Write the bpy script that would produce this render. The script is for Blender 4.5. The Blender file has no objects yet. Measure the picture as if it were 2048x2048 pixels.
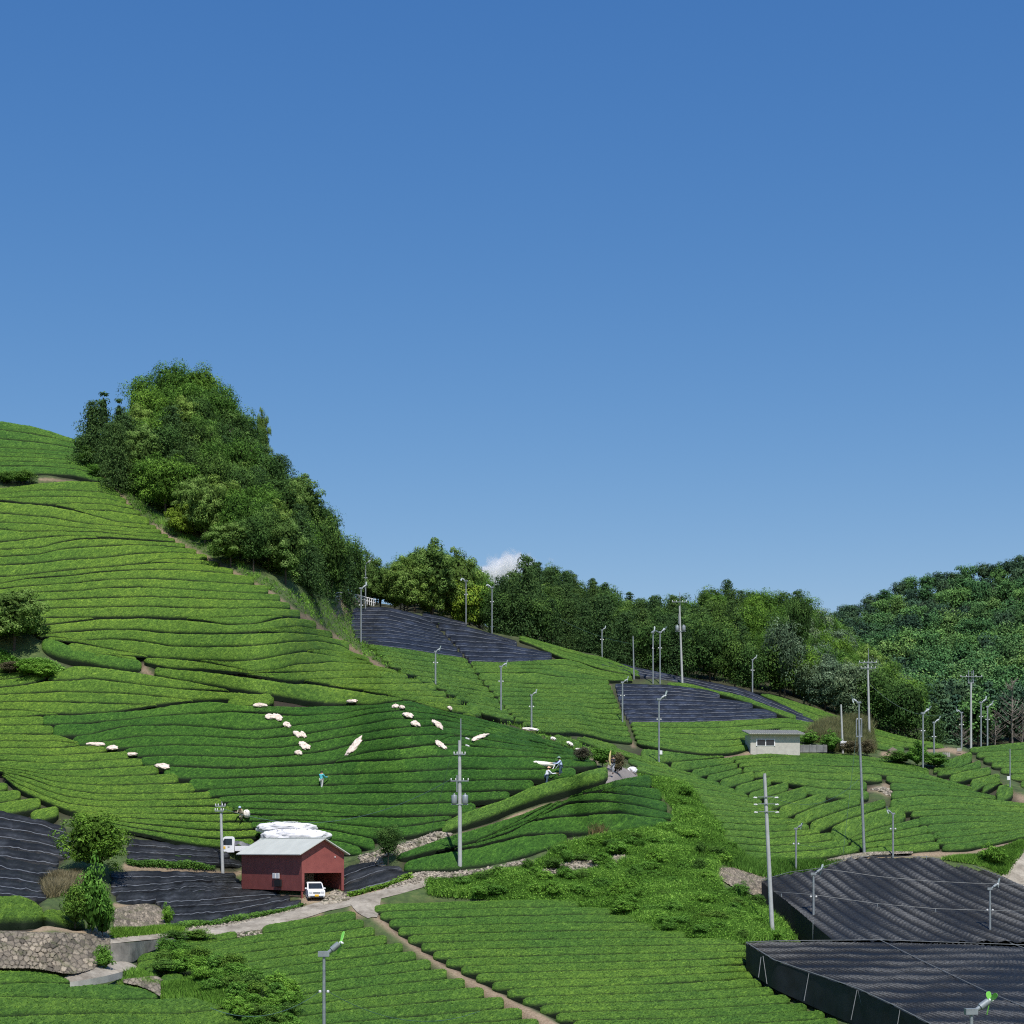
import bpy, bmesh, math, random
import numpy as np
from mathutils import Vector, Matrix
random.seed(7); RNG=np.random.default_rng(7)
scene=bpy.context.scene
COL=scene.collection
F=3600.0; VH=1700.0; UC=1024.0
# ------------------------------------------------------------------ materials
def new_mat(name):
    m=bpy.data.materials.new(name); m.use_nodes=True
    nt=m.node_tree; nt.nodes.clear()
    out=nt.nodes.new('ShaderNodeOutputMaterial'); b=nt.nodes.new('ShaderNodeBsdfPrincipled')
    nt.links.new(b.outputs[0],out.inputs[0])
    return m,nt,b
def N(nt,t,**k):
    n=nt.nodes.new(t)
    for a,v in k.items():
        if a in n.inputs.keys() if isinstance(a,str) else False: n.inputs[a].default_value=v
        else: setattr(n,a,v)
    return n
def noise(nt,scale,detail=3,rough=.6,coord='Object'):
    tc=nt.nodes.new('ShaderNodeTexCoord') if coord!='World' else nt.nodes.new('ShaderNodeNewGeometry')
    n=nt.nodes.new('ShaderNodeTexNoise'); n.inputs['Scale'].default_value=scale
    n.inputs['Detail'].default_value=detail; n.inputs['Roughness'].default_value=rough
    nt.links.new(tc.outputs['Position' if coord=='World' else coord],n.inputs['Vector'])
    return n.outputs['Fac']
def ramp(nt,fac,stops):
    r=nt.nodes.new('ShaderNodeValToRGB'); nt.links.new(fac,r.inputs[0])
    els=r.color_ramp.elements
    while len(els)<len(stops): els.new(.5)
    for e,(p,c) in zip(els,stops): e.position=p; e.color=(*c,1) if len(c)==3 else c
    return r.outputs['Color']
def mixc(nt,fac,a,b,mode='MIX'):
    m=nt.nodes.new('ShaderNodeMix'); m.data_type='RGBA'; m.blend_type=mode
    for s,v in ((0,fac),(6,a),(7,b)):
        if hasattr(v,'node'): nt.links.new(v,m.inputs[s])
        else: m.inputs[s].default_value=v if s==0 else (*v,1)
    return m.outputs[2]
def attr(nt,name,out='Fac'):
    a=nt.nodes.new('ShaderNodeAttribute'); a.attribute_name=name; return a.outputs[out]
def bump(nt,b,h,strength=.5,dist=.05):
    n=nt.nodes.new('ShaderNodeBump'); n.inputs['Strength'].default_value=strength; n.inputs['Distance'].default_value=dist
    nt.links.new(h,n.inputs['Height']); nt.links.new(n.outputs[0],b.inputs['Normal'])
def plain(name,c,rough=.6,metal=0,nscale=None,amt=.25,coord='Object'):
    m,nt,b=new_mat(name)
    b.inputs['Roughness'].default_value=rough; b.inputs['Metallic'].default_value=metal
    f=noise(nt,nscale or 6,4,.6,coord)
    col=ramp(nt,f,[(.3,tuple(x*(1-amt) for x in c)),(.7,tuple(min(1,x*(1+amt)) for x in c))])
    nt.links.new(col,b.inputs['Base Color'])
    return m
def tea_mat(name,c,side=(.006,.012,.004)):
    m,nt,b=new_mat(name); b.inputs['Roughness'].default_value=.75
    b.inputs['Specular IOR Level'].default_value=.15
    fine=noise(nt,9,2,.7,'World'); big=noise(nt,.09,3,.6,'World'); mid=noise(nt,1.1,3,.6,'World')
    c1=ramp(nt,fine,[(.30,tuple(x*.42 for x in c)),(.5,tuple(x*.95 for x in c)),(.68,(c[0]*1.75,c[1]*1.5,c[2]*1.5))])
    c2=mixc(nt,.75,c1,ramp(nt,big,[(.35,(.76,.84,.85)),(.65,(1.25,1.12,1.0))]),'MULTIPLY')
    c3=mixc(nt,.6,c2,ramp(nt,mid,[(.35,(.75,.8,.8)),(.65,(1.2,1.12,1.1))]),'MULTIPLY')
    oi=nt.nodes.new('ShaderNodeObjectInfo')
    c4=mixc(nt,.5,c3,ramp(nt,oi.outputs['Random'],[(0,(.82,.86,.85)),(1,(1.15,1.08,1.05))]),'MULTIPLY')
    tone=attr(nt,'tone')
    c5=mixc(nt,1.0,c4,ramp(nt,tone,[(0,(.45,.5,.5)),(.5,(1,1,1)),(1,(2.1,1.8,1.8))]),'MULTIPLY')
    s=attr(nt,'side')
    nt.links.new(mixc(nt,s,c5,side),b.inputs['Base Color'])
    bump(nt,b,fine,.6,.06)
    return m
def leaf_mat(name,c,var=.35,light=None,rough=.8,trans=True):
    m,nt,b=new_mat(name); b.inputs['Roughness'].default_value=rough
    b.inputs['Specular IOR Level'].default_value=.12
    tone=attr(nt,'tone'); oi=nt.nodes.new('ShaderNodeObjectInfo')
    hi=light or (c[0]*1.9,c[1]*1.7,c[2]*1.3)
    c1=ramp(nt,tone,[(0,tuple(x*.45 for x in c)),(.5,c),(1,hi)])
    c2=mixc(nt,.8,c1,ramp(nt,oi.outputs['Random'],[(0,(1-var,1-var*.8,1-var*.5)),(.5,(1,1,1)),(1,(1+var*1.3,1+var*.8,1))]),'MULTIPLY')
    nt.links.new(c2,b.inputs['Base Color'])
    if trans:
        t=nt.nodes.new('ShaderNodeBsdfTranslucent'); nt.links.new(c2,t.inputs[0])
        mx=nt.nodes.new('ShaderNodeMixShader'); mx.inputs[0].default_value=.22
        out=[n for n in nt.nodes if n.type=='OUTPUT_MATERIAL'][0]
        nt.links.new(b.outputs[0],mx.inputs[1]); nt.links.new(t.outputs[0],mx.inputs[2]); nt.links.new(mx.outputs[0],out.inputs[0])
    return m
M={}
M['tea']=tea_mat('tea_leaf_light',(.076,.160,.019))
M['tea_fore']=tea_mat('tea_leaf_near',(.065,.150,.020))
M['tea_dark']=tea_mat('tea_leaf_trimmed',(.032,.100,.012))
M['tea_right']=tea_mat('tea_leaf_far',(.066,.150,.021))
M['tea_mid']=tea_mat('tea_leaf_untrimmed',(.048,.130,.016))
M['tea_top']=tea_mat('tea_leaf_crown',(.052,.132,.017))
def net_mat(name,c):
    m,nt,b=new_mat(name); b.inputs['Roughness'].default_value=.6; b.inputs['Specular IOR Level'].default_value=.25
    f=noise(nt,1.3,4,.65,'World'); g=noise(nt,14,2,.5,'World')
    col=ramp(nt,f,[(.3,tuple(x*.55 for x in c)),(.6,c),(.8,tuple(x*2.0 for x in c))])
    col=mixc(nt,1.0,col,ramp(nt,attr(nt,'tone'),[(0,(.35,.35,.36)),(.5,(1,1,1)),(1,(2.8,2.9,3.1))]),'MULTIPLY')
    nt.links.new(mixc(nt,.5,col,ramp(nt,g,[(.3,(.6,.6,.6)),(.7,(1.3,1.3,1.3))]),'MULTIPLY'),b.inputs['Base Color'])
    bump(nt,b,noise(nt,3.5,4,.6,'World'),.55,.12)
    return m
M['net']=net_mat('black_shade_net',(.019,.020,.021))
M['net_far']=net_mat('black_shade_net_uphill',(.017,.021,.031))
M['seam']=plain('net_selvedge',(.13,.14,.15),.5,nscale=2,coord='World')
M['bark']=plain('bark',(.07,.055,.04),.9,nscale=5)
M['steel']=plain('galvanised_steel',(.27,.30,.31),.5,.3,nscale=3,amt=.2)
M['concrete']=plain('concrete',(.40,.38,.34),.85,nscale=1.2,amt=.25,coord='World')
M['pole']=plain('pole_concrete',(.42,.43,.42),.8,nscale=2,amt=.15)
M['white']=plain('white_paint',(.80,.80,.80),.3,nscale=1,amt=.03)
M['dark']=plain('dark_rubber',(.015,.015,.017),.6)
M['ceramic']=plain('white_ceramic',(.75,.75,.72),.25)
M['wire']=plain('cable',(.06,.12,.10),.6)
M['soil']=plain('dry_soil',(.26,.17,.10),.95,nscale=1.5,amt=.35,coord='World')
# terrain: soil / grass by attribute
def ground_mat():
    m,nt,b=new_mat('ground_soil_grass'); b.inputs['Roughness'].default_value=.95
    n1=noise(nt,1.2,5,.7,'World'); n2=noise(nt,6,4,.7,'World')
    grass=ramp(nt,n1,[(.3,(.035,.062,.016)),(.55,(.075,.12,.028)),(.75,(.16,.17,.06))])
    soil=ramp(nt,n2,[(.3,(.23,.155,.09)),(.6,(.40,.30,.195)),(.8,(.52,.43,.31))])
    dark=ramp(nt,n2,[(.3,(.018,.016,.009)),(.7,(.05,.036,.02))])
    a=mixc(nt,attr(nt,'soil'),grass,soil)
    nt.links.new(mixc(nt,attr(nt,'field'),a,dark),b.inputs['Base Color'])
    bump(nt,b,n2,.8,.15)
    return m
M['ground']=ground_mat()
# ------------------------------------------------------------------ surface model
CTRL=[(-300,2048,92),(100,2048,88),(100,1962,103),(215,1950,106.3),(100,1865,108.3),(-200,1865,108.3),(-200,1962,103),(60,1790,119),(0,1740,128),(-300,1740,128),
(300,2048,93),(450,2000,101),(648,2048,103),(648,1950,115),(500,1862,124),(700,1832,128),(900,2048,105),(1000,1950,115),(1000,1850,126),(1050,1800,131),
(1300,2048,104),(1300,1950,114),(1300,1870,122),(1500,1937,118.3),(1548,1976,113.8),(1500,1890,121),(1856,2125,97),(1640,2019,109),(1714,2050,105),(2048,2140,92),
(1523,1800,138),(1563,1842,136),(1600,1884,132),(1853,1748,150),(2048,1820,145),(2048,1950,126),(1700,1748,148.5),
(1048,1796,132),(1200,1760,137),(1300,1822,128),(1408,1870,121.5),(1250,1700,142),(1400,1720,143),(1450,1700,146),(1480,1750,141),(1200,1665,146),(1100,1695,143),
(1250,1600,150.5),(1150,1600,149.5),(1225,1545,153),(1048,1612,148.5),(880,1690,142),(820,1720,139),
(1190,1528,155),(1100,1530,154),(900,1600,149),(700,1690,146),(500,1640,150.5),(700,1550,157),(700,1450,164),(900,1450,164),(400,1500,158),(400,1400,168),(200,1500,159),(0,1560,152),(-300,1560,154),(0,1400,170),(100,1620,144),(300,1650,143),(-300,1650,142),(100,1750,129),(300,1690,141),(300,1770,133),(430,1770,139.5),(470,1768,143.8),(545,1784,139.3),(560,1700,149),(470,1712,147.5),(650,1700,146),(650,1768,140.5),
(604,1793,135.3),(600,1815,132),(700,1795,134),(850,1765,136.5),(400,1858,125.5),(300,1872,121),(230,1885,117),(220,1935,109),(300,1925,113),
(200,1300,178),(0,1250,181),(600,1300,180),(400,1150,191),(600,1240,190),(450,1120,197),(300,1040,203),(100,1100,193),(0,1000,202),(200,960,210),(60,950,210),(0,860,222),(147,880,224),(-300,830,225),(-300,1100,193),
(800,1340,181),(900,1385,176),(1007,1441,169),(1100,1480,161),
(760,1300,200),(880,1350,196),(960,1390,193),(1070,1440,188),(1180,1480,183),(1240,1510,181),(1320,1540,176),(1300,1600,160),(1400,1650,153.5),(1460,1640,157),(1500,1715,149),(1700,1705,151),(1600,1600,168),(1500,1520,193),(1600,1510,197),(1750,1520,197),(1700,1600,171),(1900,1690,154),(2048,1672,158),(1900,1600,175),(2048,1600,180),(2048,1550,192),(1900,1520,200),(1988,1490,213),
(700,1270,224),(706,1214,242),(830,1235,240),(930,1318,222),(1040,1322,222),(1200,1400,207),(1200,1330,233),(1100,1290,246),(985,1264,248),(1363,1360,232),(1300,1480,194),(1400,1430,211),(1500,1430,212),(1500,1380,232),(1640,1440,222),(1740,1455,226),(1884,1490,216),(1700,1490,205),(1850,1505,206),(850,1290,222),
(350,1000,212),(450,1050,208),(600,1180,203),(300,930,222),(400,860,240),(500,960,233),(600,1050,232),(680,1170,238),
(2600,2048,92),(2600,1680,160),(2600,1500,215),(2600,1300,280),(-700,2048,88),(-700,1740,128),(-700,1500,158),(-700,1200,187),(-700,860,222),(0,2320,66),(1000,2320,72),(2000,2320,70),(2700,2320,70),(-700,2320,66),
(1000,1100,290),(1500,1200,300),(2000,1300,290),(700,1000,280),(300,760,270),(2600,1100,330)]
def tps_fit(pts,vals,lam=1e-3):
    P=np.array(pts,float)/500.; n=len(P)
    r2=((P[:,None]-P[None])**2).sum(-1); K=np.where(r2>0,r2*np.log(r2+1e-12),0)
    A=np.zeros((n+3,n+3)); A[:n,:n]=K+lam*np.eye(n); A[:n,n]=1; A[:n,n+1:]=P; A[n,:n]=1; A[n+1:,:n]=P.T
    w=np.linalg.solve(A,np.concatenate([vals,[0,0,0]]))
    def f(u,v):
        Q=np.stack([np.ravel(u),np.ravel(v)],-1)/500.; out=np.zeros(len(Q))
        for s in range(0,len(Q),20000):
            q=Q[s:s+20000]; r=((q[:,None]-P[None])**2).sum(-1)
            out[s:s+20000]=np.where(r>0,r*np.log(r+1e-12),0)@w[:n]+w[n]+q@w[n+1:]
        return out.reshape(np.shape(u))
    return f
_c=np.array(CTRL,float)
_f=tps_fit(_c[:,:2],_c[:,2])
GU0,GU1,GDU=-720,2772,12; GV0,GV1,GDV=780,2324,8
gu=np.arange(GU0,GU1+1,GDU,dtype=float); gv=np.arange(GV0,GV1+1,GDV,dtype=float)
UU,VV=np.meshgrid(gu,gv)            # rows: v
DG=_f(UU,VV)
for i in range(len(gv)-2,-1,-1):    # depth must grow going up
    DG[i]=np.maximum(DG[i],DG[i+1]+0.05*GDV*.5)
DG=np.clip(DG,30,600)
def bil(G,u,v):
    x=np.clip((np.asarray(u,float)-GU0)/GDU,0,len(gu)-1.001); y=np.clip((np.asarray(v,float)-GV0)/GDV,0,len(gv)-1.001)
    i=x.astype(int); j=y.astype(int); a=x-i; b=y-j
    return (G[j,i]*(1-a)+G[j,i+1]*a)*(1-b)+(G[j+1,i]*(1-a)+G[j+1,i+1]*a)*b
def D(u,v): return bil(DG,u,v)
def PX(u,v,d,dz=0):
    u=np.asarray(u,float); v=np.asarray(v,float)
    return np.stack([(u-UC)/F*d, d+0*u, (VH-v)/F*d+dz],-1)
def P(u,v,dz=0): return PX(u,v,D(u,v),dz)
def Pv(u,v,dz=0): return Vector(P(u,v,dz).tolist())
CR={'c1':(0,680,.36232),'c2':(600,1000,.31056),'c3':(1148,1080,.2588),'c4':(1048,1448,.31056),'c9':(1548,1080,.2588),
    'c5':(1548,1548,.2588),'c7':(400,1548,.2588),'c8':(0,1548,.2588),'c6':(0,1150,.31056),'p':(0,0,1),'z':(820,1420,1/6.04)}
def px(*segs):
    """px('c1',[(x,y)..],'c2',[..]) -> list of photo pixel points"""
    out=[]
    for c,pts in zip(segs[::2],segs[1::2]):
        ox,oy,s=CR[c]; out+=[(ox+x*s,oy+y*s) for x,y in pts]
    return out
def inpoly(poly,u,v):
    poly=np.array(poly); u=np.asarray(u,float); v=np.asarray(v,float); r=np.zeros(u.shape,bool)
    n=len(poly); j=n-1
    for i in range(n):
        xi,yi=poly[i]; xj,yj=poly[j]
        if yi!=yj:
            c=((yi>v)!=(yj>v))&(u<(xj-xi)*(v-yi)/(yj-yi)+xi); r^=c
        j=i
    return r
def curve(pts,ext=True):
    pts=sorted(pts); xs=np.array([p[0] for p in pts]); ys=np.array([p[1] for p in pts])
    g=np.arange(xs[0],xs[-1]+1,3.) if xs[-1]-xs[0]>6 else np.array([xs[0],xs[-1]])
    y=np.interp(g,xs,ys)
    if len(g)>14:
        k=6; yp=np.concatenate([y[0]-(y[1:k+1]-y[0])[::-1],y,y[-1]-(y[-k-1:-1]-y[-1])[::-1]])
        w=np.hanning(2*k+3)[1:-1]; w/=w.sum(); y=np.convolve(yp,w,'valid')
    sl=(y[min(8,len(y)-1)]-y[0])/(g[min(8,len(g)-1)]-g[0]+1e-6); sr=(y[-1]-y[-min(8,len(y))])/(g[-1]-g[-min(8,len(g))]+1e-6)
    def f(u):
        u=np.asarray(u,float); r=np.interp(u,g,y)
        if ext:
            r=np.where(u<g[0],y[0]+(u-g[0])*sl,r); r=np.where(u>g[-1],y[-1]+(u-g[-1])*sr,r)
        return r
    f.lo,f.hi=g[0],g[-1]
    return f
# ------------------------------------------------------------------ object helpers
def mesh_np(name,verts,faces,mats,fmat=None,attrs=None,smooth=True,link=True,parent=None,quads=True):
    """faces: list of arrays (n,k)"""
    me=bpy.data.meshes.new(name)
    verts=np.asarray(verts,np.float32)
    if isinstance(faces,np.ndarray): faces=[faces]
    nl=sum(f.size for f in faces); nf=sum(len(f) for f in faces)
    me.vertices.add(len(verts)); me.vertices.foreach_set('co',verts.ravel())
    me.loops.add(nl); me.polygons.add(nf)
    me.loops.foreach_set('vertex_index',np.concatenate([f.ravel() for f in faces]).astype(np.int32))
    tot=np.concatenate([np.full(len(f),f.shape[1]) for f in faces]); st=np.concatenate([[0],np.cumsum(tot)[:-1]])
    me.polygons.foreach_set('loop_start',st.astype(np.int32)); me.polygons.foreach_set('loop_total',tot.astype(np.int32))
    if fmat is not None: me.polygons.foreach_set('material_index',np.asarray(fmat,np.int32))
    me.polygons.foreach_set('use_smooth',np.full(nf,smooth))
    for m in (mats if isinstance(mats,(list,tuple)) else [mats]): me.materials.append(m)
    for k,a in (attrs or {}).items():
        at=me.attributes.new(k,'FLOAT','POINT'); at.data.foreach_set('value',np.asarray(a,np.float32))
    me.update(calc_edges=True)
    if not link: return me
    return place(name,me,parent)
def place(name,me,parent=None,loc=None,rot=None,scale=None):
    o=bpy.data.objects.new(name,me); COL.objects.link(o)
    if parent is not None: o.parent=parent
    if loc is not None: o.location=loc
    if rot is not None: o.rotation_euler=rot
    if scale is not None: o.scale=scale
    return o
def tag(o,label=None,cat=None,group=None,kind=None):
    if label: o['label']=label
    if cat: o['category']=cat
    if group: o['group']=group
    if kind: o['kind']=kind
    return o
def empty(name,loc,rz=0,label=None,cat=None,group=None):
    o=bpy.data.objects.new(name,None); COL.objects.link(o); o.location=loc; o.rotation_euler=(0,0,rz); o.empty_display_size=.3
    return tag(o,label,cat,group)
class MB:
    def __init__(s): s.v=[]; s.f=[]; s.m=[]
    def add(s,v,f,mi=0):
        o=len(s.v); s.v+= [tuple(x) for x in v]; s.f+=[tuple(i+o for i in q) for q in f]; s.m+=[mi]*len(f)
    def box(s,c,d,rz=0,mi=0,tilt=None):
        x,y,z=[k/2 for k in d]; vs=[Vector((a,b,e)) for a in(-x,x) for b in(-y,y) for e in(-z,z)]
        R=Matrix.Rotation(rz,3,'Z')
        if tilt is not None: R=tilt
        s.add([R@p+Vector(c) for p in vs],[(0,1,3,2),(4,6,7,5),(0,4,5,1),(2,3,7,6),(0,2,6,4),(1,5,7,3)],mi)
    def tube(s,pts,r,n=10,mi=0,cap=True):
        pts=[Vector(p) for p in pts]; rs=r if isinstance(r,(list,tuple)) else [r]*len(pts); rings=[]; vs=[]
        for i,p in enumerate(pts):
            t=(pts[min(i+1,len(pts)-1)]-pts[max(i-1,0)]).normalized()
            a=t.cross(Vector((0,0,1)) if abs(t.z)<.9 else Vector((1,0,0))).normalized(); b=t.cross(a)
            vs+=[p+(a*math.cos(k*2*math.pi/n)+b*math.sin(k*2*math.pi/n))*rs[i] for k in range(n)]
        fs=[(i*n+k,i*n+(k+1)%n,(i+1)*n+(k+1)%n,(i+1)*n+k) for i in range(len(pts)-1) for k in range(n)]
        if cap: fs+=[tuple(range(n-1,-1,-1)),tuple((len(pts)-1)*n+k for k in range(n))]
        s.add(vs,fs,mi)
    def lathe(s,prof,c=(0,0,0),n=14,mi=0,axis=None):
        vs=[]; c=Vector(c); R=axis or Matrix.Identity(3)
        for r,z in prof: vs+=[R@Vector((r*math.cos(k*2*math.pi/n),r*math.sin(k*2*math.pi/n),z))+c for k in range(n)]
        fs=[(i*n+k,i*n+(k+1)%n,(i+1)*n+(k+1)%n,(i+1)*n+k) for i in range(len(prof)-1) for k in range(n)]
        fs+=[tuple(range(n-1,-1,-1)),tuple((len(prof)-1)*n+k for k in range(n))]
        s.add(vs,fs,mi)
    def prism(s,poly,y0,y1,mi=0,R=None,c=(0,0,0)):
        """poly in xz, extruded along y"""
        n=len(poly); R=R or Matrix.Identity(3); c=Vector(c)
        vs=[R@Vector((x,y0,z))+c for x,z in poly]+[R@Vector((x,y1,z))+c for x,z in poly]
        fs=[tuple(range(n)),tuple(range(2*n-1,n-1,-1))]+[(i,i+n,(i+1)%n+n,(i+1)%n) for i in range(n)]
        s.add(vs,fs,mi)
    def build(s,name,mats,parent=None,smooth=False,bevel=0,seg=2):
        me=bpy.data.meshes.new(name); me.from_pydata(s.v,[],s.f)
        for m in (mats if isinstance(mats,(list,tuple)) else [mats]): me.materials.append(m)
        me.polygons.foreach_set('material_index',s.m)
        bm=bmesh.new(); bm.from_mesh(me); bmesh.ops.recalc_face_normals(bm,faces=bm.faces)
        if bevel:
            bmesh.ops.bevel(bm,geom=[e for e in bm.edges if len(e.link_faces)==2 and e.calc_face_angle(0)>.5],offset=bevel,segments=seg,affect='EDGES',clamp_overlap=True)
        bm.to_mesh(me); bm.free()
        if smooth:
            me.polygons.foreach_set('use_smooth',[True]*len(me.polygons))
            me.set_sharp_from_angle(angle=math.radians(40))
        me.update()
        return place(name,me,parent)
def copy_tree(o,parent=None):
    c=o.copy(); COL.objects.link(c); c.parent=parent
    for ch in o.children: copy_tree(ch,c)
    return c
# ------------------------------------------------------------------ world, sun, camera
w=bpy.data.worlds.new("World"); scene.world=w; w.use_nodes=True
nt=w.node_tree; bg=nt.nodes['Background']
sky=nt.nodes.new('ShaderNodeTexSky'); sky.sky_type='NISHITA'; sky.sun_disc=False
SE,SA=math.radians(58),math.radians(14)        # elevation; azimuth to the right of straight behind the camera
sky.sun_elevation=SE; sky.sun_rotation=math.pi-SA
sky.altitude=300; sky.air_density=1.0; sky.dust_density=0.0; sky.ozone_density=3.0
bg.inputs[1].default_value=.1
hs=nt.nodes.new('ShaderNodeHueSaturation'); hs.inputs['Saturation'].default_value=1.2; nt.links.new(sky.outputs[0],hs.inputs['Color'])
spr=nt.nodes.new('ShaderNodeSeparateColor'); cmb=nt.nodes.new('ShaderNodeCombineColor'); nt.links.new(hs.outputs[0],spr.inputs[0])
for ci,(kk,pp) in enumerate(((1.37,1.125),(.933,.88),(.857,.571))):      # film response of the sky colour, per channel
    m1=nt.nodes.new('ShaderNodeMath'); m1.operation='MULTIPLY'; m1.inputs[1].default_value=.1; nt.links.new(spr.outputs[ci],m1.inputs[0])
    m2=nt.nodes.new('ShaderNodeMath'); m2.operation='POWER'; m2.inputs[1].default_value=pp; nt.links.new(m1.outputs[0],m2.inputs[0])
    m3=nt.nodes.new('ShaderNodeMath'); m3.operation='MULTIPLY'; m3.inputs[1].default_value=kk*10; nt.links.new(m2.outputs[0],m3.inputs[0])
    nt.links.new(m3.outputs[0],cmb.inputs[ci])
nt.links.new(cmb.outputs[0],bg.inputs[0])
sd=Vector((math.sin(SA)*math.cos(SE),-math.cos(SA)*math.cos(SE),math.sin(SE)))
L=bpy.data.lights.new('sun','SUN'); L.energy=4.8; L.angle=math.radians(.5); L.color=(1,.96,.9)
lo=bpy.data.objects.new('sun',L); COL.objects.link(lo); lo.rotation_euler=sd.to_track_quat('Z','Y').to_euler()
cam=bpy.data.cameras.new('camera'); co=bpy.data.objects.new('camera',cam); COL.objects.link(co)
co.location=(0,0,0); co.rotation_euler=(math.pi/2,0,0)
cam.sensor_width=36; cam.lens=36*F/2048; cam.shift_x=0; cam.shift_y=(VH-1024)/2048; cam.clip_end=9000; cam.clip_start=1
scene.camera=co
scene.cycles.use_denoising=False; scene.cycles.filter_width=1.15; scene.cycles.volume_bounces=12; scene.cycles.max_bounces=8
scene.view_settings.view_transform='Standard'; scene.view_settings.look='None'; scene.view_settings.exposure=0
# ------------------------------------------------------------------ fields: each is a clip polygon and gap curves (top to bottom) with the number of rows between
FIELDS=[]
def field(name,poly,curves,mat,label,group,H=.56,gap=.17,cat='tea hedge',obj='tea_hedge_row',net=False,minpx=3.2,first=None,last=None,leaf=1.0,green=None):
    FIELDS.append(dict(name=name,poly=poly,curves=curves,mat=mat,label=label,group=group,H=H,gap=gap,cat=cat,obj=obj,net=net,minpx=minpx,first=first,last=last,leaf=leaf,green=green))
E=-400
field('crown',px('c1',[(-1100,420),(0,437),(170,468),(290,500),(405,540),(450,620),(510,690),(590,775),(500,772),(400,745),(220,735),(0,755),(-1100,790)]),
 [(px('c1',[(-1100,425),(0,438),(170,468),(290,500),(405,540)]),0),
  (px('c1',[(-1100,560),(0,590),(200,600),(330,608),(450,622)]),3),
  (px('c1',[(-1100,700),(0,690),(220,690),(400,705),(480,720),(570,755)]),4),
  (px('c1',[(-1100,770),(0,752),(220,732),(400,742),(500,765),(600,785)]),1)],'tea_top',
 'dark green tea hedge row curving over the crown of the hill, left of the wood','tea hedge rows on the hill crown',first='tea hedge row along the very skyline of the hill, left of the wood',last='lowest tea hedge row of the hill crown, just above the bare soil patch')
hill=px('c1',[(-1100,800),(0,812),(220,783),(400,768),(590,778),(640,830),(700,890),(840,1010),(880,1050),(980,1110),(1100,1170),(1220,1240),(1350,1300),(1440,1340),(1500,1390),(1560,1430),(1620,1480),(1690,1530),(1780,1590),(1880,1650)],
 'c2',[(140,825),(320,935),(400,995),(490,1050),(600,1090),(700,1135),(850,1180),(960,1260),(1120,1330),(1310,1440),(1100,1390),(930,1350),(700,1282),(450,1312),(0,1310)],
 'c6',[(1480,742),(1290,700),(1000,640),(1000,600),(940,560),(940,530),(780,540),(600,520),(440,460),(300,400),(250,395),(230,360),(130,340),(0,300),(-1100,300)])
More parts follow.
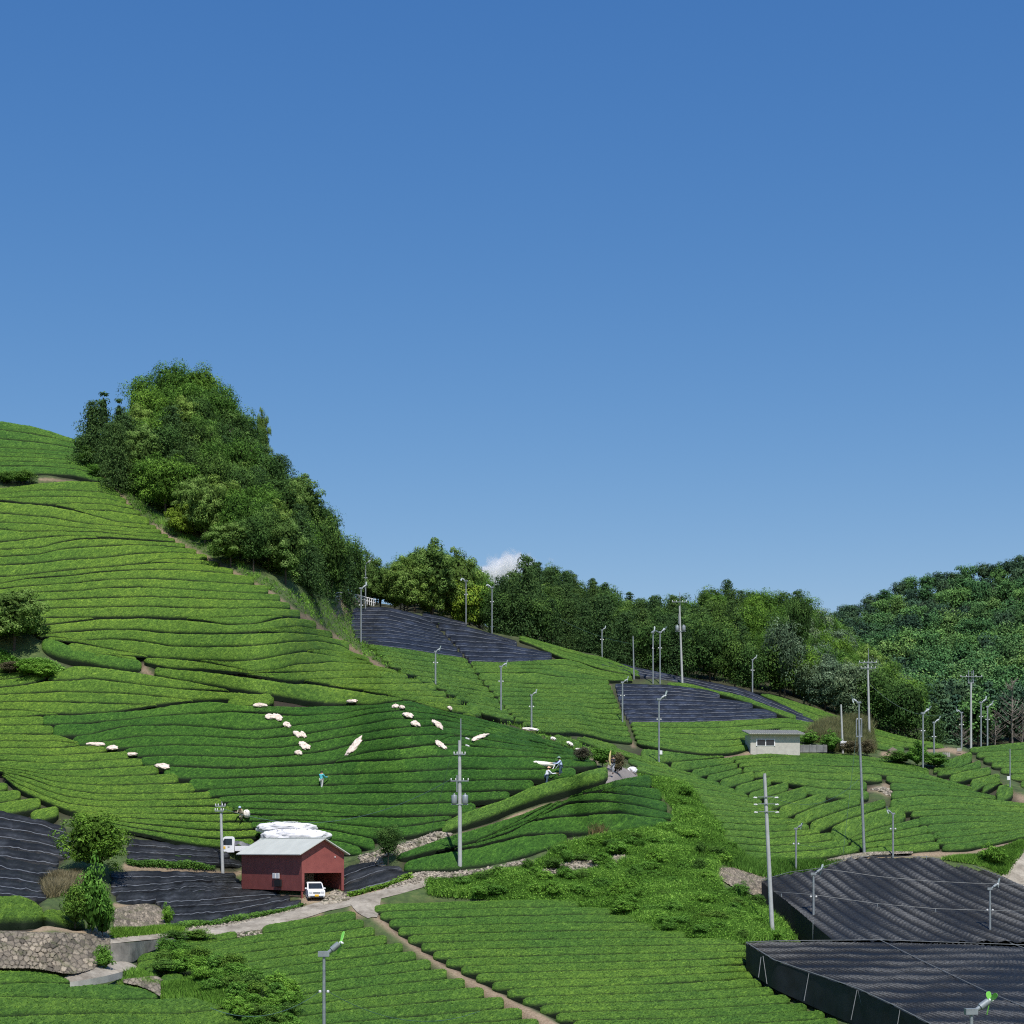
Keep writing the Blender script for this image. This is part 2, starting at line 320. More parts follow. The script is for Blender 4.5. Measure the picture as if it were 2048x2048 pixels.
field('hill',hill,[
 (px('c1',[(-900,830),(0,812),(220,783),(400,768),(590,778),(650,835)]),0),
 (px('c1',[(-900,860),(0,845),(210,823),(400,825),(560,835),(680,862)]),1),
 (px('c1',[(-900,880),(0,872),(200,858),(400,858),(600,872),(715,905)]),1),
 (px('c1',[(-900,890),(0,882),(150,892),(300,903),(420,893),(600,903),(745,930)]),1),
 (px('c1',[(-900,900),(0,884),(290,906),(440,932),(600,935),(785,965)]),1),
 (px('c1',[(-900,905),(0,886),(290,909),(440,942),(560,975),(650,1000),(850,1015)]),1),
 (px('c1',[(-900,955),(0,948),(150,962),(300,975),(470,1008),(640,1022),(860,1040)]),1),
 (px('c1',[(-900,1010),(0,1000),(200,1008),(400,1028),(560,1042),(700,1055),(900,1064)]),1),
 (px('c1',[(-900,1070),(0,1035),(130,1052),(350,1050),(560,1057),(720,1075),(950,1090)]),1),
 (px('c1',[(-900,1120),(0,1112),(130,1095),(240,1080),(350,1076),(560,1083),(760,1095),(990,1112)]),1),
 (px('c1',[(-900,1150),(0,1150),(100,1147),(240,1140),(300,1115),(450,1092),(600,1090),(760,1100),(1000,1115)]),1),
 (px('c1',[(-900,1190),(0,1188),(200,1180),(350,1145),(560,1130),(740,1125),(900,1130),(1060,1145)]),1),
 (px('c1',[(-900,1235),(0,1235),(200,1225),(380,1205),(560,1195),(740,1175),(950,1165),(1120,1175)]),1),
 (px('c1',[(-900,1300),(0,1300),(200,1285),(400,1260),(600,1245),(800,1225),(900,1207),(1000,1200),(1190,1215)]),1),
 (px('c1',[(-900,1303),(0,1303),(200,1288),(400,1263),(600,1248),(800,1229),(900,1224),(1000,1227),(1120,1232),(1250,1250)]),1),
 (px('c1',[(-900,1340),(0,1340),(150,1312),(400,1293),(600,1270),(800,1262),(1000,1262),(1200,1275),(1300,1287)]),1),
 (px('c1',[(-900,1380),(0,1370),(150,1352),(400,1335),(600,1315),(800,1310),(1000,1318),(1200,1330),(1370,1342)]),1),
 (px('c1',[(-900,1420),(0,1400),(200,1385),(400,1380),(600,1362),(760,1355),(1000,1368),(1200,1380),(1500,1395)]),1),
 (px('c1',[(-900,1450),(0,1440),(250,1430),(500,1418),(800,1410),(1000,1415),(1250,1425),(1500,1430),(1560,1440)]),1),
 (px('c1',[(-900,1480),(0,1480),(250,1475),(500,1468),(800,1462),(1000,1470),(1300,1475),(1500,1470),(1620,1480)]),1),
 (px('c1',[(-900,1525),(0,1525),(500,1525),(800,1520),(1000,1528),(1150,1528),(1400,1516),(1600,1518),(1700,1530)]),1),
 (px('c1',[(-900,1530),(0,1530),(500,1529),(800,1524),(1000,1534),(1130,1545),(1250,1562),(1400,1560),(1520,1530),(1600,1522),(1700,1534)]),1),
 (px('c1',[(-900,1570),(230,1568),(380,1553),(560,1532),(800,1526),(1000,1536),(1130,1548),(1250,1565),(1400,1563),(1520,1533),(1600,1526),(1700,1538)]),1),
 (px('c1',[(-900,1618),(280,1615),(400,1600),(560,1590),(760,1590),(950,1608),(1200,1612),(1400,1605),(1550,1582),(1650,1575),(1800,1595)]),1),
 (px('c1',[(-900,1620),(280,1618),(400,1603),(560,1593),(760,1593),(950,1611),(1200,1615),(1400,1609),(1550,1606),(1700,1615),(1880,1650)]),1),
 (px('c1',[(-900,1640),(300,1635),(430,1655),(600,1643),(760,1650),(950,1683),(1150,1685),(1350,1680),(1600,1660),(1750,1655),(1900,1680)],'c2',[(300,960),(400,992)]),1),
 (px('c1',[(-900,1660),(300,1655),(450,1668),(600,1700),(850,1745),(1050,1755),(1350,1765),(1500,1745),(1650,1712),(1800,1700),(1930,1725)],'c2',[(320,1000),(490,1048)]),1),
 (px('c6',[(600,505),(950,525),(1100,527),(1350,547),(1500,550),(1700,530),(1800,505),(1932,480)],'c2',[(0,975),(250,1005),(420,1030),(530,1065)]),1),
 (px('c6',[(600,505),(950,525),(1100,527),(1350,560),(1500,590),(1620,620),(1800,600),(1932,570)],'c2',[(0,1040),(200,1035),(450,1050),(600,1088)]),1),
 (px('c6',[(940,560),(1100,590),(1300,600),(1600,632),(1700,625),(1932,617)],'c2',[(0,1100),(300,1090),(500,1090),(640,1108)]),1),
 (px('c6',[(940,565),(1100,592),(1300,603),(1600,640),(1750,660),(1932,672)],'c2',[(0,1162),(200,1142),(450,1135),(700,1145)]),1),
 (px('c6',[(940,570),(1100,594),(1300,606),(1600,644),(1750,663),(1932,676)],'c2',[(0,1168),(250,1185),(450,1178),(800,1172)]),1),
 (px('c6',[(940,575),(1100,596),(1300,609),(1600,648),(1750,667),(1932,680)],'c2',[(0,1172),(330,1208),(500,1220),(700,1222),(900,1222)]),1),
 (px('c6',[(940,575),(1100,596),(1300,609),(1600,648),(1750,667),(1932,680)],'c2',[(0,1174),(330,1211),(500,1238),(620,1248),(800,1252),(980,1268)]),1),
 (px('c6',[(940,575),(1100,596),(1300,609),(1600,648),(1750,667),(1932,680)],'c2',[(0,1176),(330,1213),(500,1242),(620,1262),(730,1285),(900,1300),(1080,1315)]),1),
 (px('c6',[(940,575),(1100,596),(1300,609),(1600,648),(1750,667),(1932,680)],'c2',[(0,1178),(330,1215),(500,1245),(620,1266),(730,1290),(830,1320),(930,1352),(1100,1370),(1300,1430)]),1),
 (px('c6',[(1000,640),(1300,690),(1600,742),(1932,800)],'c2',[(0,1272),(200,1300),(450,1310),(560,1290),(700,1282),(830,1318),(935,1356),(1130,1388),(1300,1436)]),1),
 ],'tea','bright green tea hedge row along the big left hillside, between its neighbours','tea hedge rows on the big left hillside',
 first='topmost hedge row of the big left hillside, under the bare soil patch',last='broad hedge row bordering the dark trimmed field along its top')
# hedge by the tree
field('spur',px('c6',[(270,395),(330,385),(450,440),(600,485),(800,510),(905,535),(905,600),(780,600),(600,560),(440,540),(280,500)]),
 [(px('c6',[(260,400),(330,390),(450,440),(600,488),(800,512),(920,540)]),0),(px('c6',[(260,470),(330,500),(450,530),(600,560),(780,590),(920,600)]),1)],'tea_top',
 'short thick tea hedge beside the spreading tree at the left edge','',H=.9)
field('upper_left',px('c6',[(-900,560),(0,580),(100,605),(220,620),(300,640),(310,670),(330,620),(430,565),(600,575),(900,620),(1200,672),(1500,740),(1932,830),(1600,838),(1400,800),(1240,812),(920,855),(700,880),(500,888),(240,895),(310,950),(370,1018),(0,1018),(-900,1010)]),
 [(px('c6',[(-900,560),(0,580),(100,600),(250,610)]),0),
  (px('c6',[(-900,625),(0,627),(90,612),(250,612)]),1),
  (px('c6',[(-900,675),(0,668),(120,655),(210,630),(300,628)]),1),
  (px('c6',[(-900,722),(0,716),(170,695),(300,668),(380,600),(500,568),(700,590),(900,620),(1200,672),(1500,742)]),1),
  (px('c6',[(-900,724),(0,718),(170,698),(300,672),(400,672),(600,655),(850,690),(1100,720),(1480,745)]),1),
  (px('c6',[(-900,770),(0,765),(350,742),(600,748),(800,755),(1000,772),(1240,800),(1450,792),(1600,812),(1932,838)]),1),
  (px('c6',[(-900,815),(0,813),(200,806),(400,808),(700,820),(950,832),(1240,808)]),1),
  (px('c6',[(-900,862),(0,860),(150,862),(280,883),(500,885),(700,875),(920,848)]),1),
  (px('c6',[(-900,910),(0,910),(230,900)]),1),(px('c6',[(-900,960),(0,960),(290,958)]),1),(px('c6',[(-900,1016),(0,1016),(380,1016)]),1)],
 'tea','light green tea hedge row in the middle of the left hillside, above the dark trimmed field','tea hedge rows above the dark trimmed field on the left',
 first='short tea hedge row beside the weedy spot under the left tree',last='tea hedge row touching the left corner of the dark trimmed field')
dk=px('c6',[(240,893),(310,952),(370,1018),(450,1052),(560,1090),(760,1117),(880,1167),(950,1217),(1090,1272),(1190,1322),(1300,1382),(1400,1432),(1500,1512),(1600,1582),(1660,1662),(1685,1702)],
 'p',[(600,1692),(700,1705),(735,1695),(755,1682),(830,1668),(893,1652),(893,1638),(920,1622),(960,1609),(1010,1592),(1060,1569),(1105,1554),(1140,1545),(1180,1534),(1198,1529),(1174,1512),(1128,1491),(1066,1466),(1007,1441)],
 'c2',[(1100,1388),(930,1352),(700,1284),(600,1290),(450,1314),(0,1320)],'c6',[(1600,838),(1400,805),(1200,815),(900,862),(500,893)])
def dgreen(u,v):
    g=np.zeros(np.shape(u),bool)
    for p in (px('c6',[(200,880),(1640,700),(1640,868),(1480,872),(1230,888),(900,920),(560,948),(300,965)]),
              px('c2',[(650,1600),(860,1560),(880,1630),(650,1670)]),px('c2',[(370,1690),(680,1655),(680,1740),(340,1750)]),
              px('c2',[(980,1340),(1560,1520),(1300,1440),(1150,1400)]),px('c2',[(1190,1460),(1350,1470),(1340,1500),(1200,1495)]),
              px('c2',[(360,1755),(440,1755),(440,1812),(360,1815)])):
        g|=inpoly(p,u,v)
    return g
field('dark',dk,[
 (px('c6',[(240,893),(500,893),(900,862),(1200,815),(1400,805),(1600,835),(1932,838)],'c2',[(450,1314),(700,1284),(930,1353),(1100,1388),(1310,1442),(1500,1500)]),0),
 (px('c6',[(330,955),(560,945),(800,925),(1000,900),(1230,885),(1480,870),(1700,880),(1932,897)],'c2',[(250,1368),(450,1335),(700,1320),(930,1368),(1310,1455),(1500,1512)]),1),
 (px('c6',[(430,1030),(560,1020),(800,965),(1100,955),(1350,970),(1550,990),(1700,985),(1932,955)],'c2',[(250,1410),(430,1370),(650,1347),(900,1377),(1200,1445),(1500,1530)]),1),
 (px('c6',[(550,1085),(760,1050),(900,1030),(1200,1025),(1400,1035),(1650,1050),(1932,1020)],'c2',[(300,1455),(600,1400),(900,1407),(1200,1462),(1500,1545)]),1),
 (px('c6',[(740,1110),(1100,1085),(1400,1090),(1600,1105),(1800,1105),(1932,1085)],'c2',[(300,1510),(600,1460),(850,1445),(1200,1490),(1600,1575)]),1),
 (px('c6',[(880,1162),(1100,1150),(1300,1155),(1600,1165),(1800,1160),(1932,1145)],'c2',[(200,1600),(400,1545),(650,1510),(950,1500),(1200,1525),(1700,1600)]),1),
 (px('c6',[(1000,1215),(1200,1220),(1500,1235),(1932,1215)],'c2',[(200,1682),(400,1622),(700,1578),(870,1562),(970,1512),(1050,1515),(1250,1545),(1850,1640)]),1),
 (px('c6',[(1000,1217),(1200,1222),(1500,1237),(1932,1217)],'c2',[(200,1684),(400,1625),(700,1581),(870,1566),(1050,1570),(1250,1590),(1850,1645)]),1),
 (px('c6',[(1000,1218),(1200,1224),(1500,1239),(1932,1219)],'c2',[(200,1687),(350,1674),(600,1662),(860,1642),(1000,1640),(1500,1645),(1890,1670)]),1),
 (px('c6',[(1120,1300),(1400,1300),(1700,1290),(1932,1288)],'c2',[(300,1757),(700,1740),(1000,1722),(1500,1725),(1850,1705)]),1),
 (px('c6',[(1290,1375),(1500,1365),(1800,1350),(1932,1350)],'c2',[(400,1822),(900,1803),(1300,1793),(1640,1786)]),1),
 (px('p',[(435,1591),(503,1586),(607,1587),(730,1583),(900,1581),(1030,1579)]),1),
 (px('p',[(452,1603),(529,1602),(633,1604),(736,1607),(820,1605),(951,1600)]),1),
 (px('p',[(460,1616),(545,1617),(633,1619),(710,1628),(788,1629),(900,1626)]),1),
 (px('p',[(462,1618),(500,1627),(581,1630),(684,1632),(730,1631),(788,1632),(900,1629)]),1),
 (px('p',[(490,1642),(545,1639),(620,1639),(685,1646),(762,1653),(804,1651),(893,1638)]),1),
 (px('p',[(495,1655),(600,1652),(640,1654),(685,1661),(731,1671),(755,1676),(830,1668),(893,1652)]),1),
 (px('p',[(505,1668),(600,1666),(660,1677),(700,1684),(730,1694)]),1),
 (px('p',[(515,1680),(600,1684),(660,1695),(700,1706),(730,1708)]),1),
 ],'tea_dark','freshly trimmed dark green tea hedge row in the field with white sacks','trimmed dark tea hedge rows',
 first='uppermost hedge row of the dark trimmed field',last='lowest trimmed tea hedge row, right behind the red shed',green=dgreen)
field('edge',px('p',[(893,1634),(1019,1585),(1140,1543),(1198,1528),(1214,1532),(1214,1552),(1150,1578),(1040,1612),(960,1642),(900,1658),(885,1650)]),
 [(px('p',[(885,1641),(920,1624),(960,1611),(1010,1593),(1060,1570),(1105,1555),(1140,1546),(1180,1535),(1216,1529)]),0),
  (px('p',[(885,1662),(920,1650),(960,1637),(1040,1608),(1100,1586),(1150,1573),(1200,1560),(1216,1552)]),1)],'tea_right',
 'long leafy border hedge following the dirt footpath up to the right','',H=.75)
field('left_low',px('c6',[(-900,1018),(0,1018),(370,1018),(450,1052),(560,1090),(760,1117),(880,1167),(950,1217),(1090,1272),(1190,1322),(1300,1382),(1400,1432),(1500,1512),(1600,1582),(1660,1662),(1680,1702),(1560,1725),(1430,1745),(1300,1735),(1100,1700),(950,1670),(800,1640),(440,1535),(400,1510),(300,1460),(190,1420),(100,1370),(0,1305),(-900,1200)]),
 [(px('c6',[(-900,1018),(0,1018),(370,1018),(450,1052)]),0),
  (px('c6',[(-900,1090),(0,1105),(330,1107),(560,1090)]),2),
  (px('c6',[(-900,1180),(0,1225),(300,1252),(600,1242),(950,1217)]),3),
  (px('c6',[(-900,1190),(0,1262),(150,1290),(350,1360),(600,1398),(1000,1400),(1300,1388)]),3),
  (px('c6',[(-900,1200),(0,1275),(110,1370),(300,1455),(440,1508),(700,1535),(1000,1530),(1500,1530)]),3),
  (px('c6',[(-900,1230),(0,1300),(110,1380),(300,1465),(440,1538),(800,1637),(950,1672),(1100,1703),(1300,1738),(1430,1748),(1690,1735)]),4)],
 'tea','light green tea hedge row on the lower left slope, left of the dark trimmed field','tea hedge rows on the lower left slope',
 first='uppermost tea hedge row of the lower left slope',last='lowest tea hedge row of the lower left slope, above the black covered rows')
field('left_patch',px('c6',[(-900,1310),(0,1325),(190,1437),(330,1482),(430,1545),(400,1592),(300,1572),(130,1522),(0,1500),(-900,1420)]),
 [(px('c6',[(-900,1400),(0,1330),(430,1260)]),0),(px('c6',[(-900,1440),(0,1382),(120,1366),(430,1330)]),1),(px('c6',[(-900,1500),(0,1454),(215,1425),(430,1400)]),1),
  (px('c6',[(-900,1600),(0,1535),(130,1517),(330,1480)]),1),(px('c6',[(0,1605),(150,1597),(290,1566),(430,1535)]),1),(px('c6',[(150,1660),(300,1640),(430,1598)]),1)],
 'tea','short tea hedge row in the small corner patch at the left edge, above the black nets','tea hedge rows in the small left corner patch')
field('wedge',px('p',[(795,1708),(885,1672),(925,1662),(1048,1627),(1130,1594),(1200,1564),(1275,1545),(1305,1560),(1325,1590),(1335,1620),(1350,1634),(1310,1650),(1230,1657),(1180,1662),(1132,1672),(1120,1686),(1060,1704),(1000,1722),(900,1734),(820,1735),(797,1722)]),
 [(px('p',[(790,1709),(885,1673),(1048,1625),(1150,1586),(1230,1558),(1300,1545)]),0),
  (px('p',[(800,1716),(900,1690),(949,1680),(990,1663),(1020,1650),(1070,1622),(1126,1597),(1157,1585),(1210,1579),(1247,1568),(1300,1572)]),1),
  (px('p',[(800,1717),(900,1694),(950,1682),(1000,1662),(1064,1637),(1126,1599),(1180,1583),(1210,1582),(1265,1588),(1312,1597),(1330,1600)]),1),
  (px('p',[(800,1718),(900,1696),(960,1682),(1020,1662),(1064,1640),(1135,1603),(1203,1600),(1265,1605),(1330,1621)]),1),
  (px('p',[(800,1719),(900,1697),(960,1683),(1020,1664),(1057,1640),(1110,1631),(1203,1623),(1235,1620),(1296,1631),(1350,1636)]),1),
  (px('p',[(790,1724),(870,1704),(960,1690),(1048,1666),(1122,1663),(1200,1664),(1313,1650)]),1),
  (px('p',[(790,1740),(900,1736),(1000,1724),(1060,1706),(1130,1683)]),1)],
 'tea_dark','dark curved tea hedge row on the small wedge below the footpath, right of the utility pole','tea hedge rows of the wedge below the footpath',
 first='light green leafy hedge along the lower side of the dirt footpath',last='lowest thick hedge of the wedge plot, in front of the utility pole base')
# ---- right side
field('r1',px('c2',[(430,922),(700,952),(1060,1012),(1085,1040),(1155,1150),(1235,1240),(1315,1330),(1385,1410),(1310,1430),(1120,1330),(1000,1262),(860,1180),(700,1120),(560,1040)]),
 [(px('c2',[(430,922),(700,955),(1065,1015)]),0),(px('c2',[(560,1000),(1100,1075)]),2),(px('c2',[(800,1165),(1200,1230)]),4),(px('c2',[(1000,1330),(1400,1420)]),5)],'tea_right',
 'slanting tea hedge row right of the diagonal weedy path, below the left black net','tea hedge rows right of the diagonal path')
field('r2',px('c2',[(1105,1035),(1300,1038),(1500,1030),(1700,1015),(1932,1088)],'c3',[(200,1000),(450,1045),(600,1085),(270,1078),(265,1085),(350,1290),(400,1420),(450,1550),(350,1552),(200,1522),(130,1492),(0,1486)],'c2',[(1640,1500),(1540,1475),(1400,1420),(1320,1325),(1240,1235),(1170,1150),(1100,1050)]),
 [(px('c2',[(1105,1035),(1300,1040),(1500,1030),(1700,1015)],'c3',[(0,925),(200,1000),(450,1045),(600,1083)]),0),
  (px('c2',[(1105,1105),(1380,1108),(1500,1103),(1650,1130),(1750,1138)],'c3',[(0,1060),(250,1075),(600,1087)]),3),
  (px('c2',[(1150,1150),(1500,1180),(1900,1180)],'c3',[(0,1110),(330,1112)]),1),
  (px('c2',[(1300,1290),(1932,1310)],'c3',[(0,1240),(380,1252)]),4),
  (px('c2',[(1500,1480),(1640,1490),(1780,1485),(1850,1510)],'c3',[(0,1480),(130,1492),(200,1522),(350,1552),(470,1562)]),7)],'tea_right',
 'level tea hedge row between the black left net and the narrow dirt path, mid right','tea hedge rows left of the narrow dirt path')
field('r3',px('c2',[(1240,842),(1430,870),(1600,920),(1932,1000)],'c3',[(130,885),(330,938),(450,990),(600,1050),(600,1066),(450,1036),(200,988),(0,925)],'c2',[(1690,1012),(1500,925)]),
 [(px('c2',[(1240,842),(1430,870),(1600,920),(1932,1000)],'c3',[(130,885),(330,938),(480,1000),(620,1060)]),0),
  (px('c2',[(1240,845),(1500,925),(1690,1012)],'c3',[(0,925),(200,988),(450,1036),(610,1070)]),3)],'tea_right',
 'short tea hedge row along the edge of the conifer wood, above the mid right field','tea hedge rows at the edge of the conifer wood')
field('r4',px('c3',[(440,1398),(800,1400),(1200,1385),(1640,1365),(1932,1430),(1900,1445),(1740,1485),(1700,1470),(1350,1470),(1350,1610),(1180,1640),(1000,1645),(750,1612),(500,1568),(470,1500)]),
 [(px('c3',[(440,1398),(800,1402),(1200,1387),(1640,1365),(1932,1420)]),0),(px('c3',[(500,1570),(750,1612),(1000,1645),(1200,1640),(1500,1590),(1932,1500)]),5)],'tea_right',
 'long tea hedge row left of the small white hut, below the striped black cover','tea hedge rows beside the white hut')
field('n4g',px('c3',[(730,1098),(900,1100),(1020,1145),(1300,1185),(1500,1270),(1800,1375),(1600,1345),(1450,1285),(1200,1205),(1010,1150),(730,1118)]),
 [(px('c3',[(720,1095),(900,1103),(1020,1140),(1300,1195),(1500,1275),(1800,1372)]),0),(px('c3',[(720,1118),(1010,1150),(1200,1205),(1450,1285),(1640,1362),(1800,1400)]),1)],'tea_right',
 'thin uncovered green tea row above the striped black cover','')
r5left=px('p',[(1075,1462),(1150,1470),(1195,1480),(1218,1486),(1316,1523),(1421,1558),(1514,1598),(1576,1632),(1613,1650),(1664,1669),(1703,1684),(1724,1700),(1664,1712),(1600,1717),(1495,1716),(1476,1697),(1448,1681),(1449,1658),(1405,1610),(1383,1572),(1327,1554),(1281,1541),(1250,1510),(1222,1500),(1150,1487)])
field('r5a',r5left,[(px('p',[(1075,1460),(1150,1468),(1218,1484),(1300,1512),(1400,1540)]),0),(px('p',[(1220,1500),(1327,1535),(1421,1558)]),3),(px('p',[(1350,1565),(1450,1583),(1514,1596)]),3),(px('p',[(1400,1628),(1480,1632),(1576,1634)]),4),(px('p',[(1440,1668),(1530,1676),(1640,1664)]),3),(px('p',[(1480,1712),(1560,1718),(1640,1714),(1724,1700)]),3)],'tea_right',
 'tea hedge row on the lower middle slope, left of the long dark diagonal gap','tea hedge rows left of the long diagonal gap',last='lowest tea hedge row above the bare stone wall, left of the tall pole')
field('r5b',px('p',[(1277,1489),(1342,1500),(1407,1510),(1461,1513),(1471,1535),(1492,1546),(1528,1557),(1562,1569),(1587,1573),(1618,1584),(1651,1593),(1693,1597),(1760,1602),(1820,1628),(1853,1659),(1877,1694),(1800,1702),(1729,1700),(1703,1682),(1664,1667),(1613,1648),(1576,1630),(1514,1596),(1421,1556),(1316,1521),(1240,1492)]),
 [(px('p',[(1240,1488),(1342,1500),(1407,1511),(1465,1510)]),0),(px('p',[(1300,1525),(1380,1518),(1465,1512)]),1),(px('p',[(1421,1563),(1480,1545),(1520,1535)]),3),(px('p',[(1514,1598),(1560,1583),(1618,1566)]),3),(px('p',[(1576,1632),(1640,1605),(1700,1592)]),2),(px('p',[(1640,1660),(1700,1633),(1790,1606)]),2),(px('p',[(1690,1680),(1750,1655),(1830,1636)]),1),(px('p',[(1720,1706),(1800,1704),(1880,1697)]),4)],'tea_right',
 'fanning tea hedge row between the two diagonal dark gaps, around the tall slim pole','tea hedge rows between the two diagonal gaps')
field('r6',px('p',[(1461,1511),(1548,1505),(1651,1505),(1714,1509),(1800,1521),(1850,1532),(1884,1550),(1936,1569),(1988,1586),(2048,1599),(2200,1640),(2200,1650),(2048,1672),(1988,1684),(1921,1699),(1881,1692),(1857,1658),(1823,1626),(1768,1598),(1785,1590),(1780,1560),(1766,1548),(1755,1566),(1732,1568),(1732,1586),(1765,1598),(1693,1594),(1651,1590),(1618,1581),(1587,1570),(1528,1553),(1492,1542)]),
 [(px('p',[(1461,1511),(1548,1505),(1651,1505),(1714,1509),(1800,1520),(1850,1534),(1884,1552)]),0),
  (px('p',[(1470,1534),(1548,1527),(1651,1530),(1750,1532),(1850,1545),(1936,1571)]),3),
  (px('p',[(1480,1555),(1548,1549),(1651,1558),(1760,1560),(1850,1568),(1936,1578),(1988,1590)]),2),
  (px('p',[(1548,1573),(1651,1592),(1765,1598),(1850,1588),(1950,1592),(2048,1604)]),2),
  (px('p',[(1800,1612),(1900,1603),(2048,1614),(2200,1640)]),1),
  (px('p',[(1820,1632),(1900,1627),(2048,1632),(2200,1645)]),2),
  (px('p',[(1856,1664),(1950,1655),(2048,1648),(2200,1646)]),2),
  (px('p',[(1878,1700),(1940,1696),(2048,1672),(2200,1648)]),3)],'tea_right',
 'long sweeping tea hedge row of the big field at the right, below the hut','tea hedge rows of the big right field',first='uppermost tea hedge row in front of the white hut',last='lowest tea hedge row of the big right field, above the bare dirt bank')
field('r7',px('c9',[(1310,1700),(1400,1650),(1480,1648),(1560,1710),(1660,1780),(1760,1860),(1830,1932)],'c5',[(1860,110),(1870,155),(1780,160),(1640,110),(1450,50),(1300,0)],'c9',[(1250,1760)]),
 [(px('c9',[(1180,1790),(1310,1700),(1470,1640)]),0),(px('c9',[(1200,1800),(1300,1770),(1420,1760),(1560,1700)]),1),(px('c9',[(1300,1810),(1400,1800),(1500,1770),(1640,1750)]),1),(px('c9',[(1420,1860),(1560,1830),(1700,1800)]),1),(px('c9',[(1560,1930),(1650,1880),(1800,1860)]),1),(px('c5',[(1650,120),(1750,60),(1860,70)]),1),(px('c5',[(1800,190),(1880,150)]),1)],'tea_right',
 'short stepped tea hedge row left of the bare dirt path at the right edge','stepped tea hedge rows by the right dirt path')
field('r8',px('c9',[(1490,1600),(1700,1572),(1932,1552),(2600,1500),(2600,2060),(2100,1990),(1932,1890),(1800,1800),(1640,1700)]),
 [(px('c9',[(1490,1602),(1700,1574),(1932,1554),(2600,1500)]),0),(px('c9',[(1490,1640),(1932,1612),(2600,1590)]),1),(px('c9',[(1640,1830),(1932,1850),(2600,1850)]),5),(px('c9',[(1640,2000),(2600,2060)]),3)],'tea_right',
 'tea hedge row in the far right corner field, right of the dirt path','tea hedge rows of the far right corner')
field('r9',px('c9',[(0,1192),(300,1282),(520,1362),(620,1392),(600,1400),(420,1415),(300,1390),(200,1340),(0,1232),(-140,1170)]),
 [(px('c9',[(-260,1130),(0,1192),(300,1282),(520,1362),(630,1396)]),0),(px('c9',[(-260,1130),(0,1232),(200,1340),(300,1392),(430,1420),(630,1420)]),2)],'tea_right',
 'light green tea strip on the skyline right of the long black cover','tea strips on the right skyline')
field('r9b',px('c9',[(735,1438),(860,1470),(960,1502),(1100,1535),(1300,1570),(1312,1600),(1180,1608),(1170,1580),(960,1625),(780,1582)]),
 [(px('c9',[(735,1438),(860,1470),(960,1502),(1100,1535),(1310,1572)]),0),(px('c9',[(735,1590),(960,1640),(1310,1612)]),3)],'tea_right',
 'light green tea hedge row in front of the bare trees, right of the double pole','tea hedge rows before the dark wood edge at right')
# ---- foreground
field('b1',px('p',[(269,1922),(287,1901),(336,1888),(388,1880),(440,1870),(500,1862),(560,1849),(633,1834),(708,1825),(718,1837),(734,1849),(752,1862),(773,1875),(799,1888),(827,1906),(866,1927),(900,1948),(1000,1997),(1075,2042),(1160,2100),(1160,2200),(560,2200),(594,2040),(594,1995),(540,1954),(485,1943),(452,1930),(400,1940),(330,1960),(290,1940)]),
 [(px('p',[(200,1905),(350,1880),(500,1853),(640,1828),(720,1816)]),0),(px('p',[(250,1938),(500,1900),(780,1864)]),3),(px('p',[(300,1990),(560,1950),(870,1912)]),3),(px('p',[(400,2055),(700,2015),(1050,1985)]),4),(px('p',[(400,2190),(1160,2120)]),6)],'tea_fore',
 'near tea hedge row left of the straight dirt path, behind the green-bladed frost fan','near tea hedge rows left of the straight path',gap=.13,
 first='farthest tea hedge row beside the concrete lane, below the red shed',leaf=1.6)
field('b2',px('p',[(747,1810),(860,1802),(930,1797),(1048,1797),(1110,1795),(1150,1801),(1197,1814),(1234,1822),(1284,1838),(1318,1856),(1352,1862),(1408,1872),(1492,1880),(1492,1905),(1497,1935),(1532,1972),(1576,1993),(1648,2025),(1700,2060),(1760,2200),(1240,2200),(1153,2048),(1048,1998),(900,1925),(814,1872),(767,1833)]),
 [(px('p',[(740,1806),(1000,1796),(1150,1795),(1300,1800)]),0),(px('p',[(760,1836),(1150,1826),(1500,1828)]),2),(px('p',[(850,1898),(1200,1890),(1500,1886)]),4),(px('p',[(1000,1975),(1300,1966),(1540,1952)]),5),(px('p',[(1100,2055),(1400,2050),(1700,2030)]),5),(px('p',[(1150,2200),(1760,2160)]),6)],'tea_fore',
 'long level tea hedge row right of the straight dirt path, left of the near black net','near tea hedge rows right of the straight path',gap=.13,
 first='farthest tea hedge row under the weedy bank, right of the path junction',leaf=1.6)
field('b3',px('c8',[(-1200,1500),(0,1500),(250,1500),(420,1525),(550,1600),(730,1600),(1000,1605),(1180,1660),(1230,1710),(1500,1705),(1660,1770),(1932,1760),(1932,1600),(2200,1640),(2330,2100),(2200,2600),(-1200,2600)]),
 [(px('c8',[(-1200,1500),(0,1498),(250,1500),(420,1525),(560,1600)]),0),
  (px('c8',[(-1200,1605),(0,1600),(300,1592),(560,1602),(730,1600),(1000,1605),(1180,1660),(1230,1705)]),1),
  (px('c8',[(-1200,1710),(0,1702),(300,1705),(600,1712),(850,1730),(1200,1715),(1500,1705),(1660,1765)]),1),
  (px('c8',[(-1200,1860),(0,1850),(400,1835),(700,1825),(1000,1830),(1400,1830),(1660,1805),(1932,1760),(2200,1700)]),1),
  (px('c8',[(-1200,1990),(0,1990),(1000,1960),(1500,1940),(2300,1880)]),1),(px('c8',[(-1200,2600),(2300,2560)]),4)],'tea_fore',
 'near tea hedge row in the bottom left corner, below the rough stone wall','near tea hedge rows in the bottom left corner',gap=.16,H=.75,
 first='tea hedge row at the foot of the rough stone wall, bottom left',leaf=1.6)
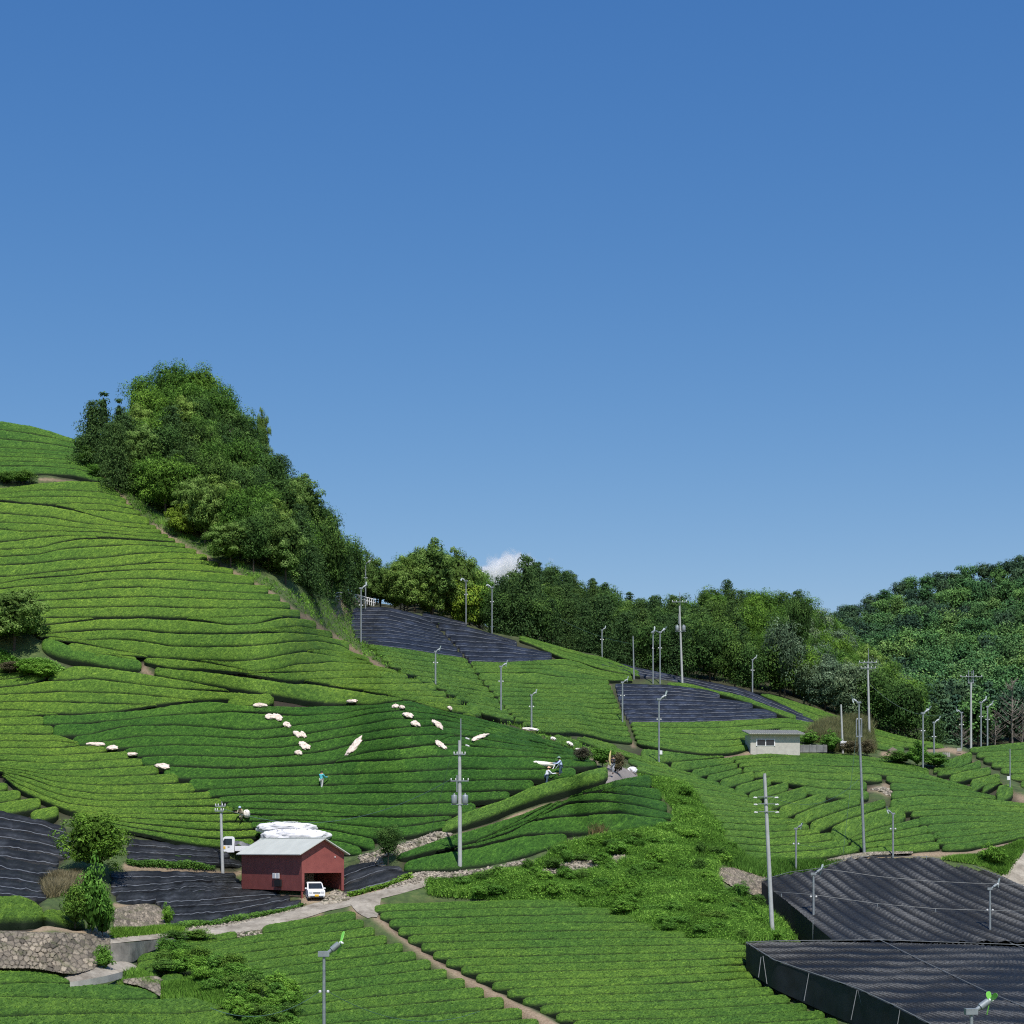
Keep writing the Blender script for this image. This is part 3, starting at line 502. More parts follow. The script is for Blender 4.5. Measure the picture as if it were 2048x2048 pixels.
field('dome1',px('c8',[(-1200,900),(20,905),(150,905),(260,950),(335,1050),(320,1110),(200,1170),(0,1180),(-1200,1150)]),
 [(px('c8',[(-1200,900),(20,918),(150,905),(260,945),(340,1040)]),0),(px('c8',[(-1200,1090),(0,1100),(200,1100),(330,1085)]),1)],'tea','large rounded tea hedge on top of the rough stone wall, at the left edge','',H=1.2,leaf=1.5)
field('dome2',px('c8',[(330,1040),(400,1015),(500,1040),(655,1110),(650,1150),(550,1150),(440,1120),(335,1090)]),
 [(px('c8',[(325,1050),(400,1018),(500,1045),(660,1115)]),0),(px('c8',[(325,1080),(450,1120),(560,1155),(660,1160)]),1)],'tea','small rounded tea hedge on the stone wall, right of the larger one','',H=1.0,leaf=1.5)
# ---- black shade cloth laid straight on the rows
NC='shade cloth'; NO='covered_tea_row'
def nfield(name,poly,curves,label,group,**k): field(name,poly,curves,'net',label,group,cat=NC,obj=NO,net=True,gap=.05,H=.5,**k)
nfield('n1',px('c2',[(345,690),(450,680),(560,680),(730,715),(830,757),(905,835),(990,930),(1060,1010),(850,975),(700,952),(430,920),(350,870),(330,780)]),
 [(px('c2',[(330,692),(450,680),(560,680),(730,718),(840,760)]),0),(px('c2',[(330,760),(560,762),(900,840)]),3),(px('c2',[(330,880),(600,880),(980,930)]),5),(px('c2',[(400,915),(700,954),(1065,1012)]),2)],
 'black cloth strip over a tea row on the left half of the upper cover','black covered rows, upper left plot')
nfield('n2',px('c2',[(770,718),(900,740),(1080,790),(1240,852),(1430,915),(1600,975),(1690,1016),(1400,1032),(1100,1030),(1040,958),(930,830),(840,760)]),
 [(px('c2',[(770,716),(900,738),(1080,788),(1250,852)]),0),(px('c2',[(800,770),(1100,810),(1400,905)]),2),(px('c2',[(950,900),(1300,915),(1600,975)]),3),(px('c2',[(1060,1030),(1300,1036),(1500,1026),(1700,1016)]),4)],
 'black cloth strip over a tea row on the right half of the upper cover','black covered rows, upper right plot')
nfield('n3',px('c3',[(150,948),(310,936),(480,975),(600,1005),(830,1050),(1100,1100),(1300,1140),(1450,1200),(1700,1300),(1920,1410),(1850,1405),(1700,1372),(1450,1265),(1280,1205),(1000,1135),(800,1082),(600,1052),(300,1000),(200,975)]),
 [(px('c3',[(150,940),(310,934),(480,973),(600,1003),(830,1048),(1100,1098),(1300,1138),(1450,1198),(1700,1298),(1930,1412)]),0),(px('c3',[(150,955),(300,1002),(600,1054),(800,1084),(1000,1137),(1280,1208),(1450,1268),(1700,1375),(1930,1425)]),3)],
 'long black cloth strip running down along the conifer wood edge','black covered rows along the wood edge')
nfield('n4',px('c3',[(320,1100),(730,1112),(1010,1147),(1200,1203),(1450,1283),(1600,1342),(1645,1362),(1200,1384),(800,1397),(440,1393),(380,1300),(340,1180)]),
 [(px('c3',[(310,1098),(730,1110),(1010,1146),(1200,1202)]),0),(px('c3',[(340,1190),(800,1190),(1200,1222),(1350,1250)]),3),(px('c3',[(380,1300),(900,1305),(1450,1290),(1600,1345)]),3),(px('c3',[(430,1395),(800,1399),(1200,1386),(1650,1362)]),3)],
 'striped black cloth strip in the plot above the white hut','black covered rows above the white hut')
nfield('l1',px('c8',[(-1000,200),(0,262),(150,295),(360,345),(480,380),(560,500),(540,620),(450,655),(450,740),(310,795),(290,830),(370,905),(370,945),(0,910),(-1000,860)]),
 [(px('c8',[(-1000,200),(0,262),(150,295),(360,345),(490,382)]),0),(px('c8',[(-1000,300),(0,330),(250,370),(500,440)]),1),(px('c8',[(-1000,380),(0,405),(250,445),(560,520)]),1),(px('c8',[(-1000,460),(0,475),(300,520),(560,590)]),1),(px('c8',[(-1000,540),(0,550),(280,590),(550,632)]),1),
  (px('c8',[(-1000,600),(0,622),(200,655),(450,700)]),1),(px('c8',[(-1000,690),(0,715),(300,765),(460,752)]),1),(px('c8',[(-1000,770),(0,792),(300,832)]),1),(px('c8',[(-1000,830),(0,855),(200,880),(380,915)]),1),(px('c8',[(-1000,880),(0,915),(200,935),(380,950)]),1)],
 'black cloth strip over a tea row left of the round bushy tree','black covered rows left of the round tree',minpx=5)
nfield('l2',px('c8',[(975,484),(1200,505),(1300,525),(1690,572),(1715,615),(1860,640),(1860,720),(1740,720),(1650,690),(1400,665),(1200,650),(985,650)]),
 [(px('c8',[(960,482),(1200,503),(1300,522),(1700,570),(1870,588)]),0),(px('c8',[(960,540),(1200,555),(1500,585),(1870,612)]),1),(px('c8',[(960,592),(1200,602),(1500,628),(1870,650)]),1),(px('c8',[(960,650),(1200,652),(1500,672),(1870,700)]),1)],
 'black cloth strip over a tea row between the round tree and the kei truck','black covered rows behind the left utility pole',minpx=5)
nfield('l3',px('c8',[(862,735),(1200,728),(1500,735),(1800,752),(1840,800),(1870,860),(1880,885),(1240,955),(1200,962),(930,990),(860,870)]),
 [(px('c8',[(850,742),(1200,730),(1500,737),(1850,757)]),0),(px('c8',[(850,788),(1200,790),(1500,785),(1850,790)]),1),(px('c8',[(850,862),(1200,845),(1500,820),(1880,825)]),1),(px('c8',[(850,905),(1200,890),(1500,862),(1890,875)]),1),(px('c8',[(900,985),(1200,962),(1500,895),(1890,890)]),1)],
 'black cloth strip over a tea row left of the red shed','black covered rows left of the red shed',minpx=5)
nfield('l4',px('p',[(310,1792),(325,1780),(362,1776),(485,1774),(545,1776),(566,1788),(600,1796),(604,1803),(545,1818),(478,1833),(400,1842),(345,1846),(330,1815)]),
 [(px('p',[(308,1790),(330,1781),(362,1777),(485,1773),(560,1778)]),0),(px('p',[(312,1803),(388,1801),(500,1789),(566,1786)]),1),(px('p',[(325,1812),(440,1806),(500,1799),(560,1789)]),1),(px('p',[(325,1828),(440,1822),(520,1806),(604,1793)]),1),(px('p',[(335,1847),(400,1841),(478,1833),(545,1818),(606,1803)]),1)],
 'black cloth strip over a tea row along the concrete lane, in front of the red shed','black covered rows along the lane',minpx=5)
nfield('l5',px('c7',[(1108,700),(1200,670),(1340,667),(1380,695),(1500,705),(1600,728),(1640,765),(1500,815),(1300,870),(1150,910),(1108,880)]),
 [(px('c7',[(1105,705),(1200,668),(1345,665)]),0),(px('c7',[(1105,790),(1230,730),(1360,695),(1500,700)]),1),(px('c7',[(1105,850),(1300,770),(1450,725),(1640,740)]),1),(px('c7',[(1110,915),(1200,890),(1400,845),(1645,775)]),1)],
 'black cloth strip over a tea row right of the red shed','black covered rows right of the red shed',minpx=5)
# ------------------------------------------------------------------ terrain
SKY=curve(px('p',[(-720,830),(0,838),(62,850),(105,861),(147,876),(170,893),(250,880),(330,845),(400,830),(460,870),(520,930),(580,1000),(640,1080),(690,1180),(706,1212),(760,1210),(830,1222),(880,1228),(985,1262),(1035,1270),(1097,1286),(1200,1307),(1226,1322),(1303,1340),(1363,1352),(1433,1365),(1484,1375),(1523,1391),(1548,1388),(1626,1411),(1683,1432),(1708,1440),(1740,1453),(1796,1468),(1884,1486),(1936,1494),(1988,1486),(2048,1481),(2300,1470),(2770,1450)]))
# raster masks on the control grid
fm=np.zeros(UU.shape)
for f in FIELDS: fm=np.maximum(fm,inpoly(f['poly'],UU,VV).astype(float)*f['H'])
def blur(a,n):
    for _ in range(n):
        a=(np.roll(a,1,0)+2*a+np.roll(a,-1,0))/4; a=(np.roll(a,1,1)+2*a+np.roll(a,-1,1))/4
    return a
FMB=np.maximum(blur(fm,2),0)
def ground_dz(u,v): return -np.minimum(bil(FMB,u,v)*1.25,.9)
def G(u,v,dz=0): 
    g=P(u,v); g[...,2]+=ground_dz(u,v)+dz; return g
def Gv(u,v,dz=0): return Vector(G(u,v,dz).tolist())
SOIL_LINES=[ # polyline, half width px
 (px('c1',[(405,540),(440,600),(500,680),(560,740),(640,835),(700,890)]),5),(px('c1',[(840,1010),(980,1110),(1100,1170),(1220,1240),(1350,1300),(1440,1345),(1620,1480),(1700,1530),(1790,1590),(1890,1655)]),4),
 (px('c2',[(40,740),(140,830),(320,935),(420,1000),(600,1090),(700,1135),(860,1185),(970,1260),(1130,1330),(1320,1440),(1500,1500),(1720,1590),(1900,1670)]),5),
 (px('c1',[(220,758),(300,756),(400,760)]),3),(px('c1',[(100,1135),(240,1130)]),2),(px('c6',[(930,540),(930,590),(990,630)]),6),(px('c6',[(310,650),(330,675)]),4),
 (px('p',[(1217,1361),(1224,1400),(1243,1440),(1256,1470),(1267,1485)]),4),(px('c4',[(1300,770),(1340,840),(1400,880)]),6),(px('c4',[(1400,885),(1932,885)]),5),
 (px('p',[(1931,1510),(1950,1530),(1990,1562),(2020,1582),(2060,1600)]),7),(px('c5',[(740,80),(870,120),(870,60)]),9),
 (px('p',[(840,1690),(880,1678),(925,1658),(1048,1620),(1130,1590),(1200,1563),(1230,1545)]),6),(px('p',[(1225,1520),(1230,1548),(1265,1543)]),10),
 (px('c5',[(400,680),(560,640),(900,600),(1280,600),(1600,560),(1932,500)]),12),(px('p',[(760,1830),(850,1895),(930,1947),(1100,2048),(1160,2110)]),14),(px('p',[(715,1818),(760,1815)]),14),
 (px('p',[(560,1835),(640,1822)]),5),(px('c8',[(980,700),(1400,720),(1840,740)]),7),(px('c8',[(0,1195),(300,1195),(400,1180),(800,1230)]),9),(px('c8',[(900,1010),(1200,1000)]),7),
 (px('p',[(610,1800),(700,1790),(760,1775),(850,1745)]),12),(px('p',[(330,1855),(480,1843),(600,1815)]),7),(px('p',[(690,1195),(680,1225)]),10),(px('c9',[(1200,1610),(1330,1610),(1480,1640)]),5),(px('c9',[(850,1640),(960,1640)]),6),
 (px('c3',[(1100,1655),(1360,1630)]),4),(px('c9',[(-60,1640),(0,1645)]),3)]
def soilmask(u,v):
    r=np.zeros(np.shape(u))
    for pl,wd in SOIL_LINES:
        for (x0,y0),(x1,y1) in zip(pl[:-1],pl[1:]):
            t=np.clip(((u-x0)*(x1-x0)+(v-y0)*(y1-y0))/((x1-x0)**2+(y1-y0)**2+1e-9),0,1)
            d=np.hypot(u-x0-t*(x1-x0),(v-y0-t*(y1-y0))*1.3)
            r=np.maximum(r,np.clip(1.6-d/wd,0,1))
    return r
def build_terrain():
    us=np.concatenate([np.arange(-700,-20,20),np.arange(-20,2070,5),np.arange(2070,2760,20)]).astype(float)
    T=np.concatenate([np.linspace(0,1,380)])
    sk=SKY(us)
    u,t=np.meshgrid(us,T); v=2300+(sk[None]-2300)*t
    pts=G(u,v)
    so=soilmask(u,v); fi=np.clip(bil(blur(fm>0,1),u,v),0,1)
    hn=np.sin(pts[...,0]*.9+1.3*np.sin(pts[...,1]*.7))*np.cos(pts[...,1]*1.1)*.05
    pts[...,2]+=hn*(1-so)
    # beyond the skyline the ground falls away; toward the viewer it runs on down
    back=[]
    top=pts[-1].copy()
    for dd,dz in ((2,-.15),(6,-1.0),(14,-4),(30,-12),(60,-28),(110,-52)):
        b=top.copy(); b[:,1]+=dd; b[:,0]*=(b[:,1]/top[:,1]); b[:,2]+=dz; back.append(b)
    front=[]
    f0=pts[0].copy()
    for k in (.8,.55,.3,.12):
        b=f0.copy(); b[:,1]*=k; b[:,2]=f0[:,2]*(.5+.5*k)-2*(1-k); front.append(b)
    allp=np.concatenate([np.stack(front[::-1]),pts,np.stack(back)],0)
    nf_,nb_=len(front),len(back); z=np.zeros((1,len(us)))
    so=np.concatenate([np.repeat(z,nf_,0),so,np.repeat(z,nb_,0)]); fi=np.concatenate([np.repeat(z,nf_,0),fi,np.repeat(z,nb_,0)])
    h,wd=allp.shape[:2]; idx=np.arange(h*wd).reshape(h,wd)
    fc=np.stack([idx[:-1,:-1],idx[:-1,1:],idx[1:,1:],idx[1:,:-1]],-1).reshape(-1,4)
    o=mesh_np('hillside_ground',allp.reshape(-1,3),fc,M['ground'],attrs={'soil':so.ravel(),'field':fi.ravel()})
    tag(o,'terraced hillside ground with grass banks and bare soil paths',kind='structure')
    mb=MB(); mb.add([(-4000,-500,-26),(4000,-500,-26),(4000,7000,-26),(-4000,7000,-26)],[(0,1,2,3)])
    g=mb.build('ground',M['ground']); tag(g,'valley floor reaching to the horizon',kind='structure')
build_terrain()
# ------------------------------------------------------------------ hedge rows
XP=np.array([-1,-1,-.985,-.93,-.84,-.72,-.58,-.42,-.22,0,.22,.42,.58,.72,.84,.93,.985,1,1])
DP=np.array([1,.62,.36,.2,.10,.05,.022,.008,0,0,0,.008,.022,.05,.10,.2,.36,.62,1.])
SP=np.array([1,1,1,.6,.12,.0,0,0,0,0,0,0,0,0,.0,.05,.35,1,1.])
XN=np.array([-1,-1,-.95,-.78,-.72,-.5,-.25,0,.25,.5,.7,.9,1,1]); DN=np.array([1,.66,.46,.24,.19,.08,.02,0,.01,.05,.14,.32,.6,1.])
def smooth_noise(n,k,r):
    a=r.normal(size=n+2*k); w=np.hanning(2*k+1); w/=np.sqrt((w**2).sum()); return np.convolve(a,w,'valid')[:n]
def build_row(f,fa,fb,ua,ub,idx,label,group):
    r=np.random.default_rng(abs(hash((f['name'],idx,int(ua))))%(2**31) if False else (int(ua*7+idx*131+len(f['name'])*977)%(2**31)))
    vm=(fa(ua)+fa(ub))/2; dmid=float(D((ua+ub)/2,vm))
    step=max(1.6,(.13 if dmid<135 else .17)*F/dmid)
    n=max(6,int((ub-ua)/step)); u=np.linspace(ua,ub,n)
    a=fa(u); b=fb(u); d=D(u,(a+b)/2); ppm=F/d
    wpx=a-b
    pa,pb=P(u,a),P(u,b); width=np.linalg.norm(pa-pb,axis=1)
    arc=np.concatenate([[0],np.cumsum(np.linalg.norm(np.diff((pa+pb)/2,axis=0),axis=1))])
    e=np.minimum(arc,arc[-1]-arc); rad=np.minimum(width*.3,.55)+.05
    w=np.sqrt(np.clip(1-(1-np.clip(e/rad,0,1))**2,0.0,1)); w=.62+.38*w
    net=f['net']; X=XN if net else XP; DD=DN if net else DP
    g=np.clip(f['gap']/np.maximum(width,.4)/1.0,.02,.22)
    # wavy edges
    e1=smooth_noise(n,6,r)*.022; e2=smooth_noise(n,6,r)*.022
    hfac=np.clip(width/1.4,.35,1.15)
    xx=X[None,:]*(1-g)[:,None]*w[:,None]
    xx=xx+np.where(X<0,e1[:,None],e2[:,None])*np.abs(X)[None]
    tau=(xx+1)/2
    uu=np.repeat(u[:,None],len(X),1); vv=a[:,None]+(b-a)[:,None]*tau
    # mesh follows the pixel sweep; keep it off the sky side
    vv=np.maximum(vv,SKY(uu)-2)
    pts=P(uu,vv)
    drop=DD[None]*f['H']*hfac[:,None]+(1-w)[:,None]*.45*f['H']*(1-DD[None])
    if net:
        drop=drop+ (smooth_noise(n,3,r)*(.03 if dmid<180 else .012))[:,None]+r.normal(size=(n,1))*.008
        drop=drop+.05*np.abs(np.sin(arc*.8+r.uniform(0,6)))[:,None]*(1-np.abs(X))[None]
    pts[...,2]-=drop
    jit=(.006 if net else .014)
    pts+=r.normal(size=pts.shape)*jit*(1 if dmid<135 else 1.1)
    if not net: pts[...,2]+=(smooth_noise(n,9,r)*.013)[:,None]
    # blunt leafy end faces
    k=len(X); cap=[]
    for q in (0,-1):
        c=pts[q].copy(); inw=pts[1 if q==0 else -2]-pts[q]; c-=inw*.35; mx=f['H']*hfac[q]; c[:,2]=np.minimum(c[:,2],P(uu[q],vv[q])[:,2]-mx*1.05); cap.append(c)
    pts=np.concatenate([cap[0][None],pts,cap[1][None]]); n+=2
    u=np.concatenate([u[:1],u,u[-1:]]); a=np.concatenate([a[:1],a,a[-1:]]); b=np.concatenate([b[:1],b,b[-1:]]); uu=np.concatenate([uu[:1],uu,uu[-1:]]); vv=np.concatenate([vv[:1],vv,vv[-1:]])
    ix=np.arange(n*k).reshape(n,k)
    fc=np.stack([ix[:-1,:-1],ix[1:,:-1],ix[1:,1:],ix[:-1,1:]],-1).reshape(-1,4)
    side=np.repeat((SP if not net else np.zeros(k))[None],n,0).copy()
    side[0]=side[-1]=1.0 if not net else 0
    tone=np.clip(.47+r.normal(size=(n,k))*.17+.26*np.clip((X-.35)/.45,0,1)[None]-.06*np.clip((-X-.3)/.5,0,1)[None],0,1)  # back edge lightened: grazing-light rim painted into the tone
    mats=[M[f['mat']]]; fm_=np.zeros((n-1,k-1),int)
    if net:
        mats=[M['net_far' if dmid>180 else 'net'],M['seam'],M['tea_right']]; 
        fm_[:,3]=1
        if r.random()<.35:
            s0=r.integers(0,max(1,n-10)); ln=int(r.uniform(.08,.25)*n); fm_[s0:s0+ln,0:2]=2
        fm_[:,0]=np.where(r.random((n-1))<.5,0,0)
    if net: tone=np.clip(.36+.36*np.exp(-((X+.25)/.3)**2)[None]+(smooth_noise(n,5,r)*.13)[:,None]+r.normal(size=(n,k))*.07,0,1)  # front shoulder lightened: cloth sheen painted into the tone
    if f['green'] is not None:
        mats=[M[f['mat']],M['tea_mid']]
        fm_=f['green']((uu[:-1,:-1]+uu[1:,1:])/2,(vv[:-1,:-1]+vv[1:,1:])/2).astype(int)
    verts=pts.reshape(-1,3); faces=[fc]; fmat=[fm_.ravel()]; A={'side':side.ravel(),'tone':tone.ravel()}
    if not net:
        # leaf sprays on the crown of the hedge
        dens=f['leaf']*(30 if dmid<125 else 16 if dmid<170 else 9)
        cnt=int(min(26000,dens*(arc[-1]*width.mean())))
        if cnt>0:
            ii=r.integers(0,n-1,cnt); tt=r.random(cnt); xt=r.uniform(-1,1,cnt); 
            kx=np.interp(xt,XP[1:-1],np.arange(1,k-1)); k0=np.clip(kx.astype(int),1,k-3); kt=(kx-k0)[:,None]; tt=tt[:,None]
            p=(pts[ii,k0]*(1-tt)+pts[ii+1,k0]*tt)*(1-kt)+(pts[ii,k0+1]*(1-tt)+pts[ii+1,k0+1]*tt)*kt
            L_=r.uniform(.035,.08,(cnt,1))*(1 if dmid<135 else 1.15 if dmid<180 else 1.4)
            az=r.uniform(0,6.28,cnt); el=r.uniform(-.1,1.0,cnt)
            ax=np.stack([np.cos(az)*np.cos(el),np.sin(az)*np.cos(el),np.sin(el)],-1); pr=np.cross(ax,r.normal(size=(cnt,3))); pr/=np.linalg.norm(pr,axis=1,keepdims=True)+1e-6
            q=np.stack([p-ax*L_*.3,p+pr*L_*.35+ax*L_*.3,p+ax*L_,p-pr*L_*.35+ax*L_*.3],1).reshape(-1,3)
            o=len(verts); verts=np.concatenate([verts,q]); lf=np.arange(cnt*4).reshape(-1,4)+o; faces.append(lf)
            if f['green'] is not None:
                mu=u[ii]; mv=(a[ii]+(b[ii]-a[ii])*(xt+1)/2); fmat.append(f['green'](mu,mv).astype(int))
            else: fmat.append(np.zeros(cnt,int))
            ls=np.repeat(np.interp(xt,XP,SP)*.8,4); lt=np.repeat(np.clip(r.normal(.52,.24,cnt)+.2*np.clip((xt-.35)/.45,0,1),0,1),4)  # same painted light rim on the leaves of the back edge
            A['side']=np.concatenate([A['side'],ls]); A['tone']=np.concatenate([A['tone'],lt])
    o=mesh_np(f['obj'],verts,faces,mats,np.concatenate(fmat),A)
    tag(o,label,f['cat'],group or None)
    return o
NROW=0
def cdfs(c):
    out=[]
    prev=None
    for pts,nsub in c:
        g=curve(pts)
        if prev is not None:
            for i in range(1,nsub+1):
                t=i/nsub
                out.append((lambda u,p=prev,q=g,t=t:p(u)*(1-t)+q(u)*t))
        else: out.append(g)
        prev=g
    return out
ORD=['first','second','third','fourth','fifth','sixth','seventh','eighth','ninth','tenth','eleventh','twelfth','thirteenth','fourteenth','fifteenth','sixteenth','seventeenth','eighteenth','nineteenth','twentieth']
PH={'crown':('tea hedge row','of the dark hill crown'),'hill':('tea hedge row','of the big left hillside'),'upper_left':('tea hedge row','just above the dark trimmed field, at left'),
 'dark':('trimmed dark tea hedge row','of the field with pale sacks'),'left_low':('light green tea hedge row','on the lower left slope'),'left_patch':('short tea hedge row','in the small left corner patch'),
 'wedge':('dark curved tea hedge','of the wedge plot below the footpath'),'r1':('tea hedge row','in the strip right of the diagonal path'),'r2':('tea hedge row','between upper black net and narrow dirt path'),
 'r3':('tea row','of the strip along the conifer wood'),'r4':('tea hedge row','left of the white hut'),'r5a':('tea hedge row','left of the long dark diagonal gap'),'r5b':('fanning tea hedge row','around the tall slim pole'),
 'r6':('tea hedge row','of the big right field below the hut'),'r7':('stepped tea hedge','left of the right dirt path'),'r8':('tea hedge row','in the far right corner field'),'r9':('tea strip','on the skyline right of the black cover'),
 'r9b':('tea hedge row','before the bare trees at right'),'b1':('near tea hedge row','left of the straight dirt path'),'b2':('near tea hedge row','right of the straight dirt path'),'b3':('near tea hedge row','in the bottom left corner'),
 'n1':('black covered row','of the upper left net plot'),'n2':('black covered row','of the upper right net plot'),'n3':('long black strip','along the conifer wood edge'),'n4':('black covered row','of the striped plot above the hut'),
 'l1':('black covered row','left of the round bushy tree'),'l2':('black covered row','behind the left utility pole'),'l3':('black covered row','left of the red shed'),'l4':('black covered row','along the lane before the shed'),'l5':('black covered row','right of the red shed')}
def build_field(f):
    global NROW
    cs=cdfs(f['curves']); poly=f['poly']; us=[p[0] for p in poly]
    u=np.arange(max(min(us),-330),min(max(us),2190),2.0)
    spans=[]
    for i in range(len(cs)-1):
        hi,lo=cs[i],cs[i+1]        # hi = upper edge in the photo (smaller v)
        b=hi(u); a=lo(u); m=(a+b)/2
        ok=(a-b>f['minpx'])&inpoly(poly,u,m)
        j=0
        while j<len(u):
            if ok[j]:
                k=j
                while k+1<len(u) and ok[k+1]: k+=1
                if u[k]-u[j]>14: spans.append((i,hi,lo,u[j],u[k]))
                j=k
            j+=1
    if not spans: print('EMPTY FIELD',f['name']); return
    imin=min(s[0] for s in spans); imax=max(s[0] for s in spans)
    big={}
    for s in spans:
        if s[0] not in big or s[4]-s[3]>big[s[0]][4]-big[s[0]][3]: big[s[0]]=s
    single=len(spans)==1
    for q,s in enumerate(spans):
        i,hi,lo,ua,ub=s; xe=6 if f['name'] in ('r5b','r7') else 2; ua-=xe; ub+=xe
        lab=f['label']; ranks=sorted({x[0] for x in spans}); rk=ranks.index(i); nr=len(ranks); mates=sorted([x[3] for x in spans if x[0]==i])
        if f['name'] in PH and nr>1:
            nn,plc=PH[f['name']]; o_='top' if rk<=nr//2 else 'bottom'; q_=rk if o_=='top' else nr-1-rk
            if q_<20: lab=ORD[q_]+' '+nn+' from the '+o_+' '+plc
            if len(mates)>1:
                lab=lab.replace(' from the ',' from ')
                mi=mates.index(s[3]); lab=('left piece, ' if mi==0 else 'right piece, ' if mi==len(mates)-1 else 'middle piece, ')+lab
        if f['first'] and i==imin and s is big[imin]: lab=f['first']
        elif f['last'] and i==imax and s is big[imax]: lab=f['last']
        grp=None if single else (f['group'] or None)
        build_row(f,lo,hi,ua,ub,q+i*10,lab,grp); NROW+=1
for f in FIELDS: build_field(f)
print('hedge rows',NROW)
# ------------------------------------------------------------------ vegetation
M['lf_broad']=leaf_mat('leaf_broad',(0.096,0.210,0.029),.3,light=(0.228,0.408,0.066))
M['lf_dark']=leaf_mat('leaf_evergreen',(0.067,0.144,0.031),.3,light=(0.174,0.300,0.066))
M['lf_conifer']=leaf_mat('leaf_conifer',(0.057,0.117,0.034),.3,light=(0.144,0.236,0.066))
M['lf_light']=leaf_mat('leaf_light',(0.150,0.264,0.055),.25,light=(0.325,0.456,0.132))
M['lf_bright']=leaf_mat('leaf_yellow_green',(.20,.31,.03),.2,light=(.36,.48,.07))
M['lf_far']=leaf_mat('leaf_far_hill',(0.081,0.195,0.060),.45,light=(0.196,0.370,0.116),trans=False)  # bluer leaf colour imitates distance haze
M['lf_fardark']=leaf_mat('leaf_far_ridge',(0.056,0.118,0.063),.35,light=(0.118,0.210,0.109),trans=False)  # haze tint mixed into the leaf colour
M['lf_pale']=leaf_mat('leaf_pale',(.12,.19,.10),.2,light=(.32,.42,.25))
M['lf_brown']=leaf_mat('leaf_brown',(.13,.12,.07),.3,light=(.26,.23,.14))
M['lf_weed']=leaf_mat('weed_leaf',(0.122,0.285,0.036),.3,light=(0.281,0.499,0.090))
M['grass']=leaf_mat('grass_blade',(0.115,0.260,0.034),.3,light=(0.270,0.481,0.084))
M['drymix']=leaf_mat('dry_green_grass',(.17,.19,.07),.3,light=(.36,.33,.17))
M['drygrass']=leaf_mat('dry_grass',(.24,.20,.10),.3,light=(.45,.38,.22))
M['lf_farlight']=leaf_mat('leaf_far_light',(0.090,0.190,0.055),.4,light=(0.201,0.333,0.109),trans=False)  # paler, bluer leaves carry painted haze
M['lf_mid']=leaf_mat('leaf_mid_green',(0.088,0.194,0.031),.3,light=(0.211,0.362,0.066))
def cards(p,nrm,size,r,asp=.62,jit=.3):
    n=len(p); nrm=nrm+r.normal(size=(n,3))*jit; nrm/=np.linalg.norm(nrm,axis=1,keepdims=True)+1e-6
    t=np.cross(nrm,r.normal(size=(n,3))); t/=np.linalg.norm(t,axis=1,keepdims=True)+1e-6; b=np.cross(nrm,t)
    s=size.reshape(-1,1)
    return np.stack([p-t*s*.5,p-b*s*asp*.5,p+t*s*.5,p+b*s*asp*.5],1).reshape(-1,3)
def leaves_mesh(name,p,nrm,size,tone,mat,r,asp=.62):
    v=cards(p,nrm,size,r,asp); f=np.arange(len(v)).reshape(-1,4)
    return mesh_np(name,v,f,mat,attrs={'tone':np.repeat(np.clip(tone,0,1),4)},smooth=False,link=False)
def udir(n,r):
    d=r.normal(size=(n,3)); return d/np.linalg.norm(d,axis=1,keepdims=True)
def crown_broad(name,mat,seed,nc=36,nl=220,leaf=.029,cz=.53,rz=.46,rc=(.11,.21),low=-.85):
    r=np.random.default_rng(seed); d=udir(nc*3,r); d=d[d[:,2]>low][:nc]
    ph=np.arctan2(d[:,1],d[:,0]); R=(.5+.5*r.random(len(d))**.45)*(1+.16*np.sin(2*ph+seed)+.13*np.sin(3*ph+2*seed+4*d[:,2]))
    c=np.stack([d[:,0]*R*.40,d[:,1]*R*.40,cz+d[:,2]*R*(rz-.08)],1); rr=r.uniform(*rc,len(c))
    P_=[];N_=[];T_=[];S_=[]
    for i in range(len(c)):
        q=udir(nl,r); q=q[q[:,2]>-.55]; k=len(q); rad=rr[i]*(.72+.36*r.random((k,1)))
        lump=1+.22*np.sin(q[:,:1]*7+i)*np.sin(q[:,1:2]*6+2*i)
        P_.append(c[i]+q*rad*lump*np.array([1,1,.72])); N_.append(q+np.array([0,-.1,.55])); T_.append(.38+.34*q[:,2]+r.normal(0,.13)+r.normal(0,.11,k)); S_.append(leaf*r.uniform(.6,1.3,k))  # clump tops toned lighter, undersides darker: sunlight painted into the leaves
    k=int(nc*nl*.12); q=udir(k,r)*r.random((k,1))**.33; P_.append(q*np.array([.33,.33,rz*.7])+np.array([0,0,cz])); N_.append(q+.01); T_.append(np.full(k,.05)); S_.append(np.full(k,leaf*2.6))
    return leaves_mesh(name,np.concatenate(P_),np.concatenate(N_),np.concatenate(S_),np.concatenate(T_),mat,r)
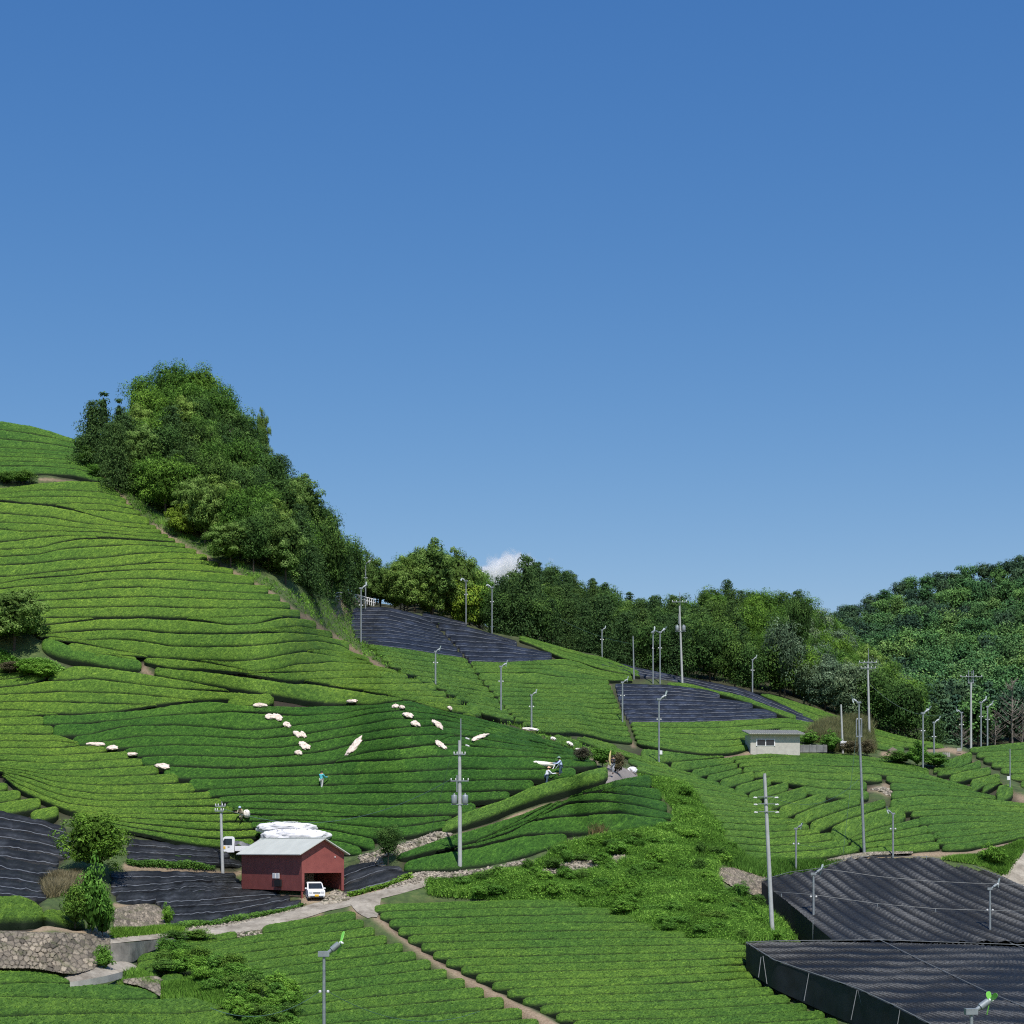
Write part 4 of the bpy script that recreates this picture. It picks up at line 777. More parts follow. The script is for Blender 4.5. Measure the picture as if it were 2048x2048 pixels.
def crown_conifer(name,mat,seed,layers=15,leaf=.030,R0=.36,base=.04,droop=.35,full=.75,nl=46):
    r=np.random.default_rng(seed); P_=[];N_=[];T_=[];S_=[]
    for L_ in range(layers):
        z=base+(1-base)*(L_+.3)/layers; R=R0*(1-((z-base)/(1-base))**1.25)**full+.018
        nb=max(3,int(5+7*R/R0))
        for k in range(nb):
            a=k*6.283/nb+r.uniform(-.4,.4)+L_; Rb=R*r.uniform(.62,1.15); zz=z+r.uniform(-.025,.025)
            for t in (.35,.65,.95):
                c=np.array([math.cos(a)*Rb*t,math.sin(a)*Rb*t,zz-droop*Rb*t*t*.7]); rc=(.05+.32*R*(1-.45*t))*r.uniform(.7,1.1)
                q=udir(nl//3+4,r); q=q[q[:,2]>-.5]; m=len(q)
                P_.append(c+q*rc*np.array([1,1,.42])); N_.append(q+np.array([0,0,.7])); T_.append(.32+.25*q[:,2]+.18*t+r.normal(0,.10,m)); S_.append(leaf*r.uniform(.6,1.4,m))  # upward leaves toned lighter, painted as if sunlit
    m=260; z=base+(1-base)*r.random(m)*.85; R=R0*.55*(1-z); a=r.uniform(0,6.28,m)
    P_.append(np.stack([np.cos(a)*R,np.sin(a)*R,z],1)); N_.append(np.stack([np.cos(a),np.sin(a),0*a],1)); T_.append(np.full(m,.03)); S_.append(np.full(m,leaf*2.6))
    return leaves_mesh(name,np.concatenate(P_),np.concatenate(N_),np.concatenate(S_),np.concatenate(T_),mat,r,.5)
def trunk_mesh(name,seed,top=.8,r0=.022,limbs=7,mat='bark',spread=.3):
    r=random.Random(seed); mb=MB()
    pts=[(0,0,-.04)]; x=y=0
    for k in range(1,6): x+=r.uniform(-.012,.012); y+=r.uniform(-.012,.012); pts.append((x,y,top*k/5))
    mb.tube(pts,[r0*(1-.75*k/5) for k in range(6)],7)
    for k in range(limbs):
        t=r.uniform(.3,.85)*top; a=r.uniform(0,6.28); L_=spread*r.uniform(.6,1.1); z2=t+L_*r.uniform(.35,.9)
        mb.tube([(0,0,t),(math.cos(a)*L_*.5,math.sin(a)*L_*.5,t+(z2-t)*.6),(math.cos(a)*L_,math.sin(a)*L_,z2)],[r0*.45,r0*.3,r0*.12],5)
    o=mb.build(name,M[mat],smooth=True); me=o.data; bpy.data.objects.remove(o); return me
def bare_mesh(name,seed,n=46):
    r=random.Random(seed); mb=MB(); mb.tube([(0,0,-.03),(.01,0,.5),(0,.01,1)],[.018,.012,.002],6)
    for k in range(n):
        t=r.uniform(.15,.95); a=r.uniform(0,6.28); L_=.34*(1.05-t)**.7*r.uniform(.6,1.1)
        p1=(math.cos(a)*L_*.5,math.sin(a)*L_*.5,t+L_*.25); p2=(math.cos(a)*L_,math.sin(a)*L_,t+L_*.6)
        mb.tube([(0,0,t),p1,p2],[.006,.004,.0015],4)
        for q in range(3):
            b=a+r.uniform(-1,1); s=r.uniform(.3,1); o=[p1[i]*(1-s)+p2[i]*s for i in range(3)]
            mb.tube([o,(o[0]+math.cos(b)*L_*.4,o[1]+math.sin(b)*L_*.4,o[2]+L_*.3)],[.003,.001],3)
    o=mb.build(name,M['twig']); me=o.data; bpy.data.objects.remove(o); return me
M['twig']=plain('bare_twigs',(.20,.17,.14),.9,nscale=4)
PROTO={}
def proto(kind,crowns,trunks): PROTO[kind]=(crowns,trunks)
TR=[trunk_mesh('trunk',s) for s in (1,2)]; TC=[trunk_mesh('trunk',5,top=.93,r0=.016,limbs=3,spread=.15)]
TS=[trunk_mesh('stem',6,top=.55,r0=.02,limbs=6,spread=.35)]
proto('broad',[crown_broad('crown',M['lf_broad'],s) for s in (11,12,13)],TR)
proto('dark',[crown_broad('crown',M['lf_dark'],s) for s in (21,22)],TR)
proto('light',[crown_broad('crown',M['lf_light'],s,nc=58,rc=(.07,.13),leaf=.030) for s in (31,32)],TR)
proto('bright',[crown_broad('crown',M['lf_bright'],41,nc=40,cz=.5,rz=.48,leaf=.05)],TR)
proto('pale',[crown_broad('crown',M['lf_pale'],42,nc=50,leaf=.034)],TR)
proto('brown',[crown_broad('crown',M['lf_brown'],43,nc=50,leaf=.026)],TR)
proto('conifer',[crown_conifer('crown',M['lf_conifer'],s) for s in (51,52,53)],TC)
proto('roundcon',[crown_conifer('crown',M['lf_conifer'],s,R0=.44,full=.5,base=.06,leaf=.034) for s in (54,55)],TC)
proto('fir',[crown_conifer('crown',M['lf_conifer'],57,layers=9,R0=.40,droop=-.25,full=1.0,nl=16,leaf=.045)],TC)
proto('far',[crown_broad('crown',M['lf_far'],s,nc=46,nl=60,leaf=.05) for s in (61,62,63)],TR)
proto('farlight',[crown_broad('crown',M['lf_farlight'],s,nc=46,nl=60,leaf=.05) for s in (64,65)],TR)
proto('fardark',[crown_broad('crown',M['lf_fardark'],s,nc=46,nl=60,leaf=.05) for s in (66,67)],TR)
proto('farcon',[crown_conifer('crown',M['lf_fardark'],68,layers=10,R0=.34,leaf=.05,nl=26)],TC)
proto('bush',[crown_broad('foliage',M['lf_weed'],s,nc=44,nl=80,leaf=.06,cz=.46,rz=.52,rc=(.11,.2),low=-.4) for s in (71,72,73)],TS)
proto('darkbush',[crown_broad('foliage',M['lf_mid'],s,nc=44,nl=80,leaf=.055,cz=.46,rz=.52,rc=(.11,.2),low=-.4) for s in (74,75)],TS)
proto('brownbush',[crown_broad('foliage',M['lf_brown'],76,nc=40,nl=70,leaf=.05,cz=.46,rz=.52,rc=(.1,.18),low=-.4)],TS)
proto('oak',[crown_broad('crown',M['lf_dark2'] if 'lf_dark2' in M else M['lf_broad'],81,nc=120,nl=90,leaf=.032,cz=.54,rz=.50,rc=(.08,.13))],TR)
BARE=[bare_mesh('branches',s) for s in (91,92)]
NT=0
TREEINFO={'broad':('broadleaf_tree','tree'),'dark':('evergreen_tree','tree'),'light':('broadleaf_tree','tree'),'bright':('broadleaf_tree','tree'),'pale':('broadleaf_tree','tree'),
 'brown':('withered_tree','tree'),'conifer':('conifer_tree','tree'),'roundcon':('conifer_tree','tree'),'fir':('conifer_tree','tree'),'far':('broadleaf_tree','tree'),'farlight':('broadleaf_tree','tree'),
 'fardark':('evergreen_tree','tree'),'farcon':('conifer_tree','tree'),'bush':('shrub','shrub'),'darkbush':('shrub','shrub'),'brownbush':('shrub','shrub'),'oak':('bushy_tree','tree'),'bare':('bare_tree','tree')}
SEEN={}
def tree_at(loc,h,w,kind,label,group=None,seed=None):
    global NT; NT+=1
    r=random.Random(NT*31+7 if seed is None else seed); nm,cat=TREEINFO[kind]
    root=empty(nm,loc,r.uniform(0,6.28),label,cat,group)
    if kind=='bare':
        c=place('trunk',BARE[NT%2],root,scale=(w*1.2,w*1.2,h)); return root
    cr,tr=PROTO[kind]; c=r.choice(cr)
    sx=w*r.uniform(.95,1.08)
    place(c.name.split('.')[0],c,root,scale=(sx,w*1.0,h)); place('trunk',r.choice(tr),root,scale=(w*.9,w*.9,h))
    return root
def tree_px(u,vt,vb,wpx,kind,label,group=None,sink=.3,lean=0,dd=0):
    d=float(D(u,vb))+dd; g=PX(u,vb,d); 
    h=(vb-vt)*d/F+sink; w=wpx*d/F*1.08
    return tree_at((float(g[0]),float(g[1]),float(g[2])-sink),h,w,kind,label,group)
# --- the wood on the left ridge
LT=curve(px('p',[(120,890),(150,868),(175,835),(190,790),(215,783),(240,800),(258,750),(290,738),(320,712),(375,713),(420,738),(455,768),(480,805),(505,865),(540,892),(560,903),(600,935),(640,985),(670,1030),(700,1058),(735,1100)]))
LBT=curve(px('p',[(150,890),(185,935),(240,985),(300,1030),(370,1065),(430,1100),(500,1140),(560,1170),(620,1195),(690,1215)]))
WG='trees massed in the wood on the left ridge'
rr=random.Random(5)
LAB={'broad':'mid green broadleaf tree massed inside the wood on the left ridge','dark':'dark evergreen tree massed inside the wood on the left ridge','light':'light green leafy tree massed inside the wood on the left ridge',
     'brown':'brownish thin-leaved tree massed inside the wood on the left ridge','roundcon':'dark conifer massed inside the wood on the left ridge','conifer':'pointed dark conifer massed inside the wood on the left ridge'}
lv=0
for v in range(845,1215,27):
    lv+=1
    for u0 in range(190,700,44):
        u=u0+(lv%2)*22+rr.uniform(-10,10)
        if v<SKY(u)+3 or v>LBT(u)+4 or (u<262 and v<925): continue
        hp=rr.uniform(105,150); top=float(LT(u))
        vt=max(v-hp,top+rr.uniform(0,30)); 
        if v-vt<55: continue
        w=rr.uniform(78,110)
        if u<250: k=rr.choice(['dark','roundcon'])
        elif v<900: k=rr.choice(['broad','broad','dark'])
        elif u>600 and v>1080: k=rr.choice(['dark','roundcon','dark','dark'])
        elif 430<u<500 and v<960: k=rr.choice(['dark','dark'])
        else: k=rr.choice(['broad','dark','broad','dark','roundcon','light'])
        tree_px(u,vt,v,min(w,(v-vt)*.95),k,LAB[k],WG+' ('+k+')')
for (u,vt,vb,w,k,lab) in [(207,780,935,84,'fir','spiky dark fir at the left end of the ridge wood'),(182,800,925,66,'fir','smaller spiky fir left of the tallest spiky one, by the hill crown'),(238,793,950,80,'fir','spiky dark fir leaning against the tall broadleaf trees'),
  (362,1005,1068,62,'bright','small yellow-green tree glowing in front of the dark wood'),(462,1042,1130,105,'light','round bright green bush-like tree at the lower front of the wood'),(525,815,880,30,'light','slim leafy sapling sticking out alone on the skyline of the wood'),
  (345,712,840,105,'broad','tallest broad crown at the summit of the left ridge wood'),(400,722,850,105,'broad','broad crown just right of the summit of the left ridge wood'),(292,738,880,86,'broad','tall crown on the left shoulder of the ridge wood'),(445,765,880,80,'broad','sloping crown right of the summit, above the bare grey twigs'),
  (460,850,945,80,'bare','bare grey-twigged tree in the middle of the left ridge wood'),(418,850,950,60,'bare','second bare grey-twigged tree left of the other one'),
  (655,1015,1195,95,'dark','dark leaning tree at the right end of the ridge wood'),(700,1062,1205,75,'dark','dark tree overhanging the white railing at the right end of the wood'),(690,1090,1210,70,'roundcon','dark conifer at the foot of the right end of the wood'),
  (165,868,905,36,'darkbush','small round bush at the end of the hill crown'),(178,890,930,40,'darkbush','low bush by the top of the diagonal path'),(190,925,950,34,'bush','low green bush below the spiky firs')]:
    if vb<SKY(u)+2: vb=float(SKY(u))+4
    tree_px(u,vt,vb,w,k,lab)
# left spreading tree etc.
tree_px(28,1163,1300,135,'light','spreading light green tree at the left edge, on the slope',sink=.1)
tree_px(-20,1185,1300,110,'light','tree partly cut off by the left edge behind the spreading tree',sink=.1)
tree_px(190,1618,1752,138,'oak','dense round dark green tree left of the black covered rows',sink=.1)
tree_px(183,1715,1872,62,'bush','tall narrow bright green bush under the round tree',sink=.1)
tree_px(205,1770,1875,50,'bush','leafy bush at the right corner of the rough stone wall',sink=.1)
tree_px(150,1765,1850,55,'darkbush','low bush between the tall narrow bush and the rounded tea hedge',sink=.1)
tree_px(207,1888,1938,40,'bush','small shrub at the foot of the rough stone wall beside the lower lane',sink=.1)
tree_px(335,1806,1850,22,'bush','tiny bright shrub at the corner of the small stone wall',sink=.1)
tree_px(776,1641,1726,54,'dark','single dark young conifer right of the red shed',sink=.1)
tree_px(1984,1687,1730,48,'bush','small leafy tree at the top right of the large black net',sink=.1)
# --- middle wood beyond the fields
TT=curve(px('p',[(640,1120),(700,1102),(740,1098),(765,1122),(800,1120),(820,1085),(860,1078),(900,1088),(930,1098),(955,1120),(975,1172),(1000,1168),(1030,1130),(1060,1106),(1100,1116),(1150,1135),(1200,1150),(1235,1172),(1260,1182),(1300,1178),(1330,1184),(1370,1172),(1405,1160),(1440,1158),(1480,1154),(1560,1160),(1600,1172),(1630,1195),(1650,1214),(1690,1245),(1740,1290),(1800,1330)]))
def DSK(u): return D(u,SKY(u))
def wood_ground():
    us=np.arange(640,1860,10.); S=np.linspace(0,1,16); u,s=np.meshgrid(us,S)
    v0=SKY(u)+14; v1=np.minimum(TT(u)+95,SKY(u)-4); v=v0+(v1-v0)*s; d=DSK(u)+4+s*80
    p=PX(u,v,d); b=p[-1].copy(); b[:,1]+=60; b[:,2]-=30; p=np.concatenate([p,b[None]]); h,w_=p.shape[:2]; ix=np.arange(h*w_).reshape(h,w_)
    o=mesh_np('wooded_hill',p.reshape(-1,3),np.stack([ix[:-1,:-1],ix[:-1,1:],ix[1:,1:],ix[1:,:-1]],-1).reshape(-1,4),M['ground'],attrs={'soil':np.zeros(h*w_),'field':np.full(h*w_,.8)})
    tag(o,'wooded rise behind the tea fields',kind='structure')
wood_ground()
MG='trees of the wood beyond the upper fields'
LABM={'conifer':'pointed dark conifer in the wood beyond the upper fields','roundcon':'rounded dark conifer in the wood beyond the upper fields','broad':'mid green broadleaf tree in the wood beyond the upper fields',
      'dark':'dark evergreen tree in the wood beyond the upper fields','light':'light green leafy tree in the wood beyond the upper fields','pale':'pale grey-green tree in the wood beyond the upper fields','brown':'brownish tree in the wood beyond the upper fields'}
lv=0
for s in np.linspace(1,0.0,9):
    lv+=1
    for u0 in range(735,1800,50):
        u=u0+(lv%2)*25+rr.uniform(-12,12)
        v0=float(SKY(u))+12; v1=min(float(TT(u))+95,float(SKY(u))-4)
        if v0-v1<26 and s not in (1.0,0.0) and lv%3: continue
        if 770<u<1000 and s<.3 : pass
        vb=v0+(v1-v0)*s; d=float(DSK(u))+5+s*80
        hp=rr.uniform(100,140)*250/d; vt=max(vb-hp,float(TT(u))+rr.uniform(0,16))
        if vb-vt<40: continue
        if u<800: k=rr.choice(['dark','broad','dark'])
        elif u<990: k='broad' if s>.4 else rr.choice(['light','light','broad'])
        elif u<1500: k=rr.choice(['conifer','roundcon','roundcon','dark','conifer','dark']) if s<.8 or u<1250 else rr.choice(['dark','conifer','broad','roundcon'])
        elif u<1600: k=rr.choice(['dark','broad','roundcon','dark','broad'])
        else: k=rr.choice(['pale','broad','dark','light','broad'])
        g=PX(u,vb,d); w=min(rr.uniform(80,108)*250/d,(vb-vt)*.9)*d/F
        tree_at((float(g[0]),float(g[1]),float(g[2])-.5),(vb-vt)*d/F+.5,w*1.05,k,LABM[k],MG+' ('+k+')')
for (u,vt,vb,w,k,lab) in [(865,1078,1222,120,'light','large light green tree before the small white cloud'),(918,1095,1245,95,'light','light green tree right of the large one, beside the cloud'),(800,1118,1225,100,'light','low light green tree left of the large one'),
   (940,1150,1258,80,'bright','yellow-green tree at the field edge below the cloud'),(1052,1106,1290,100,'roundcon','tallest dark conifer right of the small white cloud'),(1005,1150,1275,90,'roundcon','dark conifer with its tip in front of the cloud'),
   (738,1100,1215,70,'light','leafy tree behind the white railing'),(1570,1225,1395,90,'pale','pale leafy tree at the right end of the conifer wood'),(1620,1320,1405,80,'pale','low pale tree right at the edge of the skyline field'),
   (1600,1170,1320,60,'dark','dark pine at the right shoulder of the wood')]:
    vb2=min(vb,float(SKY(u))+8); d=float(DSK(u))+4; g=PX(u,vb2,d)
    tree_at((float(g[0]),float(g[1]),float(g[2])-.5),(vb2-vt)*d/F+.5,w*d/F*1.05,k,lab)
# --- far hill on the right
MT=curve(px('p',[(1500,1300),(1600,1262),(1640,1238),(1665,1218),(1700,1204),(1750,1186),(1790,1165),(1830,1150),(1900,1140),(1930,1132),(1960,1128),(2000,1120),(2048,1108),(2200,1080),(2400,1060),(2800,1060)]))
def MD(s): return 300+360*s**1.2
def far_ground():
    us=np.arange(1400,2800,14.); S=np.linspace(0,1,24); u,s=np.meshgrid(us,S)
    v0=1500+0*u; v1=MT(u)+42; v=v0+(v1-v0)*s; p=PX(u,v,MD(s)); b=p[-1].copy(); b[:,1]+=150; b[:,2]-=60; f=p[0].copy(); f[:,1]-=25; f[:,2]-=25
    p=np.concatenate([f[None],p,b[None]]); h,w_=p.shape[:2]; ix=np.arange(h*w_).reshape(h,w_)
    o=mesh_np('far_hill',p.reshape(-1,3),np.stack([ix[:-1,:-1],ix[:-1,1:],ix[1:,1:],ix[1:,:-1]],-1).reshape(-1,4),M['ground'],attrs={'soil':np.zeros(h*w_),'field':np.full(h*w_,.8)})
    tag(o,'forested far hill on the right',kind='structure')
far_ground()
FG='trees on the far right hill'
LABF={'far':'mid green broadleaf tree in the forest on the far right hill','farlight':'brighter green broadleaf tree in the forest on the far right hill','fardark':'dark bluish evergreen in the forest on the far right hill','farcon':'small dark pointed conifer on the far right hill','bare':'bare grey tree at the foot of the far right hill'}
s=1.0; lv=0
while s>-.001:
    d0=MD(s); lv+=1
    for u0 in np.arange(1560,2150,8.2*F/d0*.62):
        u=u0+(lv%2)*8.2*F/d0*.31+rr.uniform(-6,6)
        v1=float(MT(u))+42; vb=1500+(v1-1500)*s+rr.uniform(-4,4)
        h=rr.uniform(8,11.5); w=rr.uniform(7.5,10.5)
        if vb-h*F/d0<MT(u)-8: h=(vb-float(MT(u)))*d0/F*rr.uniform(.92,1.1)
        if u<1660 and s<.35: continue
        if s>.86: k=rr.choice(['fardark','fardark','far'])
        elif s>.55: k=rr.choice(['far','farlight','fardark','far'])
        elif s>.14: k=rr.choice(['far','farlight','farlight','far','fardark'])
        else: k=rr.choice(['fardark','far','farcon'])
        g=PX(u,vb,d0); tree_at((float(g[0]),float(g[1]),float(g[2])-.5),h+.5,w,k,LABF[k],FG+' ('+k+')')
    s-=.066*d0/480
for (u,vt,vb,w,k,lab) in [(1818,1378,1492,105,'roundcon','broad dark pine at the foot of the far hill, behind the skyline tea'),(1765,1392,1478,90,'roundcon','dark pine left of the broadest one at the foot of the far hill'),(1868,1405,1496,85,'conifer','dark conifer right of the broadest pine at the foot of the far hill'),
   (2025,1355,1492,100,'bare','large bare grey tree at the right edge, behind the tea field'),(1990,1420,1492,70,'bare','smaller bare grey tree left of the large one'),(1925,1430,1497,60,'bare','low bare twiggy tree beside the double-tipped pole'),(2045,1410,1490,60,'bare','bare tree cut off by the right edge')]:
    d=float(D(u,min(vb,1488)))+14; g=PX(u,vb,d); tree_at((float(g[0]),float(g[1]),float(g[2])-.5),(vb-vt)*d/F+.5,w*d/F,k,lab)
print('trees',NT)
# --- shrubs on the banks
bank=px('p',[(860,1790),(855,1765),(930,1757),(1000,1748),(1060,1738),(1110,1700),(1230,1668),(1345,1650),(1352,1640),(1345,1610),(1310,1570),(1275,1545),(1290,1530),(1330,1540),(1375,1565),(1400,1600),(1445,1640),(1450,1672),(1480,1710),(1440,1732),(1430,1750),(1445,1780),(1500,1800),(1530,1815),(1590,1880),(1495,1882),(1408,1872),(1318,1857),(1280,1838),(1197,1815),(1110,1796),(1048,1798)])
SG='weedy shrubs on the bank in the middle'
k=0
for v in range(1555,1885,17):
    for u0 in range(860,1600,34):
        u=u0+rr.uniform(-12,12); vv=v+rr.uniform(-5,5)
        if not inpoly(bank,np.array([u]),np.array([vv]))[0]: continue
        if rr.random()<(.80 if vv<1660 else .62 if vv<1740 else .35): continue
        hp=rr.uniform(14,30); kk=rr.choice(['bush','bush','darkbush','bush']) if not(1340<u<1420 and vv<1650) else rr.choice(['brownbush','bush'])
        tree_px(u,vv-hp,vv,rr.uniform(28,50),kk,{'bush':'leafy bright green shrub on the overgrown bank in the middle','darkbush':'darker green shrub on the overgrown bank in the middle','brownbush':'brownish shrub at the top corner of the overgrown bank'}[kk],SG+' ('+kk+')',sink=.15); k+=1
lb=px('p',[(290,1940),(330,1905),(385,1900),(440,1925),(500,1958),(545,1962),(596,2008),(615,2070),(560,2075),(480,2040),(440,1990),(400,1960),(330,1950)])
for v in range(1905,2080,18):
    for u0 in range(290,620,36):
        u=u0+rr.uniform(-10,10)
        if not inpoly(lb,np.array([u]),np.array([float(v)]))[0]: continue
        kk=rr.choice(['bush','darkbush','bush'])
        tree_px(u,v-rr.uniform(22,38),v+4,rr.uniform(40,62),kk,{'bush':'leafy green shrub on the grassy spit at the bottom left','darkbush':'darker shrub on the grassy spit at the bottom left','brownbush':'half-withered shrub on the grassy spit at the bottom left'}[kk],'shrubs on the bottom left spit ('+kk+')',sink=.1)
for (u,vt,vb,w,kk,lab) in [(350,1858,1880,50,'darkbush','low dark shrub hanging over the concrete lane'),(392,1856,1878,60,'darkbush','second low shrub along the edge of the concrete lane'),(1205,1492,1528,50,'bush','pale leafy shrub above the footpath, left of the walking person'),(1235,1500,1545,36,'brownbush','brownish shrub behind the walking person'),(1165,1490,1522,40,'brownbush','dry shrub right of the last white sacks'),
    (60,1318,1350,60,'bush','weedy shrub below the spreading left tree'),(90,1325,1355,50,'bush','second weedy shrub right of the first below the left tree'),(20,1320,1345,50,'brownbush','dry bush at the foot of the spreading left tree'),(10,940,966,40,'darkbush','dark low shrub at the left edge under the hill crown'),(45,938,965,46,'darkbush','dark low shrub left of the bare soil patch'),
    (1835,1480,1530,40,'bush','dense shrub before the low concrete wall at right'),(1800,1500,1525,60,'darkbush','dark shrub left of the boulder at right'),(1870,1503,1532,60,'bush','yellowish shrub between the two fan posts at right'),
    (1660,1462,1503,44,'bush','green shrub on the dry mound right of the white hut'),(1700,1478,1508,46,'brownbush','dry shrub around the two tall poles'),(1618,1462,1488,36,'bush','green shrub behind the grey block wall'),(1735,1475,1510,34,'brownbush','dry shrub at the right end of the mound'),(450,1770,1790,20,'darkbush','')][:-1]:
    tree_px(u,vt,vb,w,kk,lab,sink=.15)
# --- stuff: grass and weeds
def cover(name,poly,n,hgt,mat,label,cat='grass',blades=7,leafy=False,size=.12,seed=1,excl=()):
    r=np.random.default_rng(seed); p=np.array(poly); lo,hi=p.min(0),p.max(0); U=r.uniform(lo[0],hi[0],n*4); V=r.uniform(lo[1],hi[1],n*4)
    ok=inpoly(poly,U,V)&(V>SKY(U)+1)
    for q_ in excl: ok&=~inpoly(q_,U,V)
    U,V=U[ok][:n],V[ok][:n]; m=len(U); g=G(U,V)
    patch=.5+.5*np.sin(g[:,0]*.8+np.sin(g[:,1]*.5)*2)*np.sin(g[:,1]*.9+1)
    g=np.repeat(g,blades,0)+np.concatenate([r.normal(size=(m*blades,2))*.14,np.zeros((m*blades,1))],1)
    pt=np.repeat(patch,blades)
    if leafy:
        g[:,2]+=r.random(m*blades)*hgt*(.4+.8*pt); v=cards(g,np.tile([0,-.2,.8],(m*blades,1))+0.,size*r.uniform(.6,1.3,m*blades),r); f=np.arange(len(v)).reshape(-1,4)
        tone=np.repeat(np.clip(.2+.55*pt+r.normal(0,.18,m*blades),0,1),4)
    else:
        h=hgt*r.uniform(.5,1.2,m*blades)*(.5+.7*pt); lean=r.normal(size=(m*blades,2))*.35; a=r.uniform(0,6.28,m*blades); w=.022+.02*r.random(m*blades)
        dx=np.stack([np.cos(a)*w,np.sin(a)*w,0*a],1); tip=g+np.stack([lean[:,0]*h,lean[:,1]*h,h],1)
        v=np.stack([g-dx,g+dx,tip],1).reshape(-1,3); f=np.arange(len(v)).reshape(-1,3); tone=np.repeat(np.clip(.2+.5*pt+r.normal(0,.2,m*blades),0,1),3)
    o=mesh_np(name,v,f,mat,attrs={'tone':tone},smooth=False); tag(o,label,cat,kind='stuff')
diag=px('p',[(170,900),(214,955),(260,1005),(320,1055),(400,1098),(489,1146),(565,1192),(645,1250),(724,1304),(817,1348),(898,1388),(1007,1438),(1066,1462),(1174,1508),(1215,1530),(1245,1525),(1225,1495),(1190,1483),(1140,1470),(1075,1452),(1020,1435),(958,1392),(880,1362),(820,1325),(760,1290),(715,1255),(705,1225),(670,1205),(600,1190),(520,1150),(440,1100),(360,1060),(300,1020),(240,970),(200,915)])
RB=[px('p',[(1075,1745),(1120,1724),(1160,1716),(1250,1706),(1270,1720),(1180,1744),(1100,1756)]),px('c4',[(1245,915),(1560,920),(1560,1125),(1440,1105),(1240,995)]),px('p',[(1440,1732),(1530,1732),(1530,1795),(1490,1790),(1440,1760)])]
cover('grass',diag,9000,.5,M['grass'],'tall grass along the diagonal weedy strip between the two hillsides',seed=1)
cover('weeds',diag,5000,.45,M['lf_weed'],'leafy weeds along the diagonal strip below the ridge wood','weeds',leafy=True,size=.2,seed=2)
cover('grass',bank,30000,.55,M['grass'],'tall grass over the overgrown bank in the middle',seed=3,excl=RB)
cover('weeds',bank,13000,.5,M['lf_weed'],'leafy weeds covering the overgrown bank in the middle','weeds',leafy=True,size=.16,seed=4,excl=RB)
spit=px('p',[(225,1975),(245,1950),(300,1928),(380,1935),(440,1960),(500,1990),(600,2010),(620,2060),(480,2075),(430,2010),(330,1990)])
cover('grass',spit,6000,.3,M['grass'],'short sunlit grass on the spit at the bottom left',seed=5)
cover('grass',px('c5',[(-560,560),(-200,560),(300,660),(560,680),(380,740),(0,790),(-100,800),(-400,700)]),6000,.5,M['grass'],'grass strip above the large black net',seed=6)
cover('grass',px('c5',[(1300,660),(1600,620),(1932,500),(1932,580),(1780,780),(1640,720),(1500,690)]),4000,.3,M['grass'],'grass beside the concrete lane at the right edge',seed=7)
cover('grass',px('c8',[(870,1200),(1100,1200),(1400,1180),(1420,1215),(860,1270)]),2000,.3,M['grass'],'grass strip below the small stone wall',seed=8)
cover('dry_grass',px('c8',[(340,840),(450,790),(600,770),(650,860),(600,930),(380,950)]),1500,.8,M['drygrass'],'dry grass clump left of the tall narrow bush',seed=9)
cover('dry_grass',px('c9',[(320,1480),(420,1420),(560,1400),(740,1440),(770,1640),(420,1620),(420,1570),(260,1560)]),9000,1.3,M['drymix'],'dry grass on the mound right of the white hut',seed=10)
cover('weeds',px('c8',[(990,655),(1400,680),(1650,700),(1650,715),(1400,710),(985,690)]),900,.5,M['lf_broad'],'leaves showing below the covered rows behind the left pole','weeds',leafy=True,size=.16,seed=11)
cover('weeds',px('p',[(335,1850),(400,1845),(478,1836),(545,1821),(606,1806),(606,1812),(545,1828),(478,1842),(400,1852),(335,1858)]),1500,.4,M['tea_lf'] if 'tea_lf' in M else M['lf_broad'],'tea leaves showing under the covered rows along the lane','weeds',leafy=True,size=.16,seed=12)
cover('weeds',px('c7',[(1150,920),(1400,855),(1640,780),(1640,795),(1400,875),(1160,945)]),900,.4,M['lf_broad'],'tea leaves showing under the covered rows right of the shed','weeds',leafy=True,size=.16,seed=13)
cover('weeds',px('c6',[(0,500),(130,560),(260,560),(420,600),(320,640),(200,615),(100,600),(0,575)]),2500,.5,M['lf_weed'],'weeds under the spreading left tree','weeds',leafy=True,size=.2,seed=14)
cover('dry_grass',px('c4',[(420,700),(430,620),(520,620),(520,700)]),60,1.1,M['drygrass'],'tuft of tall dry reeds in front of the wedge plot',seed=15)
# forest floor under the wood
cover('undergrowth',px('p',[(185,930),(240,970),(300,1015),(370,1050),(430,1085),(500,1125),(560,1155),(640,1190),(700,1215),(700,1190),(640,1120),(560,1020),(480,930),(400,870),(300,880),(220,900)]),9000,1.2,M['lf_dark'],'dark undergrowth on the floor of the ridge wood','undergrowth',leafy=True,size=.4,seed=16)
